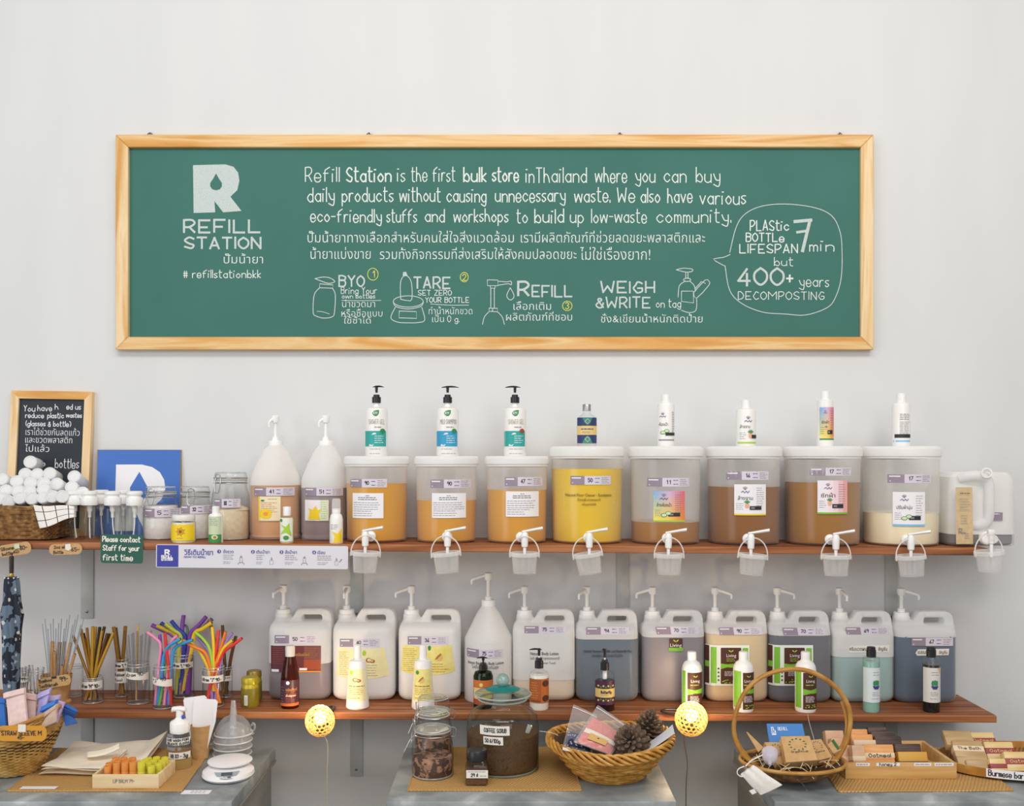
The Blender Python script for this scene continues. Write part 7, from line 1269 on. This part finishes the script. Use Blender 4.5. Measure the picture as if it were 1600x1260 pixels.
mk('fabric', MB().grid(lambda u, v: bagp(u, v, -1), 14, 12, CW).grid(lambda u, v: bagp(u, v, 1), 14, 12, CW), db); mk('drawstring', MB().tube([W(x, y, 2.50) - A for x, y in ((1163, 1198), (1154, 1202), (1152, 1209), (1158, 1214), (1166, 1212))], .0014, CW, 6, smooth=4).tube([W(x, y, 2.502) - A for x, y in ((1165, 1198), (1174, 1189), (1186, 1183), (1192, 1180))], .0016, CW, 6, smooth=4), db)
mk('care_label', MB().prism([((x - 1182) * 2.49 / F, (1212 - y) * 2.49 / F) for x, y in ((1168, 1233), (1176, 1230), (1180, 1236), (1173, 1239))], -.016, -.015, PAPER), db)
tw = thing('string', 'thin pale string trailing from the hoop basket onto the cabinet', 'string', tz(1250, 1218)); c = tw.location.copy(); mk('thread', MB().tube([W(1238, 1208, 2.55) - c, W(1240, 1214, 2.54) - c, W(1248, 1220, 2.545) - c, tz(1256, 1228, .001) - c, tz(1261, 1236, .001) - c], .0008, M('d7cdb8', .7), 5, smooth=4), tw)
tw = thing('string', 'thin pale string hanging down behind the hoop basket from the shelf', 'string', W(1268, 1135, 2.74)); c = tw.location.copy(); mk('thread', MB().tube([W(1262, 1117, 2.86) - c, W(1264, 1128, 2.80) - c, W(1268, 1142, 2.75) - c, W(1272, 1156, 2.70) - c], .0008, M('d7cdb8', .7), 5, smooth=4), tw)
FR = DT(1220); w_ = 174 * FR / F; o = thing('wooden_tray', 'honey pine tray of soap bars with white labels along its front edge', 'tray', ((1408 - 800) * FR / F, FR - CD + .105, ZT + .0036)); th_ = .0425; tray(o, w_, .21, th_, .010, TRAYW); st_ = o
l = Lab(lambda x, y, ly: ((x - 1408) * FR / F, -.105 - .0002 - OFF * ly, (1220 - y) * FR / F))
for x0, x1, wd_ in ((1337, 1359, ''), (1369, 1406, 'honey 2'), (1428, 1455, ''), (1460, 1490, '')):
    l = Lab(lambda x, y, ly: ((x - 1408) * FR / F, -.105 - .0002 - OFF * ly, (1220 - y) * FR / F)); l.rect(x0, 1194.6, x1, 1199.5, PAPER)
    if wd_: l.hand(wd_, x0 + 5, 1198.8, 4.5, INK, .9, x1 - 6)
    else: l.bars(x0 + 2, x1 - 2, 1197, 1197, 1, INKG, 1.2, var=.1)
    l.done('paper_label', o)
SO = noisy('orange_soap', ['d9914c', 'e2a163', 'ecb880'], (1, 1, 8), 10, 4, .5); SB = noisy('dark_brown_soap', ['3c2f2b', '574540', '6a5750'], (1, 1, 10), 12, 5, .6, .2); SPK = noisy('wrapped_rose_soap', ['c79a76', 'd8ad8b', 'e0bfa2'], (1, 1, 1), 16, 4, .3); SYB = M('d3a040', .5, name='amber_soap_bar'); SLBL = M('e6cfae', .6, name='soap_band')
def soap(label, x0, x1, yt, yb, D, dep, mat, band=None, lean=.35, txt=None, split=None):
    k = D / F; A = W((x0 + x1) / 2, yb, D); w = (x1 - x0) * k; h = (yb - yt) * k; o = thing('soap_bar', label, 'soap', A, 'soap bars in the pine tray', rot=(-lean, 0, 0)); mk('bar', MB().box((0, dep / 2, h / 2), (w, dep, h), mat, .003), o)
    if split: mk('lower_layer', MB().box((0, dep / 2 - .0006, h * .22), (w + .001, dep, h * .44), split, .003), o)
    if band: 
        mk('paper_band', MB().box((0, dep / 2, h * band), (w + .001, dep + .0012, h * .24), SLBL, .001), o)
    if txt: l = Lab(lambda x, y, ly: (x * k, -.0008 - OFF * ly, y * k), 99); l.mb = MB(); l.hand(txt, -w / k * .36, -(h * band / k) + 2.6, 5.2, INK, .9, w / k * .36); [l.mb.v.__setitem__(i, (v[0], v[1], -v[2])) for i, v in enumerate(l.mb.v)]; l.done('lettering', o)
    return o
G_ = (1, )
soap('wrapped rose brown soap at the back left of the pine tray', 1293, 1322, 1143, 1180, 2.77, .03, SPK); soap('wrapped rose brown soap, second in the left column of the tray', 1302, 1328, 1155, 1188, 2.735, .03, SPK); soap('wrapped rose brown soap, third in the left column of the tray', 1317, 1334, 1166, 1196, 2.70, .03, SPK, .3); soap('wrapped rose brown soap at the front left of the pine tray', 1334, 1354, 1166, 1197, 2.665, .03, SPK, .35)
soap('orange soap bar at the back of the orange column', 1331, 1360, 1141, 1180, 2.80, .026, SO); soap('orange soap bar, second in the orange column', 1334, 1368, 1149, 1186, 2.765, .026, SO); soap('orange soap bar with handwritten band, third in the orange column', 1338, 1372, 1158, 1192, 2.73, .026, SO, .88); soap('front orange soap bar with handwritten paper band', 1353, 1400, 1165, 1198, 2.68, .028, SO, .5, txt='Oatmeal')
soap('dark brown soap bar at the back of the brown column', 1361, 1390, 1138, 1180, 2.81, .022, SB); soap('dark brown soap bar, second in the brown column', 1366, 1404, 1145, 1184, 2.785, .022, SB); soap('dark brown soap bar, third in the brown column', 1371, 1413, 1152, 1188, 2.76, .024, SB); soap('flat dark brown soap bar at the right of the pine tray', 1402, 1443, 1164, 1196, 2.72, .03, SB); soap('two tone amber and brown soap bar at the front right of the tray', 1406, 1452, 1176, 1200, 2.685, .03, SYB, split=SB)
D = 2.745; bt = thing('bamboo_tray', 'flat oval bamboo tray of wrapped soaps at the right edge', 'tray', (1.435, D - CD, ZT + .0075)); rT = .185
rx_, ry_ = .245, .145; sy_ = ry_ / rx_
mk('base', MB().lathe([(rx_, .002), (rx_, .008), (.001, .008)], weave('bamboo_mat', '7d4f22', 'a87438', 'c4935a', 30, 30, .4), 56, sy=sy_), bt); mk('rim', MB().lathe([(rx_ - .002, .001), (rx_ + .004, .001), (rx_ + .008, .024), (rx_ + .004, .025), (rx_ - .001, .008)], RATTAN, 64, caps=False, sy=sy_), bt)
Rx, kt = rx_ + .0085, (D - ry_) / F; l = Lab(lambda x, y, ly: ((x - 800) * kt - bt.location.x, -(Rx * sy_ + OFF * ly + .0004) * sqrt(max(1e-6, 1 - (((x - 800) * kt - bt.location.x) / Rx) ** 2)), (1226 - y) * kt), 5); l.rect(1551, 1210.5, 1612, 1224, PAPER).hand('Burmese bar 85-', 1554, 1221, 9, INK, 1.4, 1616).done('paper_label', bt)
SBR = noisy('brown_wrapped_soap', ['a98a60', 'bb9c70', 'c9ad83'], (1, 1, 6), 10, 4, .35); SCR = noisy('cream_soap', ['d8b878', 'e3c88f', 'ead7a8'], (1, 1, 5), 12, 4, .4); RED = M('9c4648', .5, name='red_paper_band')
def wsoap(label, px, py, D, rz, rx, mat, band, txt=None, w=.078, h=.052, dp=.026):
    w *= 1.05; o = thing('soap_bar', label, 'soap', W(px, py, D), 'soaps on the oval bamboo tray', rot=(rx, 0, rz)); mk('bar', MB().box((0, 0, 0), (w, dp, h), mat, .003), o)
    if band:
        mk('paper_band', MB().box((0, 0, 0), (w + .0012, dp + .0012, h * .32), band, .001), o)
        if txt: l = Lab(lambda x, y, ly: (x, -dp / 2 - .0008 - OFF * ly, -y), 99); l.hand(txt, -w * .36, .004, .008, INK if band is SLBL else COLR['gold'], .0012, w * .38); l.done('lettering', o)
    return o
wsoap('brown wrapped soap at the back left of the bamboo tray', 1497, 1158, 2.775, -.12, -1.0, SBR, None, w=.072); wsoap('brown wrapped soap with pale handwritten band', 1512, 1174, 2.735, -.12, -.85, SBR, SLBL, 'The Bath', w=.076); wsoap('brown wrapped soap in front of the banded brown one', 1517, 1188, 2.715, -.1, -.85, SBR, None, w=.078); wsoap('brown wrapped soap lying at the front left of the bamboo tray', 1534, 1200, 2.69, -.1, -.5, SBR, None, w=.082, h=.034)
wsoap('cream soap with red band at the back of the bamboo tray', 1533, 1161, 2.80, 0, -.75, SCR, RED, 'Oatmeal', w=.07); wsoap('cream soap with red lettered band in the middle of the bamboo tray', 1560, 1176, 2.75, 0, -.6, SCR, RED, 'Oatmeal', w=.076); wsoap('small cream soap with red band under the middle ones', 1563, 1199, 2.675, 0, -.5, SCR, RED, w=.06, h=.040); wsoap('cream soap with red lettered band at the right edge of the picture', 1592, 1192, 2.68, 0, -.55, SCR, RED, 'Oatmeal', w=.078)
